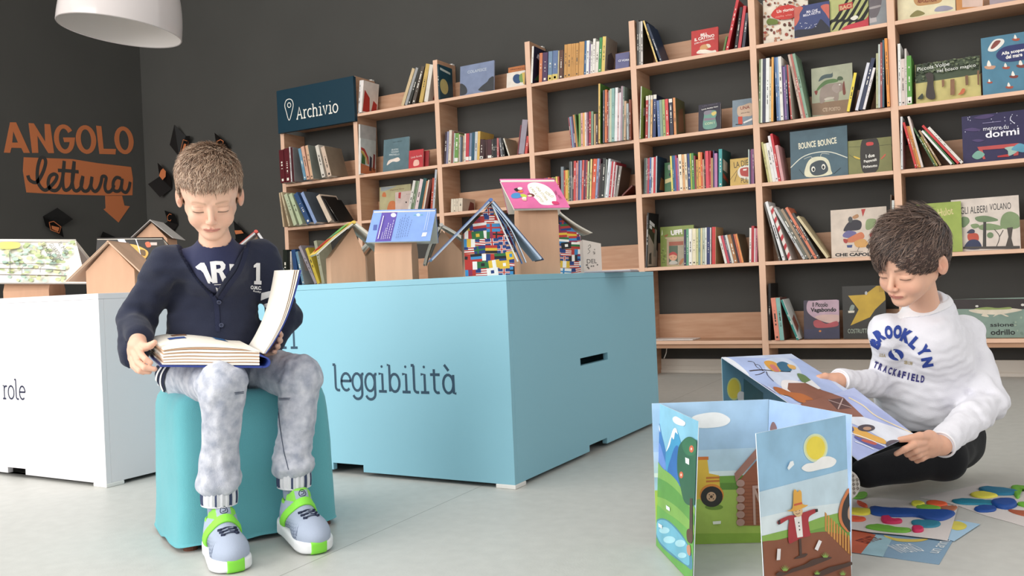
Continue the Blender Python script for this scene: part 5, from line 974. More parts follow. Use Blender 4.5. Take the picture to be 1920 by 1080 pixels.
# ================================================================== FOLD-OUT PICTURE PANELS
ZQ = (1200, 730, 2.66667); ZR = (1340, 640, 3.3103)
def panel_plane(A, B, T):
    """frame with origin A, U towards B, V towards T, normal to the camera"""
    pl = Plane(A, np.asarray(B) - np.asarray(A), np.asarray(T) - np.asarray(A))
    if np.dot(pl.N, CAM - np.asarray(A)) < 0: pl.N = -pl.N
    return pl
def sheet(rt, q, base, art, tf, name='panel', th=.0014, back='#dfe6ea'):
    """q: four corners BL BR TR TL"""
    q = [np.asarray(p, float) for p in q]
    pl = panel_plane(q[0], q[1], q[3]); mb = MB(); q = [p - pl.N * ((p - pl.O) @ pl.N) for p in q]
    n = pl.N; P = [p for p in q] + [p - n * th for p in q]
    mb.poly(P, [(0, 1, 2, 3)], cover_mat(base)); mb.poly(P, [(4, 5, 6, 7)] + [(i, (i + 1) % 4, 4 + (i + 1) % 4, 4 + i) for i in range(4)], cover_mat(back))
    uv = [((p - pl.O) @ pl.U, (p - pl.O) @ pl.V) for p in q]
    if art:
        for k, it in enumerate(art):
            ly = 1 + k * .25
            def cl(pts):
                for i in range(4):
                    a, b = uv[i], uv[(i + 1) % 4]
                    cx = sum(u[0] for u in uv) / 4; cy = sum(u[1] for u in uv) / 4
                    s_ = (b[0] - a[0]) * (cy - a[1]) - (b[1] - a[1]) * (cx - a[0])
                    pts = clip_half(pts, a, b) if s_ > 0 else clip_half(pts, b, a)
                    if len(pts) < 3: return []
                return pts
            if it[0] in 'pPe':
                L = it[1] if it[0] == 'p' else smooth_pts(it[1], 5, True) if it[0] == 'P' else ell(it[1], it[2], it[3], it[4], 26)
                c = it[-1]; z_ = cl(pl.pxs(L, tf))
                if len(z_) > 2: shape(mb, pl, z_, cover_mat(c), ly)
            elif it[0] == 'l': ribbon(mb, pl, pl.pxs(smooth_pts(it[1], 4) if len(it[1]) > 2 else it[1], tf), it[2], cover_mat(it[3]), ly)
            elif it[0] == 't':
                x0, y0, x1, y1, rot = tbox(pl, tf, *it[1:6]); textuv(mb, pl, it[6], x0, y0, x1, y1, cover_mat(it[7]), ly, it[8] if len(it) > 8 else 0, rot)
    return part(mb, name, rt, recalc=False)
HP = .305
TP = [onp(*q, 2, HP) for q in [(1309.5, 790), (1222, 756.5), (1442, 749), (1583, 778), (1417.5, 813)]]
BP = [onp(1299, 1096, 2, .001), onp(1231, 1022.5, 2, .001), onp(1434, 1017, 2, .001), onp(1595.5, 1087, 2, .001), onp(1436, 1150, 2, .001)]
fb = empty('foldout_book', (4.19, -3.15, 0), 'standing fold-out picture book with farm, tree and scarecrow panels on the floor', 'picture book')
# panel A: mountains and tree
sheet(fb, [BP[0], BP[1], TP[1], TP[0]], '#8cc4de', [
 ('P', [(58, 250), (70, 170), (80, 140), (95, 160), (110, 230), (130, 320), (128, 420), (70, 400)], '#3f78b8'),
 ('P', [(60, 230), (72, 160), (80, 140), (95, 165), (102, 215), (90, 180), (82, 200), (74, 180), (68, 240)], '#eef2f4'),
 ('P', [(75, 330), (95, 270), (110, 300), (132, 400), (75, 395)], '#6a8cd0'),
 ('P', [(130, 320), (150, 250), (165, 200), (178, 195), (195, 230), (215, 330), (200, 470), (140, 440)], '#4a9cc8'),
 ('P', [(132, 310), (155, 235), (168, 198), (182, 196), (190, 225), (178, 215), (170, 250), (160, 240), (150, 280)], '#eef2f4'),
 ('P', [(140, 430), (160, 330), (185, 280), (205, 330), (210, 480)], '#3a70b4'),
 ('P', [(165, 145), (180, 135), (205, 148), (228, 165), (222, 182), (195, 178), (172, 165)], '#eceff0'),
 ('P', [(58, 385), (120, 400), (180, 450), (220, 520), (290, 640), (292, 1000), (60, 1000)], '#7fae54'),
 ('P', [(58, 440), (120, 455), (180, 500), (230, 560), (292, 660), (292, 700), (200, 600), (130, 550), (60, 520)], '#5f9a48'),
 ('P', [(60, 600), (140, 620), (240, 700), (292, 780), (292, 1000), (60, 1000)], '#68a850'),
 ('P', [(75, 700), (80, 660), (110, 645), (150, 660), (200, 710), (240, 770), (262, 830), (262, 900), (230, 880), (160, 830), (100, 770)], '#4e88a0'),
 ('P', [(80, 700), (90, 662), (115, 652), (150, 668), (200, 720), (240, 780), (250, 850), (240, 880), (170, 825), (105, 765)], '#6fb4cc'),
 ('e', 125, 705, 26, 16, '#a8d8e4'), ('e', 150, 752, 30, 18, '#a8d8e4'), ('e', 205, 770, 26, 18, '#a8d8e4'), ('e', 215, 830, 22, 14, '#a8d8e4'),
 ('P', [(195, 300), (215, 260), (245, 238), (275, 248), (296, 290), (296, 540), (262, 580), (225, 560), (205, 480), (190, 400)], '#37644a'),
 ('P', [(215, 270), (245, 242), (275, 250), (290, 290), (270, 330), (230, 320)], '#3f7452'),
 ('e', 262, 298, 11, 18, '#cf6a48'), ('e', 211, 428, 10, 17, '#cf6a48'), ('e', 262, 298, 4, 7, '#f0d0c0'), ('e', 211, 428, 4, 7, '#f0d0c0'),
 ('p', [(255, 545), (268, 545), (268, 720), (252, 720)], '#4a3c34'), ('P', [(240, 705), (262, 700), (270, 740), (262, 770), (242, 755)], '#5a4034'), ('P', [(240, 785), (256, 780), (258, 830), (243, 820)], '#c08a70'),
 ('p', [(232, 340), (252, 348), (252, 378), (234, 368)], '#e6ecee'), ('p', [(136, 578), (155, 592), (155, 610), (137, 598)], '#dfe8ea'), ('p', [(97, 668), (117, 680), (117, 697), (99, 688)], '#dfe8ea')], ZQ)
# panel B: sky, tractor, barn
barn = [('p', [(490, 460), (640, 290), (640, 680), (485, 680)], '#9a5a44')]
for i in range(13): barn.append(('l', [(485, 462 + i * 17.5), (640, 458 + i * 17.5)], .0006, '#7a4434'))
for i in range(6): barn.append(('e', 501, 468 + i * 39, 21, 18, '#b48c84'))
barn += [('p', [(470, 420), (640, 225), (640, 275), (478, 462)], '#a8766a'), ('p', [(560, 480), (572, 480), (578, 675), (566, 675)], '#c09a94'), ('p', [(570, 482), (620, 600), (612, 615), (565, 500)], '#c09a94'), ('p', [(560, 480), (640, 475), (640, 490), (560, 495)], '#c09a94')]
sheet(fb, [BP[1], BP[2], TP[2], TP[1]], '#a9c8e4', [
 ('p', [(50, 315), (650, 288), (650, 440), (50, 440)], '#bfd8ea'), ('p', [(50, 420), (650, 400), (650, 440), (50, 440)], '#e2eef2'),
 ('P', [(260, 140), (330, 118), (400, 118), (450, 148), (430, 178), (360, 192), (280, 188)], '#f2f2f2'),
 ('p', [(200, 440), (650, 425), (650, 520), (200, 520)], '#78a448'), ('p', [(200, 470), (650, 465), (650, 520), (200, 520)], '#648c3c'), ('p', [(50, 505), (650, 500), (650, 730), (50, 730)], '#a9c05c'), ('p', [(50, 722), (650, 718), (650, 1000), (50, 1000)], '#8fae48'),
 ('p', [(240, 345), (335, 342), (345, 420), (395, 430), (400, 490), (380, 530), (240, 560)], '#e8bc48'), ('p', [(250, 338), (342, 336), (342, 352), (250, 354)], '#d8783c'), ('p', [(330, 438), (398, 435), (398, 445), (330, 448)], '#c87838'), ('p', [(330, 455), (398, 452), (398, 462), (330, 465)], '#c87838'),
 ('e', 370, 588, 45, 14, '#6f8c38'), ('e', 358, 528, 60, 56, '#e08a3c'), ('e', 358, 536, 55, 52, '#2e2a2a'), ('e', 356, 536, 24, 24, '#c8a084'), ('e', 356, 536, 7, 7, '#4a3428'), ('e', 346, 526, 3, 3, '#4a3428'), ('e', 366, 526, 3, 3, '#4a3428'), ('e', 346, 546, 3, 3, '#4a3428'), ('e', 366, 546, 3, 3, '#4a3428')] + barn + [('p', [(362, 658), (403, 655), (402, 670), (364, 673)], '#e8e8e0'), ('P', [(600, 755), (620, 735), (645, 740), (645, 765)], '#e8dca0')], ZQ)
sheet(fb, [BP[2], BP[3], TP[3], TP[2]], '#a8c4ea', [('p', [(640, 330), (1030, 300), (1030, 420), (640, 420)], '#bcd4ee'), ('P', [(652, 205), (658, 170), (672, 165), (685, 200)], '#8a6a6a'), ('p', [(640, 470), (1040, 440), (1040, 1000), (640, 1000)], '#8fb458')], ZQ)
fence_ = []
for i in range(11):
    x = 922 + i * 14; y = 612 + i * 14; fence_.append(('p', [(x, y), (x + 9, y + 10), (x + 9, y + 100), (x, y + 92)], '#d0954e' if i % 2 else '#c88a44'))
grs = []
for gx, gy, s in ((715, 905, 1.1), (915, 838, 1), (873, 922, .8), (1000, 925, .9)):
    for dx in (-20, -12, -4, 4, 12, 20): grs.append(('p', [(gx + dx * .3 - 3, gy), (gx + dx * .3 + 3, gy), (gx + dx * s, gy - 32 * s + abs(dx) * .7)], '#8cb458'))
sheet(fb, [BP[4], BP[3], TP[3], TP[4]], '#94bfdc', [
 ('p', [(560, 522), (1060, 392), (1060, 640), (560, 700)], '#c4dae6'), ('p', [(560, 650), (820, 590), (1060, 560), (1060, 660), (560, 740)], '#d9e6ea'),
 ('e', 877, 293, 61, 72, '#cfe0c8'), ('e', 877, 293, 55, 66, '#dcdc9c'), ('e', 877, 293, 47, 58, '#e8d448'),
 ('P', [(806, 395), (830, 372), (870, 365), (905, 340), (945, 335), (980, 355), (960, 385), (900, 400), (840, 412)], '#f0f0ee'),
 ('p', [(560, 745), (740, 700), (900, 640), (1060, 600), (1060, 760), (560, 850)], '#86ae50'), ('p', [(560, 790), (760, 730), (1060, 650), (1060, 780), (560, 850)], '#6f9a44'),
 ('P', [(560, 800), (700, 750), (840, 720), (960, 715), (1060, 780), (1080, 1100), (560, 1100)], '#865038')] + fence_ + [
 ('P', [(1045, 500), (1010, 540), (990, 600), (990, 650), (1010, 690), (1045, 700)], '#cf7a48'), ('P', [(1050, 520), (1020, 550), (1005, 600), (1005, 650), (1025, 690), (1050, 700)], '#2e2a2a'), ('P', [(1050, 575), (1035, 600), (1035, 640), (1050, 650)], '#c8a084'),
 ('p', [(788, 735), (800, 735), (805, 832), (792, 834)], '#4a342c'), ('P', [(765, 846), (800, 825), (832, 820), (815, 838)], '#4a342c'),
 ('P', [(735, 690), (738, 650), (690, 675), (685, 655), (740, 630), (775, 628), (810, 615), (870, 597), (876, 612), (838, 640), (842, 700), (845, 730), (800, 742), (765, 760), (738, 765)], '#a83038'),
 ('p', [(683, 655), (694, 650), (696, 672), (686, 676)], '#2c2426'), ('p', [(868, 598), (882, 596), (884, 610), (872, 614)], '#2c2426'),
 ('p', [(764, 640), (800, 628), (808, 735), (780, 740)], '#eeeae6'), ('e', 787, 665, 3, 4, '#3a3a3a'), ('e', 789, 682, 3, 4, '#3a3a3a'), ('e', 791, 700, 3, 4, '#3a3a3a'),
 ('P', [(758, 600), (780, 595), (804, 598), (802, 625), (782, 636), (762, 622)], '#dcb88c'), ('P', [(728, 605), (755, 590), (760, 510), (770, 500), (780, 512), (790, 502), (800, 515), (805, 570), (832, 578), (800, 595), (760, 608)], '#e0a848'), ('p', [(762, 572), (802, 562), (803, 572), (762, 582)], '#c85a3c'), ('e', 772, 608, 2, 2, '#2a2020'), ('e', 790, 604, 2, 2, '#2a2020'), ('l', [(770, 618), (780, 622), (792, 615)], .0007, '#2a2020'),
 ('p', [(742, 360), (757, 356), (762, 375), (735, 402), (728, 392)], '#e8eef0'), ('p', [(678, 795), (695, 795), (692, 850), (674, 852)], '#e4e0e0'), ('p', [(885, 750), (900, 758), (880, 805), (864, 796)], '#e4e0e0'),
 ('P', [(670, 925), (690, 908), (720, 915), (750, 895), (780, 885), (820, 870), (850, 850), (880, 842), (920, 835), (950, 840), (900, 862), (840, 885), (760, 910), (700, 930)], '#4a342c'),
 ('P', [(860, 925), (930, 890), (960, 882), (1010, 870), (1045, 860), (1050, 875), (980, 900), (900, 930)], '#4a342c')] + grs, ZQ)
# ================================================================== SHEETS ON THE FLOOR
def floor_sheet(name, corners, z, col, label, cat, group=None, th=.0008, jag=0):
    pts = [onp(*q, 2, z) for q in corners]
    c = sum(pts) / len(pts)
    rt = empty(name, (c[0], c[1], z), label, cat, group)
    pl = Plane((0, 0, z + th), (1, 0, 0), (0, 1, 0))
    uv = [(p[0], p[1]) for p in pts]
    mb = MB(); mb.prism([uv], pl.O, pl.U, pl.V, pl.N, -th, mat(col, .8, .25, 160)); part(mb, 'paper', rt)
    return rt, pl
def q8(L): return [(1200 + x / 2.66667, 730 + y / 2.66667) for x, y in L]
rt, pl = floor_sheet('folded_leaflet', q8([(800, 690), (1180, 700), (1470, 740), (1590, 715), (1495, 877), (1050, 815), (760, 780)]), .0004, '#7f9cb4', 'printed blue and orange leaflet reading INVERNO lying under the clay picture', 'leaflet')
mb = MB(); draw(mb, pl, ZQ, [('p', [(800, 690), (1060, 700), (1180, 728), (1105, 822), (1050, 815), (760, 780)], '#c05a3c'), ('p', [(1180, 728), (1262, 745), (1215, 838), (1105, 822)], '#9cc0cc'), ('P', [(1220, 730), (1280, 745), (1360, 750), (1440, 748), (1400, 762), (1300, 762), (1240, 745)], '#d8c060'), ('t', 1270, 800, 1390, 790, 42, 'INVERNO', '#e8eef0', 0), ('t', 1105, 765, 1180, 742, 22, 'ESTATE', '#7a2c20', .02), ('t', 1470, 820, 1535, 750, 12, 'un anno', '#e8eef0', 0)]); part(mb, 'print', rt, recalc=False)
rt, pl = floor_sheet('leaflet_page', q8([(1500, 690), (1590, 655), (1700, 675), (1570, 760), (1520, 745)]), .0024, '#a4c4dc', 'pale blue page corner with a printed yellow sun beside the clay picture', 'leaflet')
mb = MB(); draw(mb, pl, ZQ, [('P', [(1545, 668), (1590, 660), (1632, 678), (1625, 697), (1585, 705), (1550, 692)], '#dcd060')]); part(mb, 'print', rt, recalc=False)
def clay(rt, pl, items):
    for i, (pts, c, h) in enumerate(items):
        uv = pl.pxs(smooth_pts(pts, 4, True), ZQ)
        cx = sum(p[0] for p in uv) / len(uv); cy = sum(p[1] for p in uv) / len(uv)
        n = len(uv); vs = []; 
        z0 = pl.O[2]
        for s, hz in ((1, 0), (.98, h * .6), (.9, h * .95), (.7, h)):
            vs += [(cx + (u - cx) * s, cy + (v - cy) * s, z0 + hz + .0001 + (.0006 * math.sin(u * 700) * math.cos(v * 600) if hz > h * .7 else 0)) for u, v in uv]
        fs = [(k * n + j, k * n + (j + 1) % n, (k + 1) * n + (j + 1) % n, (k + 1) * n + j) for k in range(3) for j in range(n)]
        vs.append((cx, cy, z0 + h)); fs += [(3 * n + j, 3 * n + (j + 1) % n, 4 * n) for j in range(n)]
        mb = MB(); mb.poly(vs, fs, mat(c, .55, .4, 120), True); part(mb, 'clay_shape', rt)
rt, pl = floor_sheet('clay_picture', q8([(980, 560), (1045, 535), (1140, 542), (1250, 548), (1420, 570), (1590, 583), (1560, 690), (1538, 757), (1450, 745), (1300, 728), (1150, 715), (1000, 690), (930, 680)]), .0042, '#d2cbc8', 'crumpled white sheet with a thick blue modelling clay stripe, nearest the fold-out book', 'clay picture', 'clay pictures on the floor')
clay(rt, pl, [([(1085, 565), (1105, 570), (1130, 582), (1138, 592), (1115, 590), (1092, 578)], '#d8583a', .006),
 ([(1050, 600), (1100, 598), (1155, 605), (1150, 625), (1110, 632), (1050, 622)], '#e8dc50', .004), ([(1050, 640), (1090, 640), (1130, 650), (1110, 662), (1050, 660)], '#d8583a', .004),
 ([(1150, 592), (1200, 598), (1300, 600), (1420, 608), (1560, 612), (1570, 632), (1515, 658), (1440, 655), (1380, 640), (1280, 640), (1190, 635), (1150, 620)], '#1f4a94', .006),
 ([(1360, 568), (1400, 566), (1425, 578), (1400, 590), (1362, 582)], '#e4e050', .006), ([(1380, 590), (1430, 584), (1500, 594), (1495, 608), (1430, 608)], '#7ab040', .005),
 ([(1430, 568), (1480, 562), (1535, 574), (1525, 588), (1460, 585)], '#e0603a', .005), ([(1205, 645), (1240, 640), (1262, 655), (1310, 658), (1300, 672), (1255, 675), (1215, 668)], '#c42858', .006),
 ([(1360, 660), (1430, 658), (1500, 668), (1490, 688), (1430, 694), (1370, 682)], '#2c7c94', .004), ([(1360, 695), (1390, 690), (1418, 700), (1410, 715), (1370, 716)], '#c42858', .006),
 ([(1135, 685), (1200, 682), (1280, 696), (1355, 704), (1330, 718), (1240, 714), (1140, 698)], '#6aa838', .005), ([(1505, 590), (1550, 585), (1588, 590), (1560, 612), (1515, 606)], '#a86a50', .003)])
mb = MB(); 
tag_ = pl.pxs(smooth_pts([(1062, 545), (1080, 530), (1120, 522), (1138, 532), (1120, 548), (1085, 552)], 4, True), ZQ)
cx = sum(p[0] for p in tag_) / len(tag_); cy = sum(p[1] for p in tag_) / len(tag_)
mb.prism([tag_], (0, 0, .0062), (1, 0, 0), (0, 1, 0), (0, 0, 1), .005, mat('#6cae44', .55, .4, 120)); tag(mb.build('clay_lump', origin=(cx, cy, .005), bevel=.001), 'small flat green clay lump beside the white shoe sole', 'clay')
rt, pl = floor_sheet('clay_picture', q8([(1395, 542), (1500, 520), (1600, 498), (1722, 470), (1800, 490), (1900, 505), (2050, 560), (2000, 660), (1920, 686), (1850, 665), (1720, 630), (1590, 583), (1500, 560)]), .0006, '#d2cbc8', 'white sheet with blue, yellow and green modelling clay at the right edge of the view', 'clay picture', 'clay pictures on the floor')
clay(rt, pl, [([(1692, 500), (1730, 492), (1800, 498), (1880, 510), (1900, 525), (1820, 532), (1740, 525)], '#24789c', .006), ([(1650, 528), (1690, 516), (1750, 522), (1790, 535), (1740, 546), (1680, 542)], '#e6dc54', .005),
 ([(1560, 556), (1620, 550), (1700, 556), (1760, 560), (1830, 565), (1800, 580), (1700, 580), (1620, 578), (1575, 570)], '#28829c', .004), ([(1670, 600), (1710, 586), (1778, 592), (1770, 612), (1700, 616)], '#1c4a94', .005),
 ([(1755, 570), (1800, 558), (1870, 562), (1885, 585), (1840, 602), (1780, 592)], '#1c4a94', .009), ([(1855, 492), (1900, 488), (1990, 500), (1980, 512), (1900, 504), (1900, 540), (1880, 545)], '#6cb03c', .006),
 ([(1885, 578), (1925, 572), (1960, 580), (1930, 592)], '#6cb03c', .006), ([(1840, 605), (1900, 610), (1990, 612), (1960, 640), (1880, 625)], '#a85a40', .003)])
# ================================================================== TURQUOISE POUF
pf = empty('pouf', (2.94, -3.29, 0), 'square turquoise cloth covered pouf under the boy with the thick book', 'pouf')
PFL = np.array([3.0286, -3.5313]); PFR = np.array([3.208, -3.199])
fu = (PFR - PFL); PW = np.linalg.norm(fu); fu /= PW; fn = np.array([fu[1], -fu[0]])  # outward normal (front)
if fn @ (CAM[:2] - PFL) < 0: fn = -fn
PD = .31; PHT = .352
pc = PFL + fu * PW / 2 - fn * PD / 2
def pouf_mesh():
    vs = []; fs = []; NA = 120; rows = []
    lev = [0, .006, .02, .05, .09, .13, .17, .21, .25, .29, .315, .335, .348, .354]
    rad = [1.035, 1.03, 1.02, 1.01, 1.0, .99, .985, .98, .975, .965, .955, .93, .885, .80]
    for z, s in zip(lev, rad):
        for j in range(NA):
            a = 2 * math.pi * j / NA; c, q = math.cos(a), math.sin(a); n_ = 9
            r = (abs(c) ** n_ + abs(q) ** n_) ** (-1 / n_)
            x = c * r * PW / 2 * s; y = q * r * PD / 2 * s
            n1 = mnoise.noise(Vector((x * 9, y * 9, z * 3.5))); n2 = mnoise.noise(Vector((a * 3.0, z * 14, 4)))
            corner = abs(c * q) * 2
            d = (.006 * n1 + .004 * n2 * (1 - z / .4)) * (1 if z < .33 else .4) + .005 * math.sin(a * 13 + z * 22 + 2 * n1) * max(0, z - .18) * 3 * corner
            x *= 1 + d * 4; y *= 1 + d * 4
            zz = z + (.003 * n2 if z < .03 else 0) + (.006 * n1 if z > .3 else 0)
            if z < .01: zz = max(.004, .010 + .010 * mnoise.noise(Vector((c * 2.2, q * 2.2, 1))) )
            vs.append((x, y, zz))
    K = len(lev)
    for k in range(K - 1):
        for j in range(NA): fs.append((k * NA + j, k * NA + (j + 1) % NA, (k + 1) * NA + (j + 1) % NA, (k + 1) * NA + j))
    # top with a soft dent
    prev = (K - 1) * NA
    for s in (.7, .5, .3, .12):
        b = len(vs)
        for j in range(NA):
            x, y, z = vs[(K - 1) * NA + j]; x0 = x * s / .8 * 1.0; y0 = y * s / .8
            vs.append((x0 * .8 / .8, y0, PHT - .006 * (1 - s)))
        for j in range(NA): fs.append((prev + j, prev + (j + 1) % NA, b + (j + 1) % NA, b + j))
        prev = b
    vs.append((0, 0, PHT - .008)); fs += [(prev + j, prev + (j + 1) % NA, len(vs) - 1) for j in range(NA)]
    out = []
    for x, y, z in vs:
        p = pc + fu * x + fn * y; out.append((p[0], p[1], z))
    return out, fs
CL = mat('#62acb5', .85, .35, 500, .05, 5, key='pouf', sheen=.2)
mb = MB(); v_, f_ = pouf_mesh(); mb.poly(v_, f_, CL, True); part(mb, 'cloth_cover', pf)
for sx, sy in ((-1, -1), (1, -1), (-1, 1), (1, 1)):
    p = pc + fu * sx * PW * .42 + fn * sy * PD * .40; mb = MB(); mb.tube([(p[0], p[1], 0), (p[0], p[1], .02)], .016, mat('#6a4030', .5), 16, smooth=False); part(mb, 'foot', pf)
# ================================================================== SOFT BODIES: distance fields turned into one continuous surface
def v3(p): return np.asarray(p, np.float32)
def rcone(P, a, b, r1, r2):
    a, b = v3(a), v3(b); ba = b - a; l2 = float(ba @ ba) + 1e-12; pa = P - a
    h = np.clip((pa @ ba) / l2, 0, 1)
    return np.sqrt(((pa - h[..., None] * ba) ** 2).sum(-1)) - (r1 + (r2 - r1) * h)
def ellip(P, c, r, R=None):
    q = P - v3(c)
    if R is not None: q = q @ np.asarray(R, np.float32)      # columns of R are the ellipsoid axes
    r = v3(r); k0 = np.sqrt(((q / r) ** 2).sum(-1)); k1 = np.sqrt(((q / (r * r)) ** 2).sum(-1)) + 1e-9
    return k0 * (k0 - 1) / k1
def smin(a, b, k):
    h = np.clip(.5 + .5 * (b - a) / k, 0, 1); return b + (a - b) * h - k * h * (1 - h)
def smax(a, b, k): return -smin(-a, -b, k)
def wav(P, seed, f, n=5):
    """smooth wavy noise in -1..1"""
    rr = np.random.RandomState(seed); out = 0
    for i in range(n):
        d = rr.normal(size=3); d /= np.linalg.norm(d); fr = f * (.6 + 1.1 * rr.rand())
        out = out + np.sin((P @ d.astype(np.float32)) * np.float32(fr) + 6.28 * rr.rand() + .8 * np.sin(P @ rr.normal(size=3).astype(np.float32) * np.float32(fr * .5)))
    return out / n ** .5 * .7
def surface(fn, lo, hi, h):
    """surface nets of fn(P) = 0 on a regular grid"""
    lo = np.asarray(lo, float); hi = np.asarray(hi, float); n = np.ceil((hi - lo) / h).astype(int) + 1
    ax = [lo[i] + h * np.arange(n[i]) for i in range(3)]
    V = np.empty(n, np.float32); st = max(1, int(600000 // (n[1] * n[2])))
    for i in range(0, n[0], st):
        G = np.stack(np.meshgrid(ax[0][i:i + st], ax[1], ax[2], indexing='ij'), -1).astype(np.float32)
        V[i:i + st] = fn(G)
    V[[0, -1]] = np.maximum(V[[0, -1]], h * .1); V[:, [0, -1]] = np.maximum(V[:, [0, -1]], h * .1); V[:, :, [0, -1]] = np.maximum(V[:, :, [0, -1]], h * .1)
    S = V < 0; cs = n - 1
    acc = np.zeros((*cs, 3), np.float32); cnt = np.zeros(tuple(cs), np.float32); quads = []
    for a in range(3):
        s0 = [slice(None)] * 3; s1 = [slice(None)] * 3; s0[a] = slice(0, -1); s1[a] = slice(1, None)
        A, B = V[tuple(s0)], V[tuple(s1)]; X = S[tuple(s0)] != S[tuple(s1)]
        I = np.argwhere(X); va = A[X]; vb = B[X]; t = va / (va - vb)
        pos = I.astype(np.float32); pos[:, a] += t
        b, c = (a + 1) % 3, (a + 2) % 3
        ok = (I[:, b] > 0) & (I[:, c] > 0) & (I[:, b] < n[b] - 1) & (I[:, c] < n[c] - 1)
        for db in (0, 1):
            for dc in (0, 1):
                J = I.copy(); J[:, b] -= db; J[:, c] -= dc
                m = (J[:, b] >= 0) & (J[:, c] >= 0) & (J[:, b] < cs[b]) & (J[:, c] < cs[c])
                K = J[m]; idx = (K[:, 0] * cs[1] + K[:, 1]) * cs[2] + K[:, 2]
                np.add.at(cnt.reshape(-1), idx, 1); np.add.at(acc.reshape(-1, 3), idx, pos[m])
        Q = []
        for db, dc in ((0, 0), (1, 0), (1, 1), (0, 1)):
            J = I[ok].copy(); J[:, b] -= db; J[:, c] -= dc; Q.append((J[:, 0] * cs[1] + J[:, 1]) * cs[2] + J[:, 2])
        Q = np.stack(Q, 1); flip = va[ok] < 0      # inside below
        Q[~flip] = Q[~flip][:, ::-1]; quads.append(Q)
    quads = np.concatenate(quads); used = np.unique(quads); mp_ = np.full(cnt.size, -1, np.int64); mp_[used] = np.arange(len(used))
    vs = acc.reshape(-1, 3)[used] / np.maximum(cnt.reshape(-1)[used], 1)[:, None] * h + lo
    return vs.astype(np.float64), mp_[quads]
def relax(vs, q, it=2, lam=.5):
    n = len(vs)
    for _ in range(it):
        s = np.zeros_like(vs); c = np.zeros(n)
        for i in range(4):
            a, b = q[:, i], q[:, (i + 1) % 4]
            np.add.at(s, a, vs[b]); np.add.at(c, a, 1); np.add.at(s, b, vs[a]); np.add.at(c, b, 1)
        vs = vs + lam * (s / np.maximum(c, 1)[:, None] - vs)
    return vs
def mesh_obj(name, vs, q, mats, parent=None, colfn=None, origin=None, midx=None):
    o = np.zeros(3) if origin is None else np.asarray(origin, float)
    me = bpy.data.meshes.new(name)
    me.vertices.add(len(vs)); me.vertices.foreach_set('co', (vs - o).astype(np.float32).ravel())
    k = q.shape[1]
    me.loops.add(len(q) * k); me.loops.foreach_set('vertex_index', q.astype(np.int32).ravel())
    me.polygons.add(len(q)); me.polygons.foreach_set('loop_start', np.arange(0, len(q) * k, k, dtype=np.int32)); me.polygons.foreach_set('loop_total', np.full(len(q), k, np.int32))
    me.polygons.foreach_set('use_smooth', np.ones(len(q), bool))
    for m in (mats if isinstance(mats, (list, tuple)) else [mats]): me.materials.append(m)
    if midx is not None: me.polygons.foreach_set('material_index', np.asarray(midx, np.int32))
    me.update(); me.validate()
    if colfn is not None:
        c = np.concatenate([colfn(vs), np.ones((len(vs), 1))], 1)
        at = me.color_attributes.new('Col', 'FLOAT_COLOR', 'POINT'); at.data.foreach_set('color', c.astype(np.float32).ravel())
    ob = link(name, me); ob.location = tuple(o)
    if parent is not None: reparent_world(ob, parent)
    return ob
def bbox(pts, pad):
    pts = np.array(pts); return pts.min(0) - pad, pts.max(0) + pad
def bvh_of(vs, q): return BVHTree.FromPolygons([tuple(v) for v in vs], [tuple(int(i) for i in f) for f in q])
def frame(fwd, roll=0):
    """columns: left(x), forward(y), up(z) of a head or body looking along fwd"""
    y = np.asarray(fwd, float); y /= np.linalg.norm(y); x = np.cross(y, (0, 0, 1)); x /= np.linalg.norm(x); z = np.cross(x, y)
    # x is the person's right-hand side seen from behind; flip so +x is the viewer's right when facing the viewer
    x = -x
    c, s = math.cos(roll), math.sin(roll)
    return np.stack([x * c + z * s, y, z * c - x * s], 1)
# ------------------------------------------------------------------ surface prints: flat shapes laid onto a soft body as seen from the front
def on_body(bvh, name, polys, m, parent, lift=.0012, fine=.006):
    """polys: list of (pixel vertices, faces); each is laid on the body along the line of sight used to measure it"""
    bm = bmesh.new()
    for V, Fc in polys:
        vv = [bm.verts.new((x, y, 0)) for x, y in V]
        for f in Fc:
            try: bm.faces.new([vv[i] for i in f])
            except ValueError: pass
    for _ in range(4):
        e = [e for e in bm.edges if e.calc_length() > fine * 820]
        if not e: break
        bmesh.ops.subdivide_edges(bm, edges=e, cuts=1); bmesh.ops.triangulate(bm, faces=bm.faces[:])
    C0 = Vector(CAM); bad = []
    for v in bm.verts:
        d = Vector(ray(v.co.x, v.co.y)).normalized()
        h, n_, i, t = bvh.ray_cast(C0, d)
        if h is None: bad.append(v); continue
        if n_.dot(d) > 0: n_ = -n_
        v.co = h + n_ * lift
    if bad: bmesh.ops.delete(bm, geom=bad, context='VERTS')
    me = bpy.data.meshes.new(name); bm.to_mesh(me); bm.free(); me.materials.append(m)
    for p in me.polygons: p.use_smooth = True
    o = link(name, me); reparent_world(o, parent); return o
def glyph_px(text, cx, cy, wd, ht, rot=0, bold=.03):
    V, Fc = glyph_mesh(text, bold); xs = [v[0] for v in V]; ys = [v[1] for v in V]; a, b, c, d = min(xs), max(xs), min(ys), max(ys)
    cr, sr = math.cos(rot), math.sin(rot); out = []
    for x, y in V:
        p = ((x - a) / (b - a) - .5) * wd; q = -((y - c) / (d - c) - .5) * ht
        out.append((cx + p * cr - q * sr, cy + p * sr + q * cr))
    return out, Fc
def poly_px(pts):
    tri = tessellate_polygon([[Vector((x, y, 0)) for x, y in pts]]); return pts, [tuple(t) for t in tri]
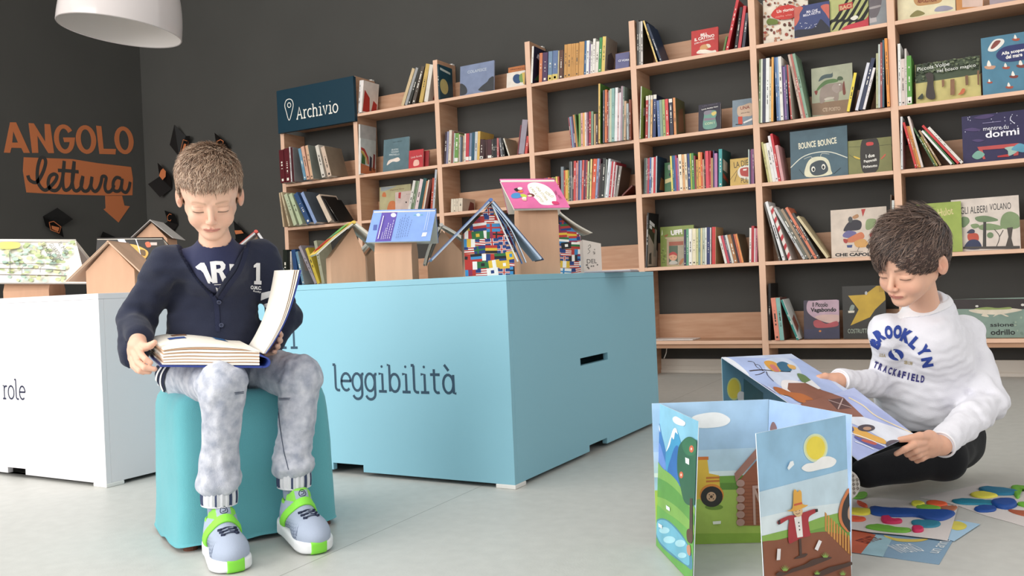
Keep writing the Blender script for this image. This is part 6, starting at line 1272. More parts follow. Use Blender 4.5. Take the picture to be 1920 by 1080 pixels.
def wide(pts, w0):
    L = []; R = []
    for i, p in enumerate(pts):
        a = np.array(pts[max(0, i - 1)], float); b = np.array(pts[min(len(pts) - 1, i + 1)], float); t = (b - a) / np.linalg.norm(b - a); n_ = np.array([-t[1], t[0]]) * w0 / 2
        L.append(tuple(np.array(p) + n_)); R.append(tuple(np.array(p) - n_))
    n = len(pts); return L + R, [(i, i + 1, n + i + 1, n + i) for i in range(n - 1)]
# ------------------------------------------------------------------ head
def head_sdf(Q, ear=1.0, mouth_open=0.0, wide=1.0):
    """Q in head coordinates: x sideways, y forward, z up, origin between the eyes at skull centre"""
    X = Q.copy(); X[..., 0] = np.abs(X[..., 0]); X[..., 0] /= wide
    d = ellip(X, (0, -.020, .038), (.0715, .090, .086))
    d = smin(d, ellip(X, (0, .022, .036), (.062, .056, .055)), .02)
    d = smin(d, ellip(X, (0, .024, -.026), (.0535, .054, .054)), .02)
    d = smin(d, rcone(X, (.042, -.004, -.028), (.013, .052, -.069), .020, .013), .018)
    d = smin(d, rcone(X, (0, -.005, -.05), (0, .04, -.062), .03, .022), .02)
    d = smin(d, ellip(X, (0, .062, -.073), (.019, .016, .0135)), .012)
    d = smin(d, ellip(X, (.033, .050, -.030), (.021, .020, .023)), .014)
    # brow, sockets, lids
    d = smin(d, rcone(X, (.014, .071, .020), (.040, .060, .019), .0055, .005), .012)
    d = smax(d, -ellip(X, (.030, .092, .001), (.019, .017, .0125)), .010)
    lid = ellip(X, (.0295, .0600, -.001), (.0165, .0150, .0125)); d = smin(d, lid, .0035)
    d = smax(d, -rcone(X, (.017, .0745, .0065), (.042, .068, .0075), .0012, .0012), .0025)
    d = smax(d, -rcone(X, (.0175, .0755, -.0068), (.041, .069, -.0058), .0009, .0009), .002)
    # nose
    d = smin(d, rcone(X, (0, .073, .010), (0, .091, -.022), .0055, .0078), .0075)
    d = smin(d, ellip(X, (0, .0905, -.0262), (.0085, .0080, .0075)), .004)
    d = smin(d, ellip(X, (.0088, .0845, -.0288), (.0056, .0075, .0056)), .0035)
    d = smax(d, -ellip(X, (.0058, .089, -.0348), (.0032, .0042, .0028)), .002)
    # lips
    d = smin(d, ellip(X, (0, .0715, -.0490), (.022, .0125, .012)), .008)
    d = smin(d, rcone(X, (.0045, .0835, -.0462), (.0190, .0745, -.0500), .0034, .0012), .003)
    d = smin(d, rcone(X, (0, .0822, -.0540), (.0150, .0755, -.0520), .0042, .0014), .003)
    d = smax(d, -rcone(X, (0, .0885, -.0503), (.0205, .0775, -.0512), .0016 + mouth_open, .0006), .0018)
    d = smax(d, -ellip(X, (0, .0835, -.0615), (.010, .006, .0040)), .006)
    # ears
    e = ellip(X, (.0755, -.014, -.002), (.0072, .0155, .0265), np.array([[.93, .36, 0], [-.36, .93, 0], [0, 0, 1]]).T)
    e = smax(e, -ellip(X, (.0845, -.0085, .002), (.0088, .0085, .0170)), .004)
    e = smin(e, ellip(X, (.0770, -.004, -.006), (.004, .0035, .008)), .003)
    d = smin(d, e, .006)
    return d
def skin_col(base, lip, Q, brow=None, lashc=(.07, .045, .035), browpow=.5):
    x = np.abs(Q[:, 0]); y = Q[:, 1]; z = Q[:, 2]
    c = np.tile(np.array(lin(base)), (len(Q), 1))
    def mixc(m, col): 
        nonlocal c
        m = np.clip(m, 0, 1)[:, None]; c = c * (1 - m) + np.array(lin(col) if isinstance(col, str) else col) * m
    g = lambda a, b, s: np.exp(-((a - b) / s) ** 2)
    mixc(.20 * g(x, .036, .018) * g(z, -.032, .018) * (y > .03), '#d98f7c')
    mixc(.22 * g(x, 0, .012) * g(z, -.026, .009) * (y > .075), '#d48a78')
    lipz = np.where(z > -.0505, (-.0445 + .0 * x) - x * .16, 0)
    up = (z < -.0440 - x * .22) & (z > -.0512 - x * .02); low = (z <= -.0505) & (z > -.0590 + (x / .02) ** 2 * .006)
    mixc(.75 * ((up | low) & (x < .0195) & (y > .066)), lip)
    mixc(.65 * g(z, -.0508 - x * .03, .0011) * (x < .0205) * (y > .066), (.16, .05, .045))
    mixc(.35 * g(x, .075, .02) * g(z, -.004, .02) * (y < .02) * (x > .07), '#cf7f6c')
    # lash line on the lowered lids
    lz = -.0068 + .0009 * ((x - .029) / .012) ** 2 * 1.2
    mixc(1.0 * g(z, lz, .0016) * (x > .0165) * (x < .0425) * (y > .05), lashc)
    mixc(.35 * g(z, .0068, .0013) * (x > .017) * (x < .042) * (y > .05), '#8a5646')
    mixc(.20 * g(z, -.012, .004) * g(x, .028, .012) * (y > .05), '#a06a60')
    if brow is not None:
        bz = .0180 + .0028 * np.sin(np.clip((x - .010) / .034, 0, 1) * 2.6)
        mixc(browpow * g(z, bz, .0030) * (x > .011) * (x < .044) * (y > .04) * (1 - .5 * np.clip((x - .03) / .015, 0, 1)), brow)
    mixc(.6 * g(x, .0058, .0030) * g(z, -.0345, .0020) * (y > .08), (.12, .04, .035))
    return c
def hair_strands(name, roots, dirs, lens, wid, base_cols, parent, nrm, seg=5, curl=.35, seed=1, droop=.25):
    """many fine tapering locks as one mesh"""
    rr = np.random.RandomState(seed); n = len(roots); L = lens[:, None]
    side = np.cross(dirs, nrm); side /= np.linalg.norm(side, axis=1)[:, None] + 1e-9
    ctr = []; d = dirs.copy(); p = roots.copy(); ctr.append(p.copy()); bend = rr.normal(size=(n, 1)) * curl
    for k in range(seg):
        d = d + side * bend / seg - nrm * (droop / seg); d /= np.linalg.norm(d, axis=1)[:, None]
        p = p + d * L / seg; ctr.append(p.copy())
    vs = []; 
    for k in range(seg + 1):
        w_ = wid[:, None] * (1 - (k / seg) ** 1.7) * (.75 if k == 0 else 1) + .00012
        vs += [ctr[k] - side * w_, ctr[k] + nrm * w_ * .7, ctr[k] + side * w_]
    V = np.stack(vs, 1).reshape(-1, 3); m = 3 * (seg + 1); base = np.arange(n)[:, None] * m; Fs = []
    for k in range(seg):
        for j in range(2):
            a = 3 * k + j; Fs.append(np.stack([base[:, 0] + a, base[:, 0] + a + 1, base[:, 0] + a + 4, base[:, 0] + a + 3], 1))
    F_ = np.concatenate(Fs)
    C_ = np.repeat(base_cols, m, 0)
    me_cols = lambda vs_: C_
    return mesh_obj(name, V, F_, attr_mat('Col', .45, spec=.5), parent, me_cols)
# ================================================================== BOY ON THE POUF
J = dep
B1 = empty('person', (2.96, -3.30, .355), 'boy in navy cardigan and grey jeans sitting on the pouf with a thick book', 'person')
SK = attr_mat('Col', .5, sub=.12, bump=.08, bscale=500)
# --- head
e1 = J(395.0, 391.5, 1.965)
toC = CAM - e1; toC[2] = 0; toC /= np.linalg.norm(toC)
p_ = math.radians(29)
H1 = frame(toC * math.cos(p_) + np.array([0, 0, -1]) * math.sin(p_), roll=math.radians(1))
HS1 = .905
HO1 = e1 - H1[:, 1] * .068 * HS1 - H1[:, 2] * .001
neck1 = J(405, 462, 2.05)
def toH(P, H, O, s): return ((P - v3(O)) @ H.astype(np.float32)) / np.float32(s)
shR = J(316, 492, 2.04); shL = J(489, 481, 2.14)
def b1_skin(P):
    Q = toH(P, H1, HO1, HS1); d = head_sdf(Q)
    d = d * np.float32(HS1); nb = HO1 - H1[:, 1] * .020 - H1[:, 2] * .04
    d = smin(d, rcone(P, nb, neck1, .033, .034), .015)
    d = smin(d, rcone(P, neck1, neck1 - np.array([0, 0, .045]), .034, .038), .02)
    return d
lo, hi = bbox([HO1 - .115, HO1 + .115, neck1 - .05, neck1 + .05], .0)
lo[2] = neck1[2] - .045
vs1, q1 = surface(b1_skin, lo, hi, .0019); vs1 = relax(vs1, q1, 1, .4)
parts_skin = [(vs1, q1)]
def headcol(base, lip, H, O, s, brow, bp=.5):
    return lambda vs: skin_col(base, lip, ((vs - O) @ H) / s, brow, browpow=bp)
# --- right hand gripping the book corner, thumb on top
def hand_sdf(P, chains, palm, k=.006):
    d = None
    for c in palm:
        e = rcone(P, *c); d = e if d is None else smin(d, e, .010)
    for ch in chains:
        f = None
        for (a, ra), (b, rb) in zip(ch[:-1], ch[1:]):
            e = rcone(P, a, b, ra, rb); f = e if f is None else smin(f, e, .002)
        d = smin(d, f, k * .6)
    return d
Zh = (225, 600, 9.82)
def jh(x, y, d, Z=Zh): return J(Z[0] + x / Z[2], Z[1] + y / Z[2], d)
R1 = .0062
wr1 = jh(330, 300, 1.97)
ch1 = [
 [(jh(360, 440, 1.935), .0105), (jh(470, 500, 1.915), .0092), (jh(560, 470, 1.905), .0080), (jh(635, 415, 1.90), .0062)],     # thumb
 [(jh(330, 520, 1.925), .0080), (jh(390, 640, 1.90), .0072), (jh(480, 730, 1.888), .0066), (jh(565, 785, 1.888), .0054)],    # index
 [(jh(260, 590, 1.93), .0082), (jh(330, 770, 1.90), .0074), (jh(460, 880, 1.885), .0068), (jh(640, 905, 1.89), .0056)],      # middle
 [(jh(230, 660, 1.94), .0078), (jh(270, 840, 1.91), .0070), (jh(370, 940, 1.895), .0064), (jh(540, 960, 1.90), .0052)],     # ring
 [(jh(210, 700, 1.95), .0070), (jh(240, 850, 1.925), .0060), (jh(320, 930, 1.915), .0055), (jh(430, 975, 1.915), .0046)]]   # little
palm1 = [(wr1, jh(300, 470, 1.94), .0175, .0160), (jh(300, 470, 1.94), jh(260, 600, 1.94), .0165, .0125), (jh(330, 430, 1.935), jh(330, 540, 1.93), .014, .010), (jh(240, 560, 1.95), jh(230, 700, 1.95), .0125, .0095), (wr1, jh(380, 460, 1.93), .015, .011)]
hp = [p for c in ch1 for p, r in c] + [wr1]
lo, hi = bbox(hp, .022)
el1 = J(262, 610, 2.10)
fore1 = (el1, wr1, .026, .018)
def h1s(P): return smin(hand_sdf(P, ch1, palm1), rcone(P, el1 * .35 + wr1 * .65, wr1, .019, .0175), .01)
lo, hi = bbox(hp + [el1 * .35 + wr1 * .65], .022)
vh, qh = surface(h1s, lo, hi, .0016); parts_skin.append((relax(vh, qh, 1, .4), qh))
wrL0 = J(494, 645, 2.090)
chF = [[(J(498, 632, 2.075), .009), (J(510, 618, 2.060), .008), (J(520, 606, 2.045), .0068), (J(525, 596, 2.035), .0056)],
 [(J(506, 640, 2.070), .0078), (J(520, 632, 2.045), .007), (J(526, 628, 2.020), .0064), (J(525, 624, 2.005), .0052)],
 [(J(506, 648, 2.070), .0080), (J(520, 642, 2.045), .0072), (J(525, 639, 2.020), .0066), (J(523, 636, 2.000), .0054)],
 [(J(504, 656, 2.070), .0076), (J(517, 652, 2.045), .0068), (J(521, 650, 2.020), .0062), (J(519, 648, 2.005), .0050)],
 [(J(500, 663, 2.070), .0068), (J(511, 661, 2.050), .0060), (J(515, 660, 2.030), .0054), (J(513, 659, 2.015), .0046)]]
pmF = [(wrL0, J(504, 646, 2.070), .017, .013), (J(500, 636, 2.075), J(501, 660, 2.075), .012, .010)]
lo, hi = bbox([p for c in chF for p, r in c] + [wrL0], .022)
vh2, qh2 = surface(lambda P: hand_sdf(P, chF, pmF), lo, hi, .0018); parts_skin.append((relax(vh2, qh2, 1, .4), qh2))
# --- hidden core of the body so that head, arms and legs belong to one figure
tR = onp(444, 1072, 2, .004); tL = onp(600, 1037, 2, .004)
fr_ = (CAM[:2] - tR[:2]); fr_ /= np.linalg.norm(fr_)
def rot2(v, a): c, s = math.cos(a), math.sin(a); return np.array([v[0] * c - v[1] * s, v[0] * s + v[1] * c])
dR = rot2(fr_, math.radians(12)); dL = rot2(fr_, math.radians(16)); SHL = .198
heelR = tR - np.array([dR[0], dR[1], 0]) * SHL; heelL = tL - np.array([dL[0], dL[1], 0]) * SHL + np.array([0, 0, .016])
def at_row(P, py):
    zs = np.linspace(0, .5, 1001); X = np.stack([np.full_like(zs, P[0]), np.full_like(zs, P[1]), zs], -1); i = np.argmin(abs(pj(X)[1] - py)); return X[i]
anR = at_row(heelR + np.array([dR[0], dR[1], 0]) * .056, 922); anL = at_row(heelL + np.array([dL[0], dL[1], 0]) * .056, 890)
hipR = J(352, 694, 2.13); hipL = J(440, 684, 2.22); hipC = (hipR + hipL) / 2
knR = J(418, 722, 1.905); knL = J(562, 706, 2.045)
elR = J(258, 600, 2.08); wrR = wr1; elL = J(534, 590, 2.17); wrL = J(507, 648, 2.115)
chest1 = J(402, 545, 2.13); belly1 = J(398, 640, 2.13)
def core(P):
    d = rcone(P, neck1 - np.array([0, 0, .03]), chest1, .05, .06); d = smin(d, rcone(P, chest1, hipC, .065, .06), .03)
    for a, b, r1, r2 in ((neck1 - np.array([0, 0, .035]), shR, .030, .028), (neck1 - np.array([0, 0, .035]), shL, .030, .028), (shR, elR, .028, .022), (elR, el1 * .35 + wr1 * .65, .022, .017), (shL, elL, .028, .022), (elL, wrL, .022, .016), (hipR, knR, .045, .034), (hipL, knL, .045, .034), (knR, anR, .034, .022), (knL, anL, .034, .022)):
        d = smin(d, rcone(P, a, b, r1, r2), .015)
    return d
lo, hi = bbox([neck1, shR, shL, elR, elL, wrL, hipR, hipL, knR, knL, anR, anL], .06)
vc, qc = surface(core, lo, hi, .006); parts_skin.append((relax(vc, qc, 1), qc))
def join_parts(L):
    V = []; Q = []; b = 0
    for v, q in L: V.append(v); Q.append(q + b); b += len(v)
    return np.concatenate(V), np.concatenate(Q)
Vb, Qb = join_parts(parts_skin)
hc = headcol('#e6bba3', '#c77a70', H1, HO1, HS1, '#8a6a4e', .42)
def allcol(vs):
    c = np.tile(np.array(lin('#e4b69e')), (len(vs), 1)); n = len(vs1); c[:n] = hc(vs[:n]); return c
mesh_obj('body', Vb, Qb, SK, B1, allcol)
# --- hair: scalp cap and short forward lying locks
CAPB = {}
def hair_cap(H, O, s, hairline, thick, name, col, parent, h=.0028, seed=3, amp=.0025):
    def f(P):
        Q = toH(P, H, O, s); X = Q.copy(); X[..., 0] = np.abs(X[..., 0])
        d = ellip(X, (0, -.022, .037), (.0735 + thick, .092 + thick, .086 + thick))
        d = smin(d, ellip(X, (0, .020, .040), (.062 + thick, .056 + thick, .055 + thick)), .02)
        d = smin(d, ellip(X, (0, -.045, -.01), (.058 + thick * .6, .055 + thick * .6, .055)), .02)
        d = d + amp * wav(Q, seed, 260, 6)
        d = smax(d, hairline(Q), .004)
        return d
    lo = O - .13 * s; hi = O + .13 * s
    vs, q = surface(f, lo, hi, h); CAPB[name] = bvh_of(vs, q); return mesh_obj(name, relax(vs, q, 1, .4), q, attr_mat('Col', .7), parent, lambda v: np.tile(np.array(lin(col)), (len(v), 1)) * (1 + .25 * wav(v.astype(np.float32), 5, 300, 4))[:, None])
def hl1(Q):   # positive outside the hair: face opening
    x, y, z = np.abs(Q[..., 0]), Q[..., 1], Q[..., 2]
    a = .0600 - .10 * np.clip(x - .02, 0, 1) - z                 # above this line in front
    a = a + .0030 * np.sin(Q[..., 0] * 420) + .0022 * np.sin(Q[..., 0] * 911 + 1)
    side = np.where(y > .012, a, np.where(y > -.010, (-.012 + (y + .010) * 3.0) - z, -.050 - z))
    return side
def strands(H, O, s, n, hairline, crown, lenf, widr, cols, parent, thick, lift, seed, bias=(0, 0, 0), droop=.25, curl=.35):
    rr = np.random.RandomState(seed); pts = []; 
    m = n * 4
    th = rr.uniform(0, 2 * math.pi, m); u = rr.uniform(-.75, 1, m); rxy = np.sqrt(1 - u * u)
    D = np.stack([rxy * np.cos(th), rxy * np.sin(th), u], 1)
    P = np.array([0, -.010, .038]) + D * np.array([.0715, .0905, .084])
    # blend with the forehead dome
    q = np.stack([P[:, 0] / .0735, (P[:, 1] + .022) / .092, (P[:, 2] - .037) / .086], 1); k = 1 / np.linalg.norm(q, axis=1)
    P = np.stack([P[:, 0] * k, -.022 + (P[:, 1] + .022) * k, .037 + (P[:, 2] - .037) * k], 1)
    N = np.stack([P[:, 0] / .0735 ** 2, (P[:, 1] + .022) / .092 ** 2, (P[:, 2] - .037) / .086 ** 2], 1); N /= np.linalg.norm(N, axis=1)[:, None]
    P = P + N * (thick * rr.uniform(.2, 1.0, m))[:, None]
    ok = hairline(P.astype(np.float32)) < -.001; P, N = P[ok][:n], N[ok][:n]; n = len(P)
    cr = np.array(crown); T = P - cr; T += np.array(bias) ; T -= N * (T * N).sum(1)[:, None]; T /= np.linalg.norm(T, axis=1)[:, None] + 1e-9
    T = T + rr.normal(size=(n, 3)) * .30; T -= N * (T * N).sum(1)[:, None]; T /= np.linalg.norm(T, axis=1)[:, None]
    lf = lift(P) if callable(lift) else lift
    Dr = T + N * np.asarray(lf).reshape(-1, 1); Dr /= np.linalg.norm(Dr, axis=1)[:, None]
    L = lenf(P) * rr.uniform(.6, 1.25, n)
    cc = np.array([lin(c) for c in cols]); C_ = cc[rr.randint(0, len(cc), n)] * rr.uniform(.8, 1.2, (n, 1))
    W_ = lambda A: A @ H.T
    ctr = O + H @ np.array([0, -.012, .035]) * s; WP = O + W_(P) * s; keep = []
    for i in range(n):
        dv = WP[i] - ctr; dv /= np.linalg.norm(dv); h_, n_, k_, t_ = CAPB['scalp_hair'].ray_cast(Vector(ctr + dv * .3), Vector(-dv))
        if h_ is None: continue
        keep.append(i); WP[i] = np.array(h_) - dv * .0012 * rr.rand()
    keep = np.array(keep); P, N, Dr, L, C_, WP = P[keep], N[keep], Dr[keep], L[keep], C_[keep], WP[keep]; n = len(keep)
    return hair_strands('hair', WP, W_(Dr), L * s, rr.uniform(widr[0], widr[1], n), C_, parent, W_(N), curl=curl, seed=seed, droop=droop)
cap = hair_cap(H1, HO1, HS1, hl1, .0060, 'scalp_hair', '#7a5e4a', B1, amp=.0016)
hr = strands(H1, HO1, HS1, 9000, hl1, (.02, -.075, .095), lambda P: .017 + .010 * np.clip((P[:, 2] - .0) / .09, 0, 1), (.0006, .0013), ['#957862', '#ac8e76', '#7c604c', '#c4a890', '#6a5040', '#8c6e5a', '#ccb49e'], B1, .007, lambda P: .30 + .45 * np.clip((P[:, 2] - .06) / .05, 0, 1), 11, droop=.5)
# cowlick at the crown
# --- t-shirt, cardigan
fwd1 = np.array([.62, -.785, 0]); fwd1 /= np.linalg.norm(fwd1)
lft1 = np.array([-fwd1[1], fwd1[0], 0])
def torso1(P, g):
    d = rcone(P, neck1 + np.array([0, 0, -.035]), chest1, .052 + g, .072 + g)
    d = smin(d, rcone(P, chest1 - lft1 * .035, belly1 - lft1 * .035, .062 + g, .066 + g), .03)
    d = smin(d, rcone(P, chest1 + lft1 * .035, belly1 + lft1 * .035, .062 + g, .066 + g), .03)
    d = smin(d, rcone(P, neck1 + np.array([0, 0, -.02]), shR + np.array([0, 0, -.004]), .032 + g, .034 + g), .03)
    d = smin(d, rcone(P, neck1 + np.array([0, 0, -.02]), shL + np.array([0, 0, -.004]), .032 + g, .034 + g), .03)
    d = smin(d, rcone(P, belly1, hipC + np.array([0, 0, .01]), .082 + g, .084 + g), .03)
    return d
ncut = neck1 + np.array([0, 0, .004]) + fwd1 * .008
def neck_hole(P, r=.047, dz=0):
    q = P - v3(ncut + np.array([0, 0, dz])); rad = np.sqrt(((q - (q @ v3(H1[:, 2]))[..., None] * 0) [..., :2] ** 2).sum(-1))
    zz = q[..., 2] + .25 * (q @ v3(fwd1))
    return np.maximum(rad - r, -(zz + .018))      # negative inside the hole (upwards)
def tee(P):
    d = torso1(P, -.004) + .0012 * wav(P, 21, 90)
    d = smin(d, rcone(P, neck1 - np.array([0, 0, .05]), neck1 - fwd1 * .004, .052, .040), .02)
    return smax(d, -neck_hole(P, .036, .006), .003)
lo, hi = bbox([neck1, shR, shL, belly1], .09); lo[2] = chest1[2] - .04; hi[2] = neck1[2] + .045
vt, qt = surface(tee, lo, hi, .0024); vt = relax(vt, qt, 2)
NAVY2 = mat('#262b4c', .85, .3, 500, key='tee', sheen=.15)
mesh_obj('t_shirt', vt, qt, NAVY2, B1); bt_ = bvh_of(vt, qt)
# V opening measured on a vertical plane through the chest
vp = Plane(chest1 + fwd1 * .06, -lft1 * -1, (0, 0, 1))
Vpoly = [(322, 420), (336, 452), (350, 480), (374, 516), (406, 556), (427, 526), (446, 498), (459, 468), (468, 425), (450, 395), (350, 395)]
Vuv = np.array([vp.px(*p) for p in Vpoly], np.float32)
def polysd(u, v, poly):
    d = np.full(u.shape, 1e9, np.float32); s = np.ones(u.shape, np.float32); n = len(poly)
    for i in range(n):
        a = poly[i]; b = poly[i - 1]; ex, ey = b - a; wx, wy = u - a[0], v - a[1]
        t = np.clip((wx * ex + wy * ey) / (ex * ex + ey * ey + 1e-12), 0, 1); bx, by = wx - ex * t, wy - ey * t
        d = np.minimum(d, bx * bx + by * by)
        c1 = v >= a[1]; c2 = v < b[1]; c3 = ex * wy > ey * wx
        fl = (c1 & c2 & c3) | (~c1 & ~c2 & ~c3); s = np.where(fl, -s, s)
    return s * np.sqrt(d)
def vcut(P):
    q = P - v3(vp.O); u = q @ v3(vp.U); v = q @ v3(vp.V); f = q @ v3(fwd1)
    return np.maximum(polysd(u, v, Vuv), -(f + .085))
def sleeve(P, s, e, w_, r0, r1, r2, g=0, seed=3):
    d = rcone(P, s, e, r0 + g, r1 + g); d = smin(d, rcone(P, e, w_, r1 + g, r2 + g), .02); return d
def foldn(P, e, seed, a=.004):
    r = np.sqrt(((P - v3(e)) ** 2).sum(-1)); return a * wav(P, seed, 110, 4) * np.exp(-(r / .07) ** 2)
cfE = wr1 + (el1 - wr1) / np.linalg.norm(el1 - wr1) * .020
def cardi(P):
    d = torso1(P, .006)
    d = smin(d, sleeve(P, shR, elR, J(252, 664, 2.005), .042, .041, .033), .022)
    d = smin(d, sleeve(P, shL, elL, wrL, .041, .038, .030), .022)
    d = smin(d, rcone(P, J(252, 600, 2.06), J(262, 629, 1.975), .036, .0285), .012)
    d = d + .0030 * wav(P, 31, 60, 4) + .0016 * wav(P, 5, 140, 4) + foldn(P, elR, 41, .008) + foldn(P, shR - np.array([0, 0, .05]), 47, .006) + foldn(P, elL, 42, .007) + foldn(P, belly1, 43, .004)
    d = smin(d, rcone(P, neck1 - np.array([0, 0, .05]) - fwd1 * .01, neck1 - fwd1 * .018 + np.array([0, 0, .004]), .058, .046), .02)
    d = smax(d, -vcut(P), .003); d = smax(d, -neck_hole(P, .043, -.004), .003)
    low = J(300, 712, 2.1)[2]
    d = smax(d, (low + .012) - P[..., 2], .006)
    return d
    ax = (wr1 - el1) / np.linalg.norm(wr1 - el1); t = (P - v3(wr1)) @ v3(ax); near = np.sqrt(((P - v3(wr1)) ** 2).sum(-1))
    d = np.where(near < .07, smax(d, t - .004, .003), d)
    return d
lo, hi = bbox([neck1, shR, shL, elR, elL, wrL, wrR, hipR, hipL, chest1 + fwd1 * .05], .055)
vcg, qcg = surface(cardi, lo, hi, .0032); vcg = relax(vcg, qcg, 1, .5)
NAVY = mat('#22273b', .9, .45, 420, .06, 9, key='cardigan', sheen=.12)
mesh_obj('cardigan', vcg, qcg, NAVY, B1); bc_ = bvh_of(vcg, qcg)
# cuffs, hem, edge bands, buttons
def ring_tube(path_c, ax, r, m, name, parent, rr_=.004, n=28, ribs=0, flat=.0):
    ax = ax / np.linalg.norm(ax); a = np.cross(ax, (0, 0, 1)); a /= np.linalg.norm(a); b = np.cross(ax, a); mb = MB()
    P = [path_c + a * math.cos(t) * r + b * math.sin(t) * r for t in np.linspace(0, 2 * math.pi, n + 1)]
    mb.tube(P, rr_, m, 8, caps=False); return part(mb, name, parent)
axw = (wr1 - el1) / np.linalg.norm(wr1 - el1)
RIB = mat('#262b40', .9, .5, 600, key='rib')
on_body(bc_, 'cuff_band', [wide([(240, 640), (236, 660), (238, 680), (246, 692)], 7)], RIB, B1, .0015)
band = mat('#232840', .9, .3, 500, key='band')
on_body(bc_, 'front_band', [wide(smooth_pts([(331, 452), (346, 482), (370, 520), (400, 556), (407, 585), (408, 622)], 5), 9), wide(smooth_pts([(466, 452), (450, 502), (430, 532), (412, 560)], 5), 9)], band, B1, .0022)
BUT = mat('#2a3046', .35, key='button')
for bx, by in ((411, 565), (415, 611)):
    d = Vector(ray(bx, by)).normalized(); h, n_, i, t = bc_.ray_cast(Vector(CAM), d)
    if h:
        h = np.array(h); n_ = np.array(n_); n_ = n_ if n_ @ np.array(d) < 0 else -n_
        mb = MB(); mb.tube([h + n_ * .001, h + n_ * .0045], .0058, BUT, 20, smooth=False); b_ = part(mb, 'button', B1)
        ring_tube(h + n_ * .0048, n_, .0042, mat('#4a5068', .35), 'button_rim', B1, .0011, 18)
WH_ = mat('#e6e6e8', .8)
# letters on the t-shirt and on the chest
Z4 = (210, 420, 3.6)
def z4(L): return [(Z4[0] + x / Z4[2], Z4[1] + y / Z4[2]) for x, y in L]
def strip(pts, w0): return wide(z4(pts), w0 / Z4[2])
shirt_letters = [poly_px(z4([(565, 290), (600, 262), (625, 262), (685, 395), (660, 385), (640, 350), (600, 310), (580, 305)])), poly_px(z4([(625, 265), (640, 290), (665, 400), (650, 398), (610, 310)])),
 poly_px(z4([(662, 255), (700, 250), (712, 395), (678, 398)])), poly_px(z4([(700, 250), (745, 252), (765, 275), (762, 300), (745, 318), (785, 385), (750, 398), (722, 330), (705, 325), (704, 305), (728, 300), (735, 290), (728, 276), (702, 276)])),
 poly_px(z4([(790, 270), (822, 272), (828, 300), (818, 350), (800, 382), (782, 386), (778, 360), (795, 330)])), poly_px(z4([(700, 425), (712, 430), (718, 455), (708, 458)])), strip([(770, 405), (735, 415), (722, 435), (735, 450), (760, 440)], 9), strip([(690, 408), (770, 405)], 4)]
on_body(bt_, 't_shirt_print', shirt_letters, WH_, B1, .0012)
on_body(bc_, 'chest_print', [poly_px(z4([(955, 278), (975, 262), (998, 262), (1000, 382), (1010, 384), (1010, 408), (958, 406), (958, 384), (972, 382), (972, 290), (955, 292)]))] + [glyph_px('O.M.C.', *z4([(972, 430)])[0], 22, 7, .06, .05), glyph_px('Rugby', *z4([(980, 456)])[0], 16, 4, .12, .02)], WH_, B1, .0014)
on_body(bc_, 'sleeve_stripe', [poly_px(z4([(1010, 465), (1095, 445), (1098, 480), (1005, 515)]))], WH_, B1, .0012)
on_body(bc_, 'sleeve_stripe', [poly_px(z4([(1000, 548), (1060, 530), (1060, 560), (985, 582)]))], WH_, B1, .0012)
# --- jeans
low_h = hipC[2] + .045
def jeans(P):
    d = rcone(P, hipR, knR, .061, .049); d = smin(d, rcone(P, knR, anR, .047, .036), .018)
    e = rcone(P, hipL, knL, .061, .049); e = smin(e, rcone(P, knL, anL, .047, .036), .018)
    bag = lambda a: ellip(P, a + np.array([0, 0, .017]), (.044, .044, .022))
    d = smin(d, bag(anR), .012); e = smin(e, bag(anL), .012)
    d = smin(d, rcone(P, anR + np.array([0, 0, .06]), anR + np.array([0, 0, .03]), .040, .045), .015); e = smin(e, rcone(P, anL + np.array([0, 0, .06]), anL + np.array([0, 0, .03]), .040, .045), .015)
    d = smin(d, e, .014)
    d = smin(d, rcone(P, hipR, hipL, .068, .068), .03)
    n = .0022 * wav(P, 51, 75, 4) + .0011 * wav(P, 52, 170, 4)
    for k, (c, a) in enumerate(((knR, .0045), (knL, .0045), (anR + np.array([0, 0, .04]), .006), (anL + np.array([0, 0, .04]), .006))): n = n + foldn(P, c, 60 + k, a)
    rz = np.minimum(np.abs(P[..., 2] - anR[2] - .03), .05)
    d = d + n
    for a in (anR, anL):
        near = np.sqrt(((P[..., :2] - v3(a)[:2]) ** 2).sum(-1)) < .075
        d = np.where(near, smax(d, (a[2] - .004) - P[..., 2], .008), d)
    d = smax(d, P[..., 2] - low_h, .006)
    # the seat flattens on the pouf
    return d
lo, hi = bbox([hipR, hipL, knR, knL, anR, anL], .075); lo[2] = anL[2] - .02 if anL[2] < anR[2] else anR[2] - .02
vj, qj = surface(jeans, lo, hi, .003); vj = relax(vj, qj, 1, .4)
JN = mat('#d2d4dd', .85, .5, 380, .3, 42, key='jeans', c2='#9ca2b2', sheen=.1)
nt = JN.node_tree
mesh_obj('jeans', vj, qj, JN, B1); bj_ = bvh_of(vj, qj)
SEAM = mat('#4d5568', .85)
Z5 = (260, 640, 2.454)
def z5(L): return [(Z5[0] + x / Z5[2], Z5[1] + y / Z5[2]) for x, y in L]
on_body(bj_, 'seam', [wide(z5([(440, 236), (482, 232)]), 1.4), wide(z5([(443, 242), (482, 238)]), 1.2)], SEAM, B1, .0012)
on_body(bj_, 'seam', [wide(z5([(628, 262), (698, 262)]), 1.4), wide(z5([(630, 269), (696, 268)]), 1.2)], SEAM, B1, .0012)
on_body(bj_, 'seam', [wide(smooth_pts(z5([(640, 270), (650, 380), (668, 500), (690, 590)]), 5), 1.4)], SEAM, B1, .0012)
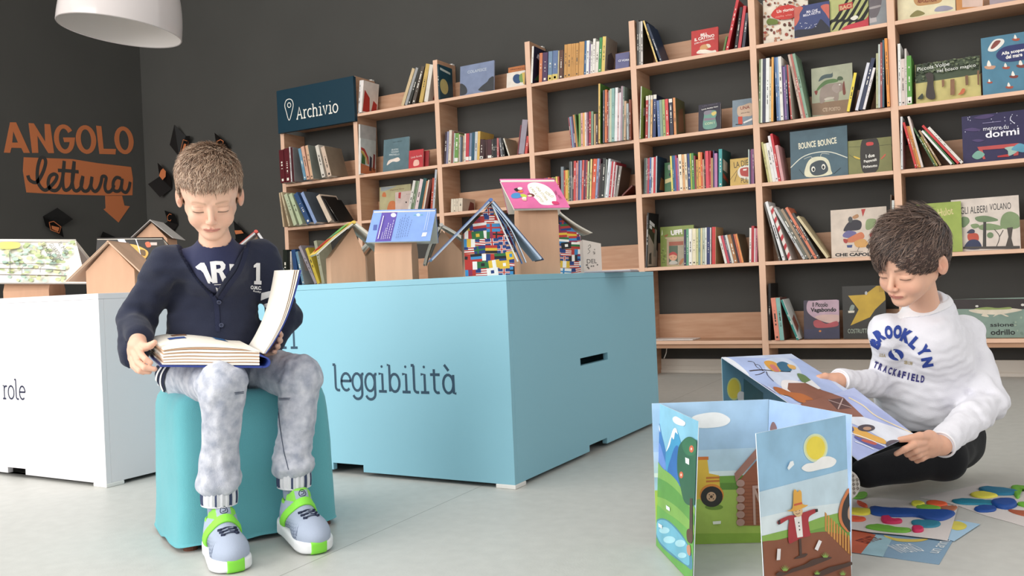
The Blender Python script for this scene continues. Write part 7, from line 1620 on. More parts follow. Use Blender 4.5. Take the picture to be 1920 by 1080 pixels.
# elastic striped cuffs
def cuff(c, ax, r, hgt, name, parent, ca, cb, n=44, lean=(0, 0)):
    """gathered elastic band with light and dark ribs"""
    ma, mb_ = mat(ca, .85, .3, 300), mat(cb, .85, .3, 300); mb = MB(); ax = np.asarray(ax) / np.linalg.norm(ax)
    a = np.cross(ax, (0, 1, 0)); a /= np.linalg.norm(a); b = np.cross(ax, a); K = 5; N = n * 2
    vs = []
    for k in range(K + 1):
        t = k / K
        for j in range(N):
            q = 2 * math.pi * j / N; rr_ = r * (1 + .045 * math.cos(q * n / 2)) * (1 - .06 * math.cos(math.pi * (t - .5)) * 0 + .03 * math.sin(math.pi * t))
            p = c + ax * (hgt * (t - .5)) + a * math.cos(q) * rr_ + b * math.sin(q) * rr_; vs.append(p)
    base = len(mb.v); mb.v += [tuple(v) for v in vs]; rg = random.Random(3)
    mi = [mb.mi(ma), mb.mi(mb_)]; pat = [rg.random() < .42 for _ in range(n)]
    for k in range(K):
        for j in range(N):
            mb.f.append([base + k * N + j, base + k * N + (j + 1) % N, base + (k + 1) * N + (j + 1) % N, base + (k + 1) * N + j]); mb.m.append(mi[1] if pat[j // 2] else mi[0]); mb.sm.append(True)
    mb.tube([c - ax * hgt * .5 + a * math.cos(t) * r + b * math.sin(t) * r for t in np.linspace(0, 2 * math.pi, 40)], .0018, ma, 6, caps=False)
    return part(mb, name, parent)
cuff(anR + np.array([.000, -.000, -.009]), (0.05, 0, 1), .0375, .034, 'trouser_cuff', B1, '#d9dbe0', '#3f4964')
cuff(anL + np.array([.000, -.000, -.009]), (0.05, 0, 1), .0375, .034, 'trouser_cuff', B1, '#d9dbe0', '#3f4964')
# striped waistband of the cardigan showing at the side
on_body(bj_, 'hem_band', [poly_px(z5([(88, 112), (150, 112), (128, 150), (120, 190), (128, 232), (104, 222), (84, 190), (80, 150)]))], RIB, B1, .003)
on_body(bj_, 'hem_stripe', [wide(smooth_pts(z5([(112, 118), (92, 150), (88, 185), (105, 215)]), 4), 3.0), wide(smooth_pts(z5([(135, 115), (112, 150), (106, 190), (118, 225)]), 4), 3.0)], WH_, B1, .0042)
# --- shoes
def shoe(heel, toe, up_tilt, mirror, label):
    """running shoe with strap; heel and toe are floor points in the room"""
    heel, toe = np.asarray(heel, float), np.asarray(toe, float); L = np.linalg.norm(toe - heel); s = L / .2
    y = (toe - heel) / L; z = np.array([0, 0, 1.]); z = z - y * (z @ y); z /= np.linalg.norm(z); x = np.cross(y, z)
    R_m = np.stack([x, y, z], 1); O = (heel + toe) / 2
    W_ = lambda p: O + R_m @ (np.asarray(p) * s)
    rt = empty('shoe', O, None, None); reparent_world(rt, B1) if False else None
    def up(Q):
        d = ellip(Q, (.002 * mirror, .048, .030), (.0385, .054, .033)); d = smin(d, rcone(Q, (0, .040, .036), (0, -.030, .056), .034, .033), .02)
        d = smin(d, ellip(Q, (0, -.060, .038), (.0325, .036, .050)), .02); d = smin(d, rcone(Q, (0, -.035, .05), (0, -.040, .088), .036, .033), .015)
        d = smin(d, rcone(Q, (0, .0, .075), (0, -.022, .104), .018, .019), .012)
        return d
    def clipu(Q, g=0):
        d = up(Q) - g; d = smax(d, .016 - Q[..., 2], .003)
        top = Q[..., 2] - np.where(Q[..., 1] > -.030, .118, .088)
        hole = rcone(Q, (0, -.040, .088), (0, -.046, .13), .0275, .03); d = smax(d, -hole, .003); return np.maximum(d, top)
    def sole(Q):
        q = Q.copy(); spring = 2.2 * np.clip(Q[..., 1] - .045, 0, 1) ** 2 + 1.5 * np.clip(-Q[..., 1] - .07, 0, 1) ** 2; q[..., 2] = 0
        d2 = rcone(q, (.003 * mirror, .050, 0), (0, -.058, 0), .0445, .0375); d2 = smin(d2, ellip(q, (0, .07, 0), (.036, .030, .05)), .01)
        zc = .014 + .004 * np.clip(-Q[..., 1] / .08, -1, 1); dz = np.abs(Q[..., 2] - zc - spring * .4) - (.0135 + .006 * np.clip(-Q[..., 1] - .03, 0, .06) / .06)
        return smax(d2 - .004 * np.clip(-Q[..., 1] - .05, 0, .05) / .05, dz, .008)
    def grid(fn, name, m, lo, hi, h=.0022, colfn=None, parent=None):
        vs, q = surface(fn, lo, hi, h); vs = relax(vs, q, 1, .4); w_ = O + (vs * s) @ R_m.T; return mesh_obj(name, w_, q, m, parent, (lambda _: colfn(vs)) if colfn else None), vs, q
    UP = attr_mat('Col', .75, bump=.4, bscale=700)
    def ucol(v):
        c = np.tile(np.array(lin('#a9b4c8')), (len(v), 1)); 
        side = np.clip((np.abs(v[:, 0]) - .024) / .008, 0, 1) * np.clip((.06 - v[:, 2]) / .02, 0, 1) * (v[:, 1] < .06) * (v[:, 1] > -.07); st = .5 + .5 * np.sin(v[:, 1] * 900 + v[:, 2] * 300)
        m = (side * (st > .45) * .85)[:, None]; c = c * (1 - m) + np.array(lin('#33415f')) * m
        m = ((v[:, 2] > .1135) | ((np.abs(v[:, 0]) > .0155) & (v[:, 2] > .090) & (v[:, 1] > -.03)) | ((v[:, 2] > .083) & (v[:, 1] < -.030)))[:, None] * .95; c = c * (1 - m) + np.array(lin('#8fe04a')) * m
        return c
    o_, vu, qu = grid(lambda P: clipu(P), 'shoe_upper', UP, (-.055, -.11, .005), (.055, .11, .135), colfn=ucol, parent=B1)
    o_, vso, qso = grid(sole, 'shoe_sole', mat('#e9ebee', .6), (-.06, -.115, -.012), (.06, .125, .05), parent=B1)
    grid(lambda P: np.maximum(np.maximum(sole(P) - .0013, np.abs(P[..., 0] - .0) - (.017 + .12 * np.clip(.105 - P[..., 1], -.03, .05))), .078 - P[..., 1] + .0), 'toe_bumper', mat('#86dc48', .6), (-.06, .05, -.012), (.06, .125, .05), .002, parent=B1)
    grid(lambda P: np.maximum(np.maximum(smax(up(P) - .0035, -(up(P) + .001), .001), np.abs(P[..., 1] * .80 + -(P[..., 2] - .080) * .62) - .0095), .028 - P[..., 2]), 'shoe_strap', mat('#8fe84c', .6, .3, 500), (-.06, -.06, .02), (.06, .07, .12), .0019, parent=B1)
    # laces
    bu = bvh_of(vu, qu); mb = MB(); dk = mat('#222a44', .7); lg = mat('#b8c2d4', .7)
    def drop(x_, y_, lift=.0015):
        h, n_, i, t = bu.ray_cast(Vector((x_, y_, .2)), Vector((0, 0, -1)))
        return np.array([x_, y_, (h.z if h else .05) + lift])
    for k, yy in enumerate((.022, .036, .050)):
        for sx in (-1, 1):
            p = [W_(drop(sx * (.019 - k * .0006) + dx, yy + dy, .0012)) for dx, dy in ((0, 0), (-sx * .004, .0035), (-sx * .007, .0055))]; mb.tube(p, .0030 * s, dk, 8)
        if k < 2:
            for sx in (-1, 1):
                mb.tube([W_(drop(sx * .015 * (1 - 2 * t), yy + .004 + .012 * t, .002)) for t in np.linspace(0, 1, 7)], .0010 * s, dk if sx > 0 else lg, 6)
        mb.tube([W_(drop(-.014 + .028 * t, yy + .004, .0018)) for t in np.linspace(0, 1, 6)], .0010 * s, dk, 6)
    part(mb, 'laces', B1)
    mb = MB(); q_ = []
    for t in np.linspace(0, 2 * math.pi, 22): q_.append((math.cos(t) * .008, math.sin(t) * .0045))
    bz = [W_(drop(a, -.002 + b, .0009)) for a, b in q_]; mb.tube(bz, .0008 * s, dk, 6)
    bz = [W_(drop(a * .6 + .001, -.002 + b * .45, .0009)) for a, b in q_[3:18]]; mb.tube(bz, .0008 * s, dk, 6); part(mb, 'tongue_logo', B1)
    # sock
    mb = MB(); return W_
SOCK = mat('#a3acc4', .9, .5, 600)
shoe(heelR, tR, 0, 1, '')
shoe(heelL, tL, 0, -1, '')
for a, hh, dd in ((anR, heelR, dR), (anL, heelL, dL)):
    ank = hh + np.array([dd[0], dd[1], 0]) * .054 + np.array([0, 0, .078])
    mb = MB(); mb.tube([a + np.array([0, 0, .005]), a * .5 + ank * .5, ank, ank - np.array([0, 0, .035])], [.027, .0265, .0255, .024], SOCK, 24); part(mb, 'sock', B1)
# ================================================================== THE THICK BOOK ON HIS LAP
A0 = J(302, 685, 1.885); A1 = J(490, 687, 1.905); A0b = J(277, 661.5, 2.075); qv = A0b - A0
NB = Plane(A0, A1 - A0, (0, 0, 1)); Lq = np.linalg.norm(qv)
bk = empty('thick_book', (A0 + A1) / 2, 'thick open hardcover with cream pages and blue cover on the boy\'s lap', 'book')
qv2 = J(517, 508, 2.085) - NB.at(*NB.px(551, 507))
def ext(prof_px, m, name, s0=0.0, s1=1.0, parent=bk, tf=None, qv=qv):
    if tf: qv = qv2
    L = [((tf[0] + a / tf[2], tf[1] + b / tf[2]) if tf else (a, b)) for a, b in prof_px]
    uv = [NB.px(*p) for p in L]; mb = MB(); tri = tessellate_polygon([[Vector((u, v, 0)) for u, v in uv]])
    P = [NB.at(u, v) + qv * s0 for u, v in uv]; Q = [NB.at(u, v) + qv * s1 for u, v in uv]; n = len(P)
    mb.poly(P, [tuple(t) for t in tri], m); mb.poly(Q, [tuple(t) for t in tri], m); mb.poly(P + Q, [(i, (i + 1) % n, n + (i + 1) % n, n + i) for i in range(n)], m)
    return part(mb, name, parent)
BLUE = mat('#2d3f86', .35); CREAM = mat('#f1ebe0', .8); TAN = mat('#cfa98a', .8)
ext([(299, 684.5), (493, 686.5), (493, 690), (300, 688)], BLUE, 'cover')
# leaves in wavy bundles
def curve(y0, sag, hump, x0=306, x1=487, n=16, w_=0):
    return [(x, y0 + (hump * -math.sin(math.pi * min(1, (x - x0) / (x1 - x0)) ** .85)) + sag * ((x - x0) / (x1 - x0)) ** 2 + w_ * math.sin(x * .05)) for x in np.linspace(x0, x1, n)]
bund = [((684, 1, 0, 0), (681, .5, .5, .3), CREAM), ((680.6, .5, .5, .4), (679.6, .5, .8, .4), TAN), ((679.2, .3, .8, .5), (676, .2, 1, .6), CREAM), ((675.8, .2, 1, .6), (674.6, 0, 1.2, .8), TAN), ((674.4, 0, 1.2, .8), (671, 0, 1.6, .5), CREAM), ((670.8, 0, 1.8, .5), (669.4, -.4, 2, .8), TAN), ((669, -.4, 2, .8), (665.5, -.8, 2.6, .4), CREAM), ((665, -.8, 2.8, .4), (663.4, -.8, 3, .8), TAN), ((663, -.8, 3, .8), (660, 0, 4, .4), CREAM), ((659.4, 0, 4.6, .4), (657.6, 1, 6, .2), TAN), ((657, 1, 6.4, .2), (653, 9, 11, 0), CREAM)]
for i, (a, b, m) in enumerate(bund):
    x0 = 305 + (i % 3) * 1.2
    ext(curve(a[0], a[1], a[2], x0, 487, 16, a[3]) + curve(b[0], b[1], b[2], x0 + .6, 487, 16, b[3])[::-1], m, 'page_bundle', .01 + (i % 2) * .01, .99)
# printed shapes on the open left page
top = curve(653, 9, 11, 306, 487, 24, 0)
def on_top(xa, xb, sa, sb, m, name='page_print', lift=.0008):
    P = [p for p in curve(653, 9, 11, 306, 487, 60, 0) if xa <= p[0] <= xb]; mb = MB(); n = len(P); vs = []
    for s_ in (sa, sb): vs += [NB.at(*NB.px(*p)) + qv * s_ + np.array([0, 0, lift]) for p in P]
    mb.poly(vs, [(i, i + 1, n + i + 1, n + i) for i in range(n - 1)], m); return part(mb, name, bk)
on_top(330, 366, .45, .60, mat('#35508f', .7)); on_top(370, 425, .86, .93, mat('#35508f', .7)); on_top(425, 452, .55, .86, mat('#2f5f93', .7)); on_top(340, 375, .70, .82, mat('#8a6650', .7))
# rounded spine
ext(smooth_pts([(487, 664), (496, 668), (503, 671), (507, 677), (506, 684), (500, 689), (491, 690)], 4) + smooth_pts([(491, 687), (499, 686), (503, 681), (503, 676), (499, 672), (487, 668)], 4), BLUE, 'spine')
# standing half
Zs = (440, 500, 4.91)
nearL = smooth_pts([(262, 800), (330, 690), (395, 560), (440, 440), (478, 300), (508, 160), (530, 30)], 5)
def offs(P, o0, o1): return [(x + o0 + (o1 - o0) * i / (len(P) - 1), y) for i, (x, y) in enumerate(P)]
def strip2(o0a, o1a, o0b, o1b): return offs(nearL, o0a, o1a) + offs(nearL, o0b, o1b)[::-1]
ext(strip2(0, 0, 4, 20), CREAM, 'page_bundle', 0, 1, tf=Zs)
ext(strip2(5, 24, 7, 28), TAN, 'page_bundle', .01, .98, tf=Zs)
ext(strip2(8, 32, 11, 40), CREAM, 'page_bundle', .0, .99, tf=Zs)
ext(strip2(12, 44, 14, 48), TAN, 'page_bundle', .01, .98, tf=Zs)
ext(strip2(15, 52, 18, 66), CREAM, 'page_bundle', .0, .99, tf=Zs)
ext(strip2(20, 72, 27, 84), BLUE, 'cover', -.01, 1.01, tf=Zs)
# ================================================================== BOY ON THE FLOOR
B2 = empty('person', J(1745, 860, 2.25) * np.array([1, 1, 0]), 'boy in a white long-sleeved shirt sitting on the floor at the right, holding picture panels', 'person')
e2 = J(1675.5, 516.5, 1.985)
Rh = np.array([RGT[0], RGT[1], 0]); Rh /= np.linalg.norm(Rh)
tc2 = CAM - e2; tc2[2] = 0; tc2 /= np.linalg.norm(tc2); Rt2 = np.array([-tc2[1], tc2[0], 0]); Rt2 = Rt2 if Rt2 @ Rh > 0 else -Rt2
psi = math.radians(37); fw = tc2 * math.cos(psi) - Rt2 * math.sin(psi); p2 = math.radians(24)
H2 = frame(fw * math.cos(p2) + np.array([0, 0, -1]) * math.sin(p2), roll=math.radians(-8))
HS2 = .93
HO2 = e2 - H2[:, 1] * .070 * HS2 - H2[:, 2] * .002
neck2 = J(1738, 592, 2.115)
def b2_skin(P):
    Q = toH(P, H2, HO2, HS2); d = head_sdf(Q, mouth_open=.0008) * np.float32(HS2)
    nb = HO2 - H2[:, 1] * .022 - H2[:, 2] * .045
    d = smin(d, rcone(P, nb, neck2, .032, .034), .012)
    d = smin(d, rcone(P, neck2, neck2 - np.array([0, 0, .05]), .038, .042), .02)
    return d
lo, hi = bbox([HO2 - .115, HO2 + .115, neck2 - .05, neck2 + .05], 0); lo[2] = neck2[2] - .05
vs2, q2 = surface(b2_skin, lo, hi, .0019); vs2 = relax(vs2, q2, 1, .4)
f2 = tc2 * math.cos(math.radians(28)) - Rt2 * math.sin(math.radians(28)); l2 = np.array([-f2[1], f2[0], 0]); l2 = l2 if l2 @ Rh > 0 else -l2
sR2 = J(1668, 625, 2.12); sL2 = J(1808, 628, 2.20); eR2 = J(1665, 722, 2.21); eL2 = J(1850, 752, 2.12)
ch2_ = J(1735, 665, 2.17); be2 = J(1728, 745, 2.22); hp2 = J(1745, 815, 2.30)
# near hand
Zg = (1660, 780, 10.8); Zf = (1500, 680, 13.5)
wL2 = jh(1130, 590, 1.925, Zg)
chL = [
 [(jh(860, 420, 1.895, Zg), .0110), (jh(700, 410, 1.880, Zg), .0095), (jh(520, 450, 1.868, Zg), .0080), (jh(300, 480, 1.862, Zg), .0062)],
 [(jh(760, 540, 1.885, Zg), .0092), (jh(580, 580, 1.862, Zg), .0080), (jh(400, 670, 1.858, Zg), .0070), (jh(225, 765, 1.862, Zg), .0056)],
 [(jh(770, 640, 1.890, Zg), .0092), (jh(600, 700, 1.868, Zg), .0082), (jh(450, 770, 1.880, Zg), .0072), (jh(470, 720, 1.905, Zg), .0060)],
 [(jh(800, 720, 1.90, Zg), .0088), (jh(660, 790, 1.880, Zg), .0078), (jh(540, 840, 1.890, Zg), .0070), (jh(570, 780, 1.915, Zg), .0058)],
 [(jh(850, 790, 1.912, Zg), .0080), (jh(740, 860, 1.895, Zg), .0068), (jh(640, 905, 1.905, Zg), .0060), (jh(670, 840, 1.925, Zg), .0050)]]
pmL = [(wL2, jh(880, 520, 1.905, Zg), .0200, .0185), (jh(900, 600, 1.91, Zg), jh(800, 560, 1.895, Zg), .0190, .0130), (jh(900, 680, 1.915, Zg), jh(830, 730, 1.905, Zg), .0170, .0110), (jh(900, 420, 1.91, Zg), jh(850, 440, 1.90, Zg), .0150, .0120), (wL2, jh(900, 700, 1.92, Zg), .018, .0140)]
def hL(P): return smin(hand_sdf(P, chL, pmL), rcone(P, eL2 * .35 + wL2 * .65, wL2, .021, .0195), .01)
lo, hi = bbox([p for c in chL for p, r in c] + [wL2, eL2 * .35 + wL2 * .65], .024)
vA, qA = surface(hL, lo, hi, .0016); vA = relax(vA, qA, 1, .4)
wR2 = jh(960, 470, 2.065, Zf)
chR = [
 [(jh(760, 400, 2.052, Zf), .0100), (jh(640, 350, 2.045, Zf), .0090), (jh(480, 390, 2.038, Zf), .0078), (jh(320, 440, 2.036, Zf), .0062)],
 [(jh(720, 520, 2.066, Zf), .0088), (jh(560, 560, 2.072, Zf), .0078), (jh(420, 590, 2.078, Zf), .0068), (jh(300, 600, 2.082, Zf), .0056)],
 [(jh(760, 600, 2.070, Zf), .0088), (jh(600, 650, 2.076, Zf), .0078), (jh(470, 690, 2.082, Zf), .0068), (jh(360, 700, 2.086, Zf), .0056)],
 [(jh(820, 660, 2.074, Zf), .0084), (jh(680, 720, 2.080, Zf), .0072), (jh(560, 760, 2.086, Zf), .0062), (jh(460, 770, 2.09, Zf), .0052)],
 [(jh(880, 690, 2.078, Zf), .0074), (jh(780, 760, 2.084, Zf), .0064), (jh(680, 800, 2.09, Zf), .0054), (jh(600, 810, 2.094, Zf), .0046)]]
pmR = [(wR2, jh(800, 480, 2.058, Zf), .0185, .0165), (jh(860, 560, 2.066, Zf), jh(760, 540, 2.062, Zf), .0170, .0125), (jh(820, 420, 2.055, Zf), jh(720, 400, 2.05, Zf), .014, .0115)]
def hR2(P): return smin(hand_sdf(P, chR, pmR), rcone(P, eR2 * .3 + wR2 * .7, wR2, .020, .0180), .01)
lo, hi = bbox([p for c in chR for p, r in c] + [wR2, eR2 * .3 + wR2 * .7], .024)
vB, qB = surface(hR2, lo, hi, .0016); vB = relax(vB, qB, 1, .4)
# legs, crossed on the floor
hA = J(1782, 822, 2.30); kA = J(1768, 858, 2.11); aA = J(1625, 886, 2.075)
hB = J(1700, 812, 2.32); kB = J(1570, 835, 2.22); aB = J(1690, 868, 2.20)
def core2(P):
    d = rcone(P, neck2 - np.array([0, 0, .03]), ch2_, .05, .07); d = smin(d, rcone(P, ch2_, hp2, .07, .055), .03)
    for a, b, r1, r2 in ((neck2 - np.array([0, 0, .04]), sR2, .030, .030), (neck2 - np.array([0, 0, .04]), sL2, .030, .030), (sR2, eR2, .030, .024), (eR2, eR2 * .3 + wR2 * .7, .024, .018), (sL2, eL2, .030, .024), (eL2, eL2 * .35 + wL2 * .65, .024, .019), (hA, kA, .05, .036), (kA, aA, .034, .022), (hB, kB, .05, .036), (kB, aB, .034, .022)):
        d = smin(d, rcone(P, a, b, r1, r2), .015)
    return d
lo, hi = bbox([neck2, sR2, sL2, eR2, eL2, hp2, hA, kA, aA, hB, kB, aB, wR2, wL2], .06)
vc2, qc2 = surface(core2, lo, hi, .0065)
Vb2, Qb2 = join_parts([(vs2, q2), (vA, qA), (vB, qB), (relax(vc2, qc2, 1), qc2)])
hc2 = headcol('#e0b096', '#bf7468', H2, HO2, HS2, '#4a3428', .75)
def allcol2(vs):
    c = np.tile(np.array(lin('#dba88e')), (len(vs), 1)); n = len(vs2); c[:n] = hc2(vs[:n]); return c
mesh_obj('body', Vb2, Qb2, SK, B2, allcol2)
# hair, longer and swept over the forehead
def hl2(Q):
    x, y, z = Q[..., 0], Q[..., 1], Q[..., 2]; ax = np.abs(x)
    a = np.where(x < .004, .040 + .35 * np.clip(x + .02, -.03, .024), .064 - (x - .004) * 1.25) - z + .003 * np.sin(x * 380)
    return np.where(y > .016, a, np.where(y > -.002, (-.006 + (.016 - y) * -.4) - z, np.where(y > -.030, .024 - z, -.052 - z)))
cap2 = hair_cap(H2, HO2, HS2, hl2, .0085, 'scalp_hair', '#3f2f2a', B2, amp=.0022)
strands(H2, HO2, HS2, 9000, hl2, (.035, -.070, .085), lambda P: np.where((P[:, 0] > .008) & (P[:, 1] > -.005) & (P[:, 2] < .078), .012, np.where((P[:, 1] < -.0) & (P[:, 2] < .05), .013, .028 + .016 * np.clip((P[:, 2]) / .09, 0, 1))), (.0007, .0015), ['#4a382f', '#5a453a', '#3a2b26', '#6b554a', '#2f2320', '#7d675a'], B2, .0115, lambda P: .18 + .3 * np.clip((P[:, 2] - .07) / .04, 0, 1), 23, bias=(-.02, .02, 0), droop=.5, curl=.25)
# shirt
WS = mat('#e0dfe6', .85, .3, 420, .015, 6, key='shirt2', sheen=.15)
nc2 = J(1720, 570, 2.10)
def tor2(P, g=0):
    d = rcone(P, neck2 + np.array([0, 0, -.045]), ch2_, .062 + g, .082 + g)
    d = smin(d, rcone(P, ch2_ - l2 * .038, be2 - l2 * .035, .076 + g, .080 + g), .04)
    d = smin(d, rcone(P, ch2_ + l2 * .038, be2 + l2 * .030, .076 + g, .080 + g), .04)
    d = smin(d, rcone(P, neck2 + np.array([0, 0, -.035]), sR2, .040 + g, .044 + g), .03)
    d = smin(d, rcone(P, neck2 + np.array([0, 0, -.035]), sL2, .040 + g, .044 + g), .03)
    d = smin(d, rcone(P, be2, hp2, .095 + g, .105 + g), .04)
    d = smin(d, rcone(P, neck2 - np.array([0, 0, .06]), neck2 + np.array([0, 0, .006]) - f2 * .012, .074, .0585), .025)
    return d
def shirt(P):
    d = tor2(P)
    d = smin(d, sleeve(P, sL2, eL2, wL2 + (eL2 - wL2) * .04, .046, .043, .030), .022)
    d = smin(d, sleeve(P, sR2, eR2, wR2 + (eR2 - wR2) * .06, .044, .038, .027), .022)
    d = d + .0030 * wav(P, 71, 50, 4) + .0014 * wav(P, 72, 120, 4) + foldn(P, eL2, 73, .010) + foldn(P, eL2 * .6 + wL2 * .4, 74, .010) + .0016 * wav(P, 77, 190, 4) + foldn(P, be2, 75, .006) + foldn(P, eR2, 76, .005)
    q = P - v3(nc2); t = v3([f2[0] * .0, 0, 1]); rad = np.sqrt((q[..., :2] ** 2).sum(-1)); hole = np.maximum(rad - .053, -(q[..., 2] + .34 * (q @ v3(f2)) + .004))
    d = smax(d, -hole, .004)
    for w_, e_ in ((wL2, eL2), (wR2, eR2)):
        ax = (w_ - e_) / np.linalg.norm(w_ - e_); t = (P - v3(w_)) @ v3(ax); near = np.sqrt(((P - v3(w_)) ** 2).sum(-1))
        d = np.where(near < .07, smax(d, t + .002, .003), d)
    zc = J(1700, 812, 2.13)[2]; hem = zc + .01 * wav(P, 81, 30, 3)
    d = smax(d, (hem - .0 * P[..., 0]) - P[..., 2] , .005)
    return d
lo, hi = bbox([neck2, sR2, sL2, eR2, eL2, wR2, wL2, hp2, ch2_ + f2 * .06, be2 + f2 * .06], .06)
vS, qS = surface(shirt, lo, hi, .0032); vS = relax(vS, qS, 1, .5)
mesh_obj('shirt', vS, qS, WS, B2); b2_ = bvh_of(vS, qS)
# collar rib
def collar(P):
    q = P - v3(nc2); rad = np.sqrt((q[..., :2] ** 2).sum(-1)); hgt = q[..., 2] + .34 * (q @ v3(f2)) + .006
    return np.maximum(smax(tor2(P) - .0022, np.abs(hgt + .006) - .0085, .002), -(tor2(P) + .003))
def collar2(P):
    q = P - v3(nc2); return np.maximum(collar(P), np.sqrt((q[..., :2] ** 2).sum(-1)) - .085)
vK, qK = surface(collar2, nc2 - .1, nc2 + .1, .0022); mesh_obj('collar', relax(vK, qK, 1, .4), qK, mat('#e9e8ec', .85, .4, 600), B2)
for w_, e_, r_ in ((wL2, eL2, .0285), (wR2, eR2, .0262)):
    ax = (w_ - e_) / np.linalg.norm(w_ - e_); ring_tube(w_ - ax * .004, ax, r_, mat('#e4e3e8', .85, .4, 600), 'cuff', B2, .0028)
# lettering
BLU = mat('#2f4490', .8); GLD = mat('#b3a37a', .8); PUR = mat('#3c3a78', .8)
Z6b = (1560, 380, 3.178)
def z6(x, y): return (Z6b[0] + x / Z6b[2], Z6b[1] + y / Z6b[2])
L = []
for ch, x, y, rot, ww, hh_ in (('B', 258, 838, -58, 13, 21), ('R', 285, 790, -33, 15, 22), ('O', 338, 772, -8, 13, 24), ('O', 390, 770, 5, 14, 24), ('K', 443, 795, 24, 17, 24), ('L', 492, 835, 42, 13, 22), ('Y', 545, 882, 58, 17, 22), ('N', 568, 950, 80, 16, 20)):
    c = z6(x, y); L.append(glyph_px(ch, c[0], c[1], ww * 1.12, hh_ * 1.05, math.radians(rot), .075))
on_body(b2_, 'shirt_lettering', L, BLU, B2, .0013)
L = []
txt = 'TRACK&FIELD'
for i, ch in enumerate(txt):
    t = i / (len(txt) - 1); x = 262 + (540 - 262) * t; y = 965 + 95 * t - 28 * 4 * t * (t - 1) * .35 - 12 * t; c = z6(x, y + 2)
    L.append(glyph_px(ch, c[0], c[1], 6.6 if ch != 'I' else 2.4, 14, math.radians(22 - 14 * t), .045))
on_body(b2_, 'shirt_lettering', L, PUR, B2, .0013)
c = z6(381, 905); on_body(b2_, 'shirt_emblem', [poly_px(ell(c[0], c[1], 14.5, 10.5, 24, .15))], BLU, B2, .0012)
on_body(b2_, 'emblem_shoe', [poly_px([z6(*p) for p in [(352, 858), (366, 868), (362, 876), (376, 880), (370, 888), (384, 892), (396, 905), (410, 930), (402, 942), (388, 926), (374, 918), (368, 905), (356, 890)]])], WH_, B2, .0017)
c = z6(302, 908); c2_ = z6(455, 953); on_body(b2_, 'shirt_lettering', [glyph_px('U.S.A.', c[0], c[1], 12, 6.5, .12, .03), glyph_px('SB138', c2_[0], c2_[1], 16, 6.5, .16, .03)], GLD, B2, .0012)
# trousers
def trs(P):
    d = rcone(P, hA, kA, .072, .052); d = smin(d, rcone(P, kA, aA, .048, .036), .02)
    e = rcone(P, hB, kB, .070, .050); e = smin(e, rcone(P, kB, aB, .046, .034), .02)
    d = smin(d, e, .02); d = smin(d, rcone(P, hA, hB, .080, .080), .03)
    d = d + .0025 * wav(P, 91, 55, 4); d = smax(d, P[..., 2] - (J(1700, 745, 2.2)[2]), .01)
    return smax(d, .003 - P[..., 2], .004)
lo, hi = bbox([hA, kA, aA, hB, kB, aB], .09); lo[2] = -.01
vT, qT = surface(trs, lo, hi, .0042); vT = relax(vT, qT, 1, .5)
mesh_obj('trousers', vT, qT, mat('#0e0f13', .9, .3, 300, key='trs', sheen=.05), B2); bT = bvh_of(vT, qT)
on_body(bT, 'trouser_stripe', [wide([(1720, 810), (1724, 804), (1732, 806), (1745, 803)], 1.6)], mat('#5fa8ac', .7), B2, .0015)
# shoe lying on its side with the patterned sole showing
sc = J(1590, 909, 2.035); sn = -np.array([FWD[0], FWD[1], 0]); sn = sn / np.linalg.norm(sn) * .95 + Rh * .25; sn[2] = .10; sn /= np.linalg.norm(sn); su = Rh - sn * (Rh @ sn); su /= np.linalg.norm(su); sv_ = np.cross(sn, su); sv_ = sv_ if sv_[2] > 0 else -sv_
sc[2] = max(sc[2], .036)
def sole_xy(g): 
    return [(p[0], p[1]) for p in ([(math.cos(a) * (.033 + g), math.sin(a) * (.0335 + g)) for a in np.linspace(-math.pi / 2, math.pi / 2, 14)] + [(-.13 + math.cos(a) * (.037 + g), math.sin(a) * (.036 + g)) for a in np.linspace(math.pi / 2, 3 * math.pi / 2, 14)])]
SOL = mat('#d9d3cb', .6)
mb = MB(); mb.prism([sole_xy(0)], sc, su, sv_, sn, -.018, SOL, mat('#e6e2dc', .6)); part(mb, 'shoe_sole', B2, bevel=.002)
mb = MB(); gr = mat('#8f8880', .7)
for i in range(-14, 4):
    for j in range(-3, 4):
        cx_, cy_ = i * .0105 + .004, j * .0098
        if abs(cy_) < .029 and (cx_ < .0 or cx_ * cx_ + cy_ * cy_ < .029 ** 2):
            o4 = [(cx_ - .0038, cy_), (cx_, cy_ + .0042), (cx_ + .0038, cy_), (cx_, cy_ - .0042)]; i4 = [(cx_ + (a - cx_) * .55, cy_ + (b - cy_) * .55) for a, b in o4]
            mb.prism([o4, i4], sc + sn * .0004, su, sv_, sn, .0012, gr)
part(mb, 'sole_tread', B2)
mb = MB(); mb.prism([sole_xy(-.003)], sc - sn * .018, su, sv_, sn, -.045, mat('#2a2a30', .8)); part(mb, 'shoe_upper', B2, bevel=.012)
# ================================================================== THE PANELS HE HOLDS
TL = J(1353, 670, 1.97); TR = J(1479, 674, 2.13); BR = J(1713, 814, 1.905); BLc = J(1609, 863, 1.735)
hb = empty('foldout_book', (TL + BR) / 2, 'fold-out picture panels with winter tree, barn and tractor held by the boy in white', 'picture book')
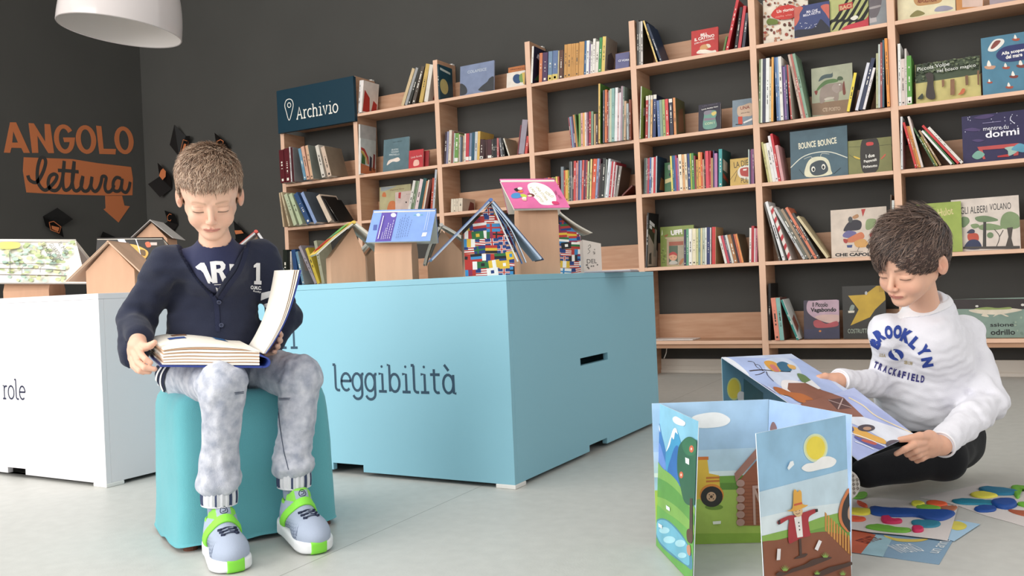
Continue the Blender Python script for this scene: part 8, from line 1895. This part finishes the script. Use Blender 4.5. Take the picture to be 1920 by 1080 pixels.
# two panels meeting in a soft fold
mA = TL * .44 + BLc * .56 + np.array([0, 0, .012]); mB_ = TR * .47 + BR * .53 + np.array([0, 0, .012])
artA = [('p', [(40, 98), (560, 110), (860, 360), (420, 390)], '#aebfe8'), ('P', [(40, 98), (100, 110), (180, 170), (215, 215), (190, 220), (120, 160)], '#e8ecf4'), ('P', [(330, 110), (460, 112), (540, 200), (500, 260), (440, 290), (370, 250), (310, 160)], '#ccd6ea'),
 ('l', [(215, 185), (290, 178), (380, 186), (470, 190)], .004, '#3a2c2c'), ('l', [(300, 185), (260, 160), (240, 130), (205, 125)], .0022, '#3a2c2c'), ('l', [(310, 190), (280, 205), (250, 210)], .002, '#3a2c2c'), ('l', [(320, 190), (330, 215), (365, 250)], .002, '#3a2c2c'), ('l', [(300, 185), (275, 150), (255, 145)], .0018, '#3a2c2c'),
 ('P', [(305, 130), (340, 122), (385, 140), (410, 185), (370, 190), (330, 165)], '#d8a04c'), ('P', [(340, 150), (370, 150), (400, 188), (370, 185)], '#cf7a78'), ('P', [(385, 140), (420, 128), (460, 145), (475, 185), (420, 188), (395, 165)], '#3a6a88'), ('P', [(450, 145), (495, 155), (500, 175), (465, 170)], '#d8a860'),
 ('P', [(150, 222), (230, 235), (330, 290), (380, 330), (300, 315), (220, 270)], '#9c96b4'), ('l', [(330, 285), (380, 318), (450, 352)], .003, '#f0f0f4'), ('P', [(510, 205), (560, 215), (620, 270), (655, 300), (600, 300), (545, 260)], '#6a8458'),
 ('P', [(415, 250), (470, 245), (560, 262), (620, 300), (800, 350), (860, 400), (920, 470), (760, 470), (600, 420), (480, 330), (420, 300)], '#e6e2e4'), ('p', [(455, 262), (560, 262), (660, 305), (800, 350), (920, 470), (720, 470), (560, 400), (450, 300)], '#8a5c4c'), ('p', [(700, 362), (800, 352), (855, 415), (760, 425)], '#5a3e3a'), ('l', [(705, 365), (850, 412)], .0025, '#b8a09c'), ('l', [(795, 355), (765, 422)], .0025, '#b8a09c'),
 ('P', [(360, 290), (400, 292), (470, 320), (540, 330), (610, 365), (560, 372), (580, 390), (520, 380), (460, 345), (400, 330)], '#b0683c'), ('P', [(540, 395), (590, 388), (660, 410), (700, 440), (620, 440), (570, 420)], '#ecebee'), ('p', [(560, 262), (600, 245), (660, 300), (640, 302)], '#e8e8ec')]
artB = [('p', [(400, 300), (860, 340), (1300, 560), (1120, 760), (560, 760)], '#a9b4e0'), ('p', [(420, 250), (660, 300), (800, 350), (930, 474), (740, 474), (560, 425)], '#8a5c4c'), ('p', [(700, 362), (800, 352), (855, 415), (760, 425)], '#5a3e3a'), ('l', [(705, 365), (850, 412)], .0025, '#b8a09c'), ('l', [(795, 355), (765, 422)], .0025, '#b8a09c'), ('p', [(760, 470), (920, 470), (1240, 575), (1100, 640), (960, 560)], '#dfe2ec'), ('l', [(830, 350), (920, 400), (1010, 470), (1220, 568)], .006, '#e8d8b8'),
 ('P', [(850, 532), (900, 545), (990, 585), (1050, 610), (1060, 640), (980, 620), (880, 590), (860, 570)], '#dca850'), ('e', 940, 540, 54, 22, '#4a4048'), ('e', 945, 543, 26, 11, '#b89078'), ('P', [(870, 590), (960, 620), (1060, 655), (1050, 680), (960, 650), (880, 610)], '#5a5c9c'), ('P', [(920, 610), (1000, 632), (990, 645), (915, 622)], '#b85848'), ('e', 1115, 640, 55, 26, '#5c525c'), ('e', 1140, 652, 25, 12, '#b89078'), ('l', [(820, 565), (940, 605), (1060, 657)], .003, '#f0f0f6'), ('l', [(870, 625), (930, 648), (985, 674)], .003, '#f0f0f6'), ('P', [(810, 520), (850, 530), (860, 560), (815, 548)], '#4a5490')]
sheet(hb, [mA, mB_, TR, TL], '#c4d0ea', artA, ZR, back='#c8ccd4'); sheet(hb, [BLc, BR, mB_, mA], '#b4bee4', artB, ZR, back='#c8ccd4')
# third panel hanging from the far edge
dn = np.array([0, 0, -.26]) + (TR - TL) * 0; 
t0 = TL - np.array([0, 0, .001]); t1 = TR - np.array([0, 0, .001]); b0 = onplane(1352, 770, t0, np.cross(t1 - t0, (0, 0, 1))); 
sheet(hb, [t0 + dn, t1 + dn, t1, t0], '#5f93ac', [('e', 120, 295, 44, 70, '#c8d88c'), ('e', 118, 295, 36, 60, '#dccf48'), ('P', [(140, 330), (160, 310), (200, 330), (200, 370), (150, 370)], '#dfe4e6'), ('p', [(180, 230), (300, 320), (300, 380), (180, 380)], '#2f6872')], ZR, back='#8aa0a8')
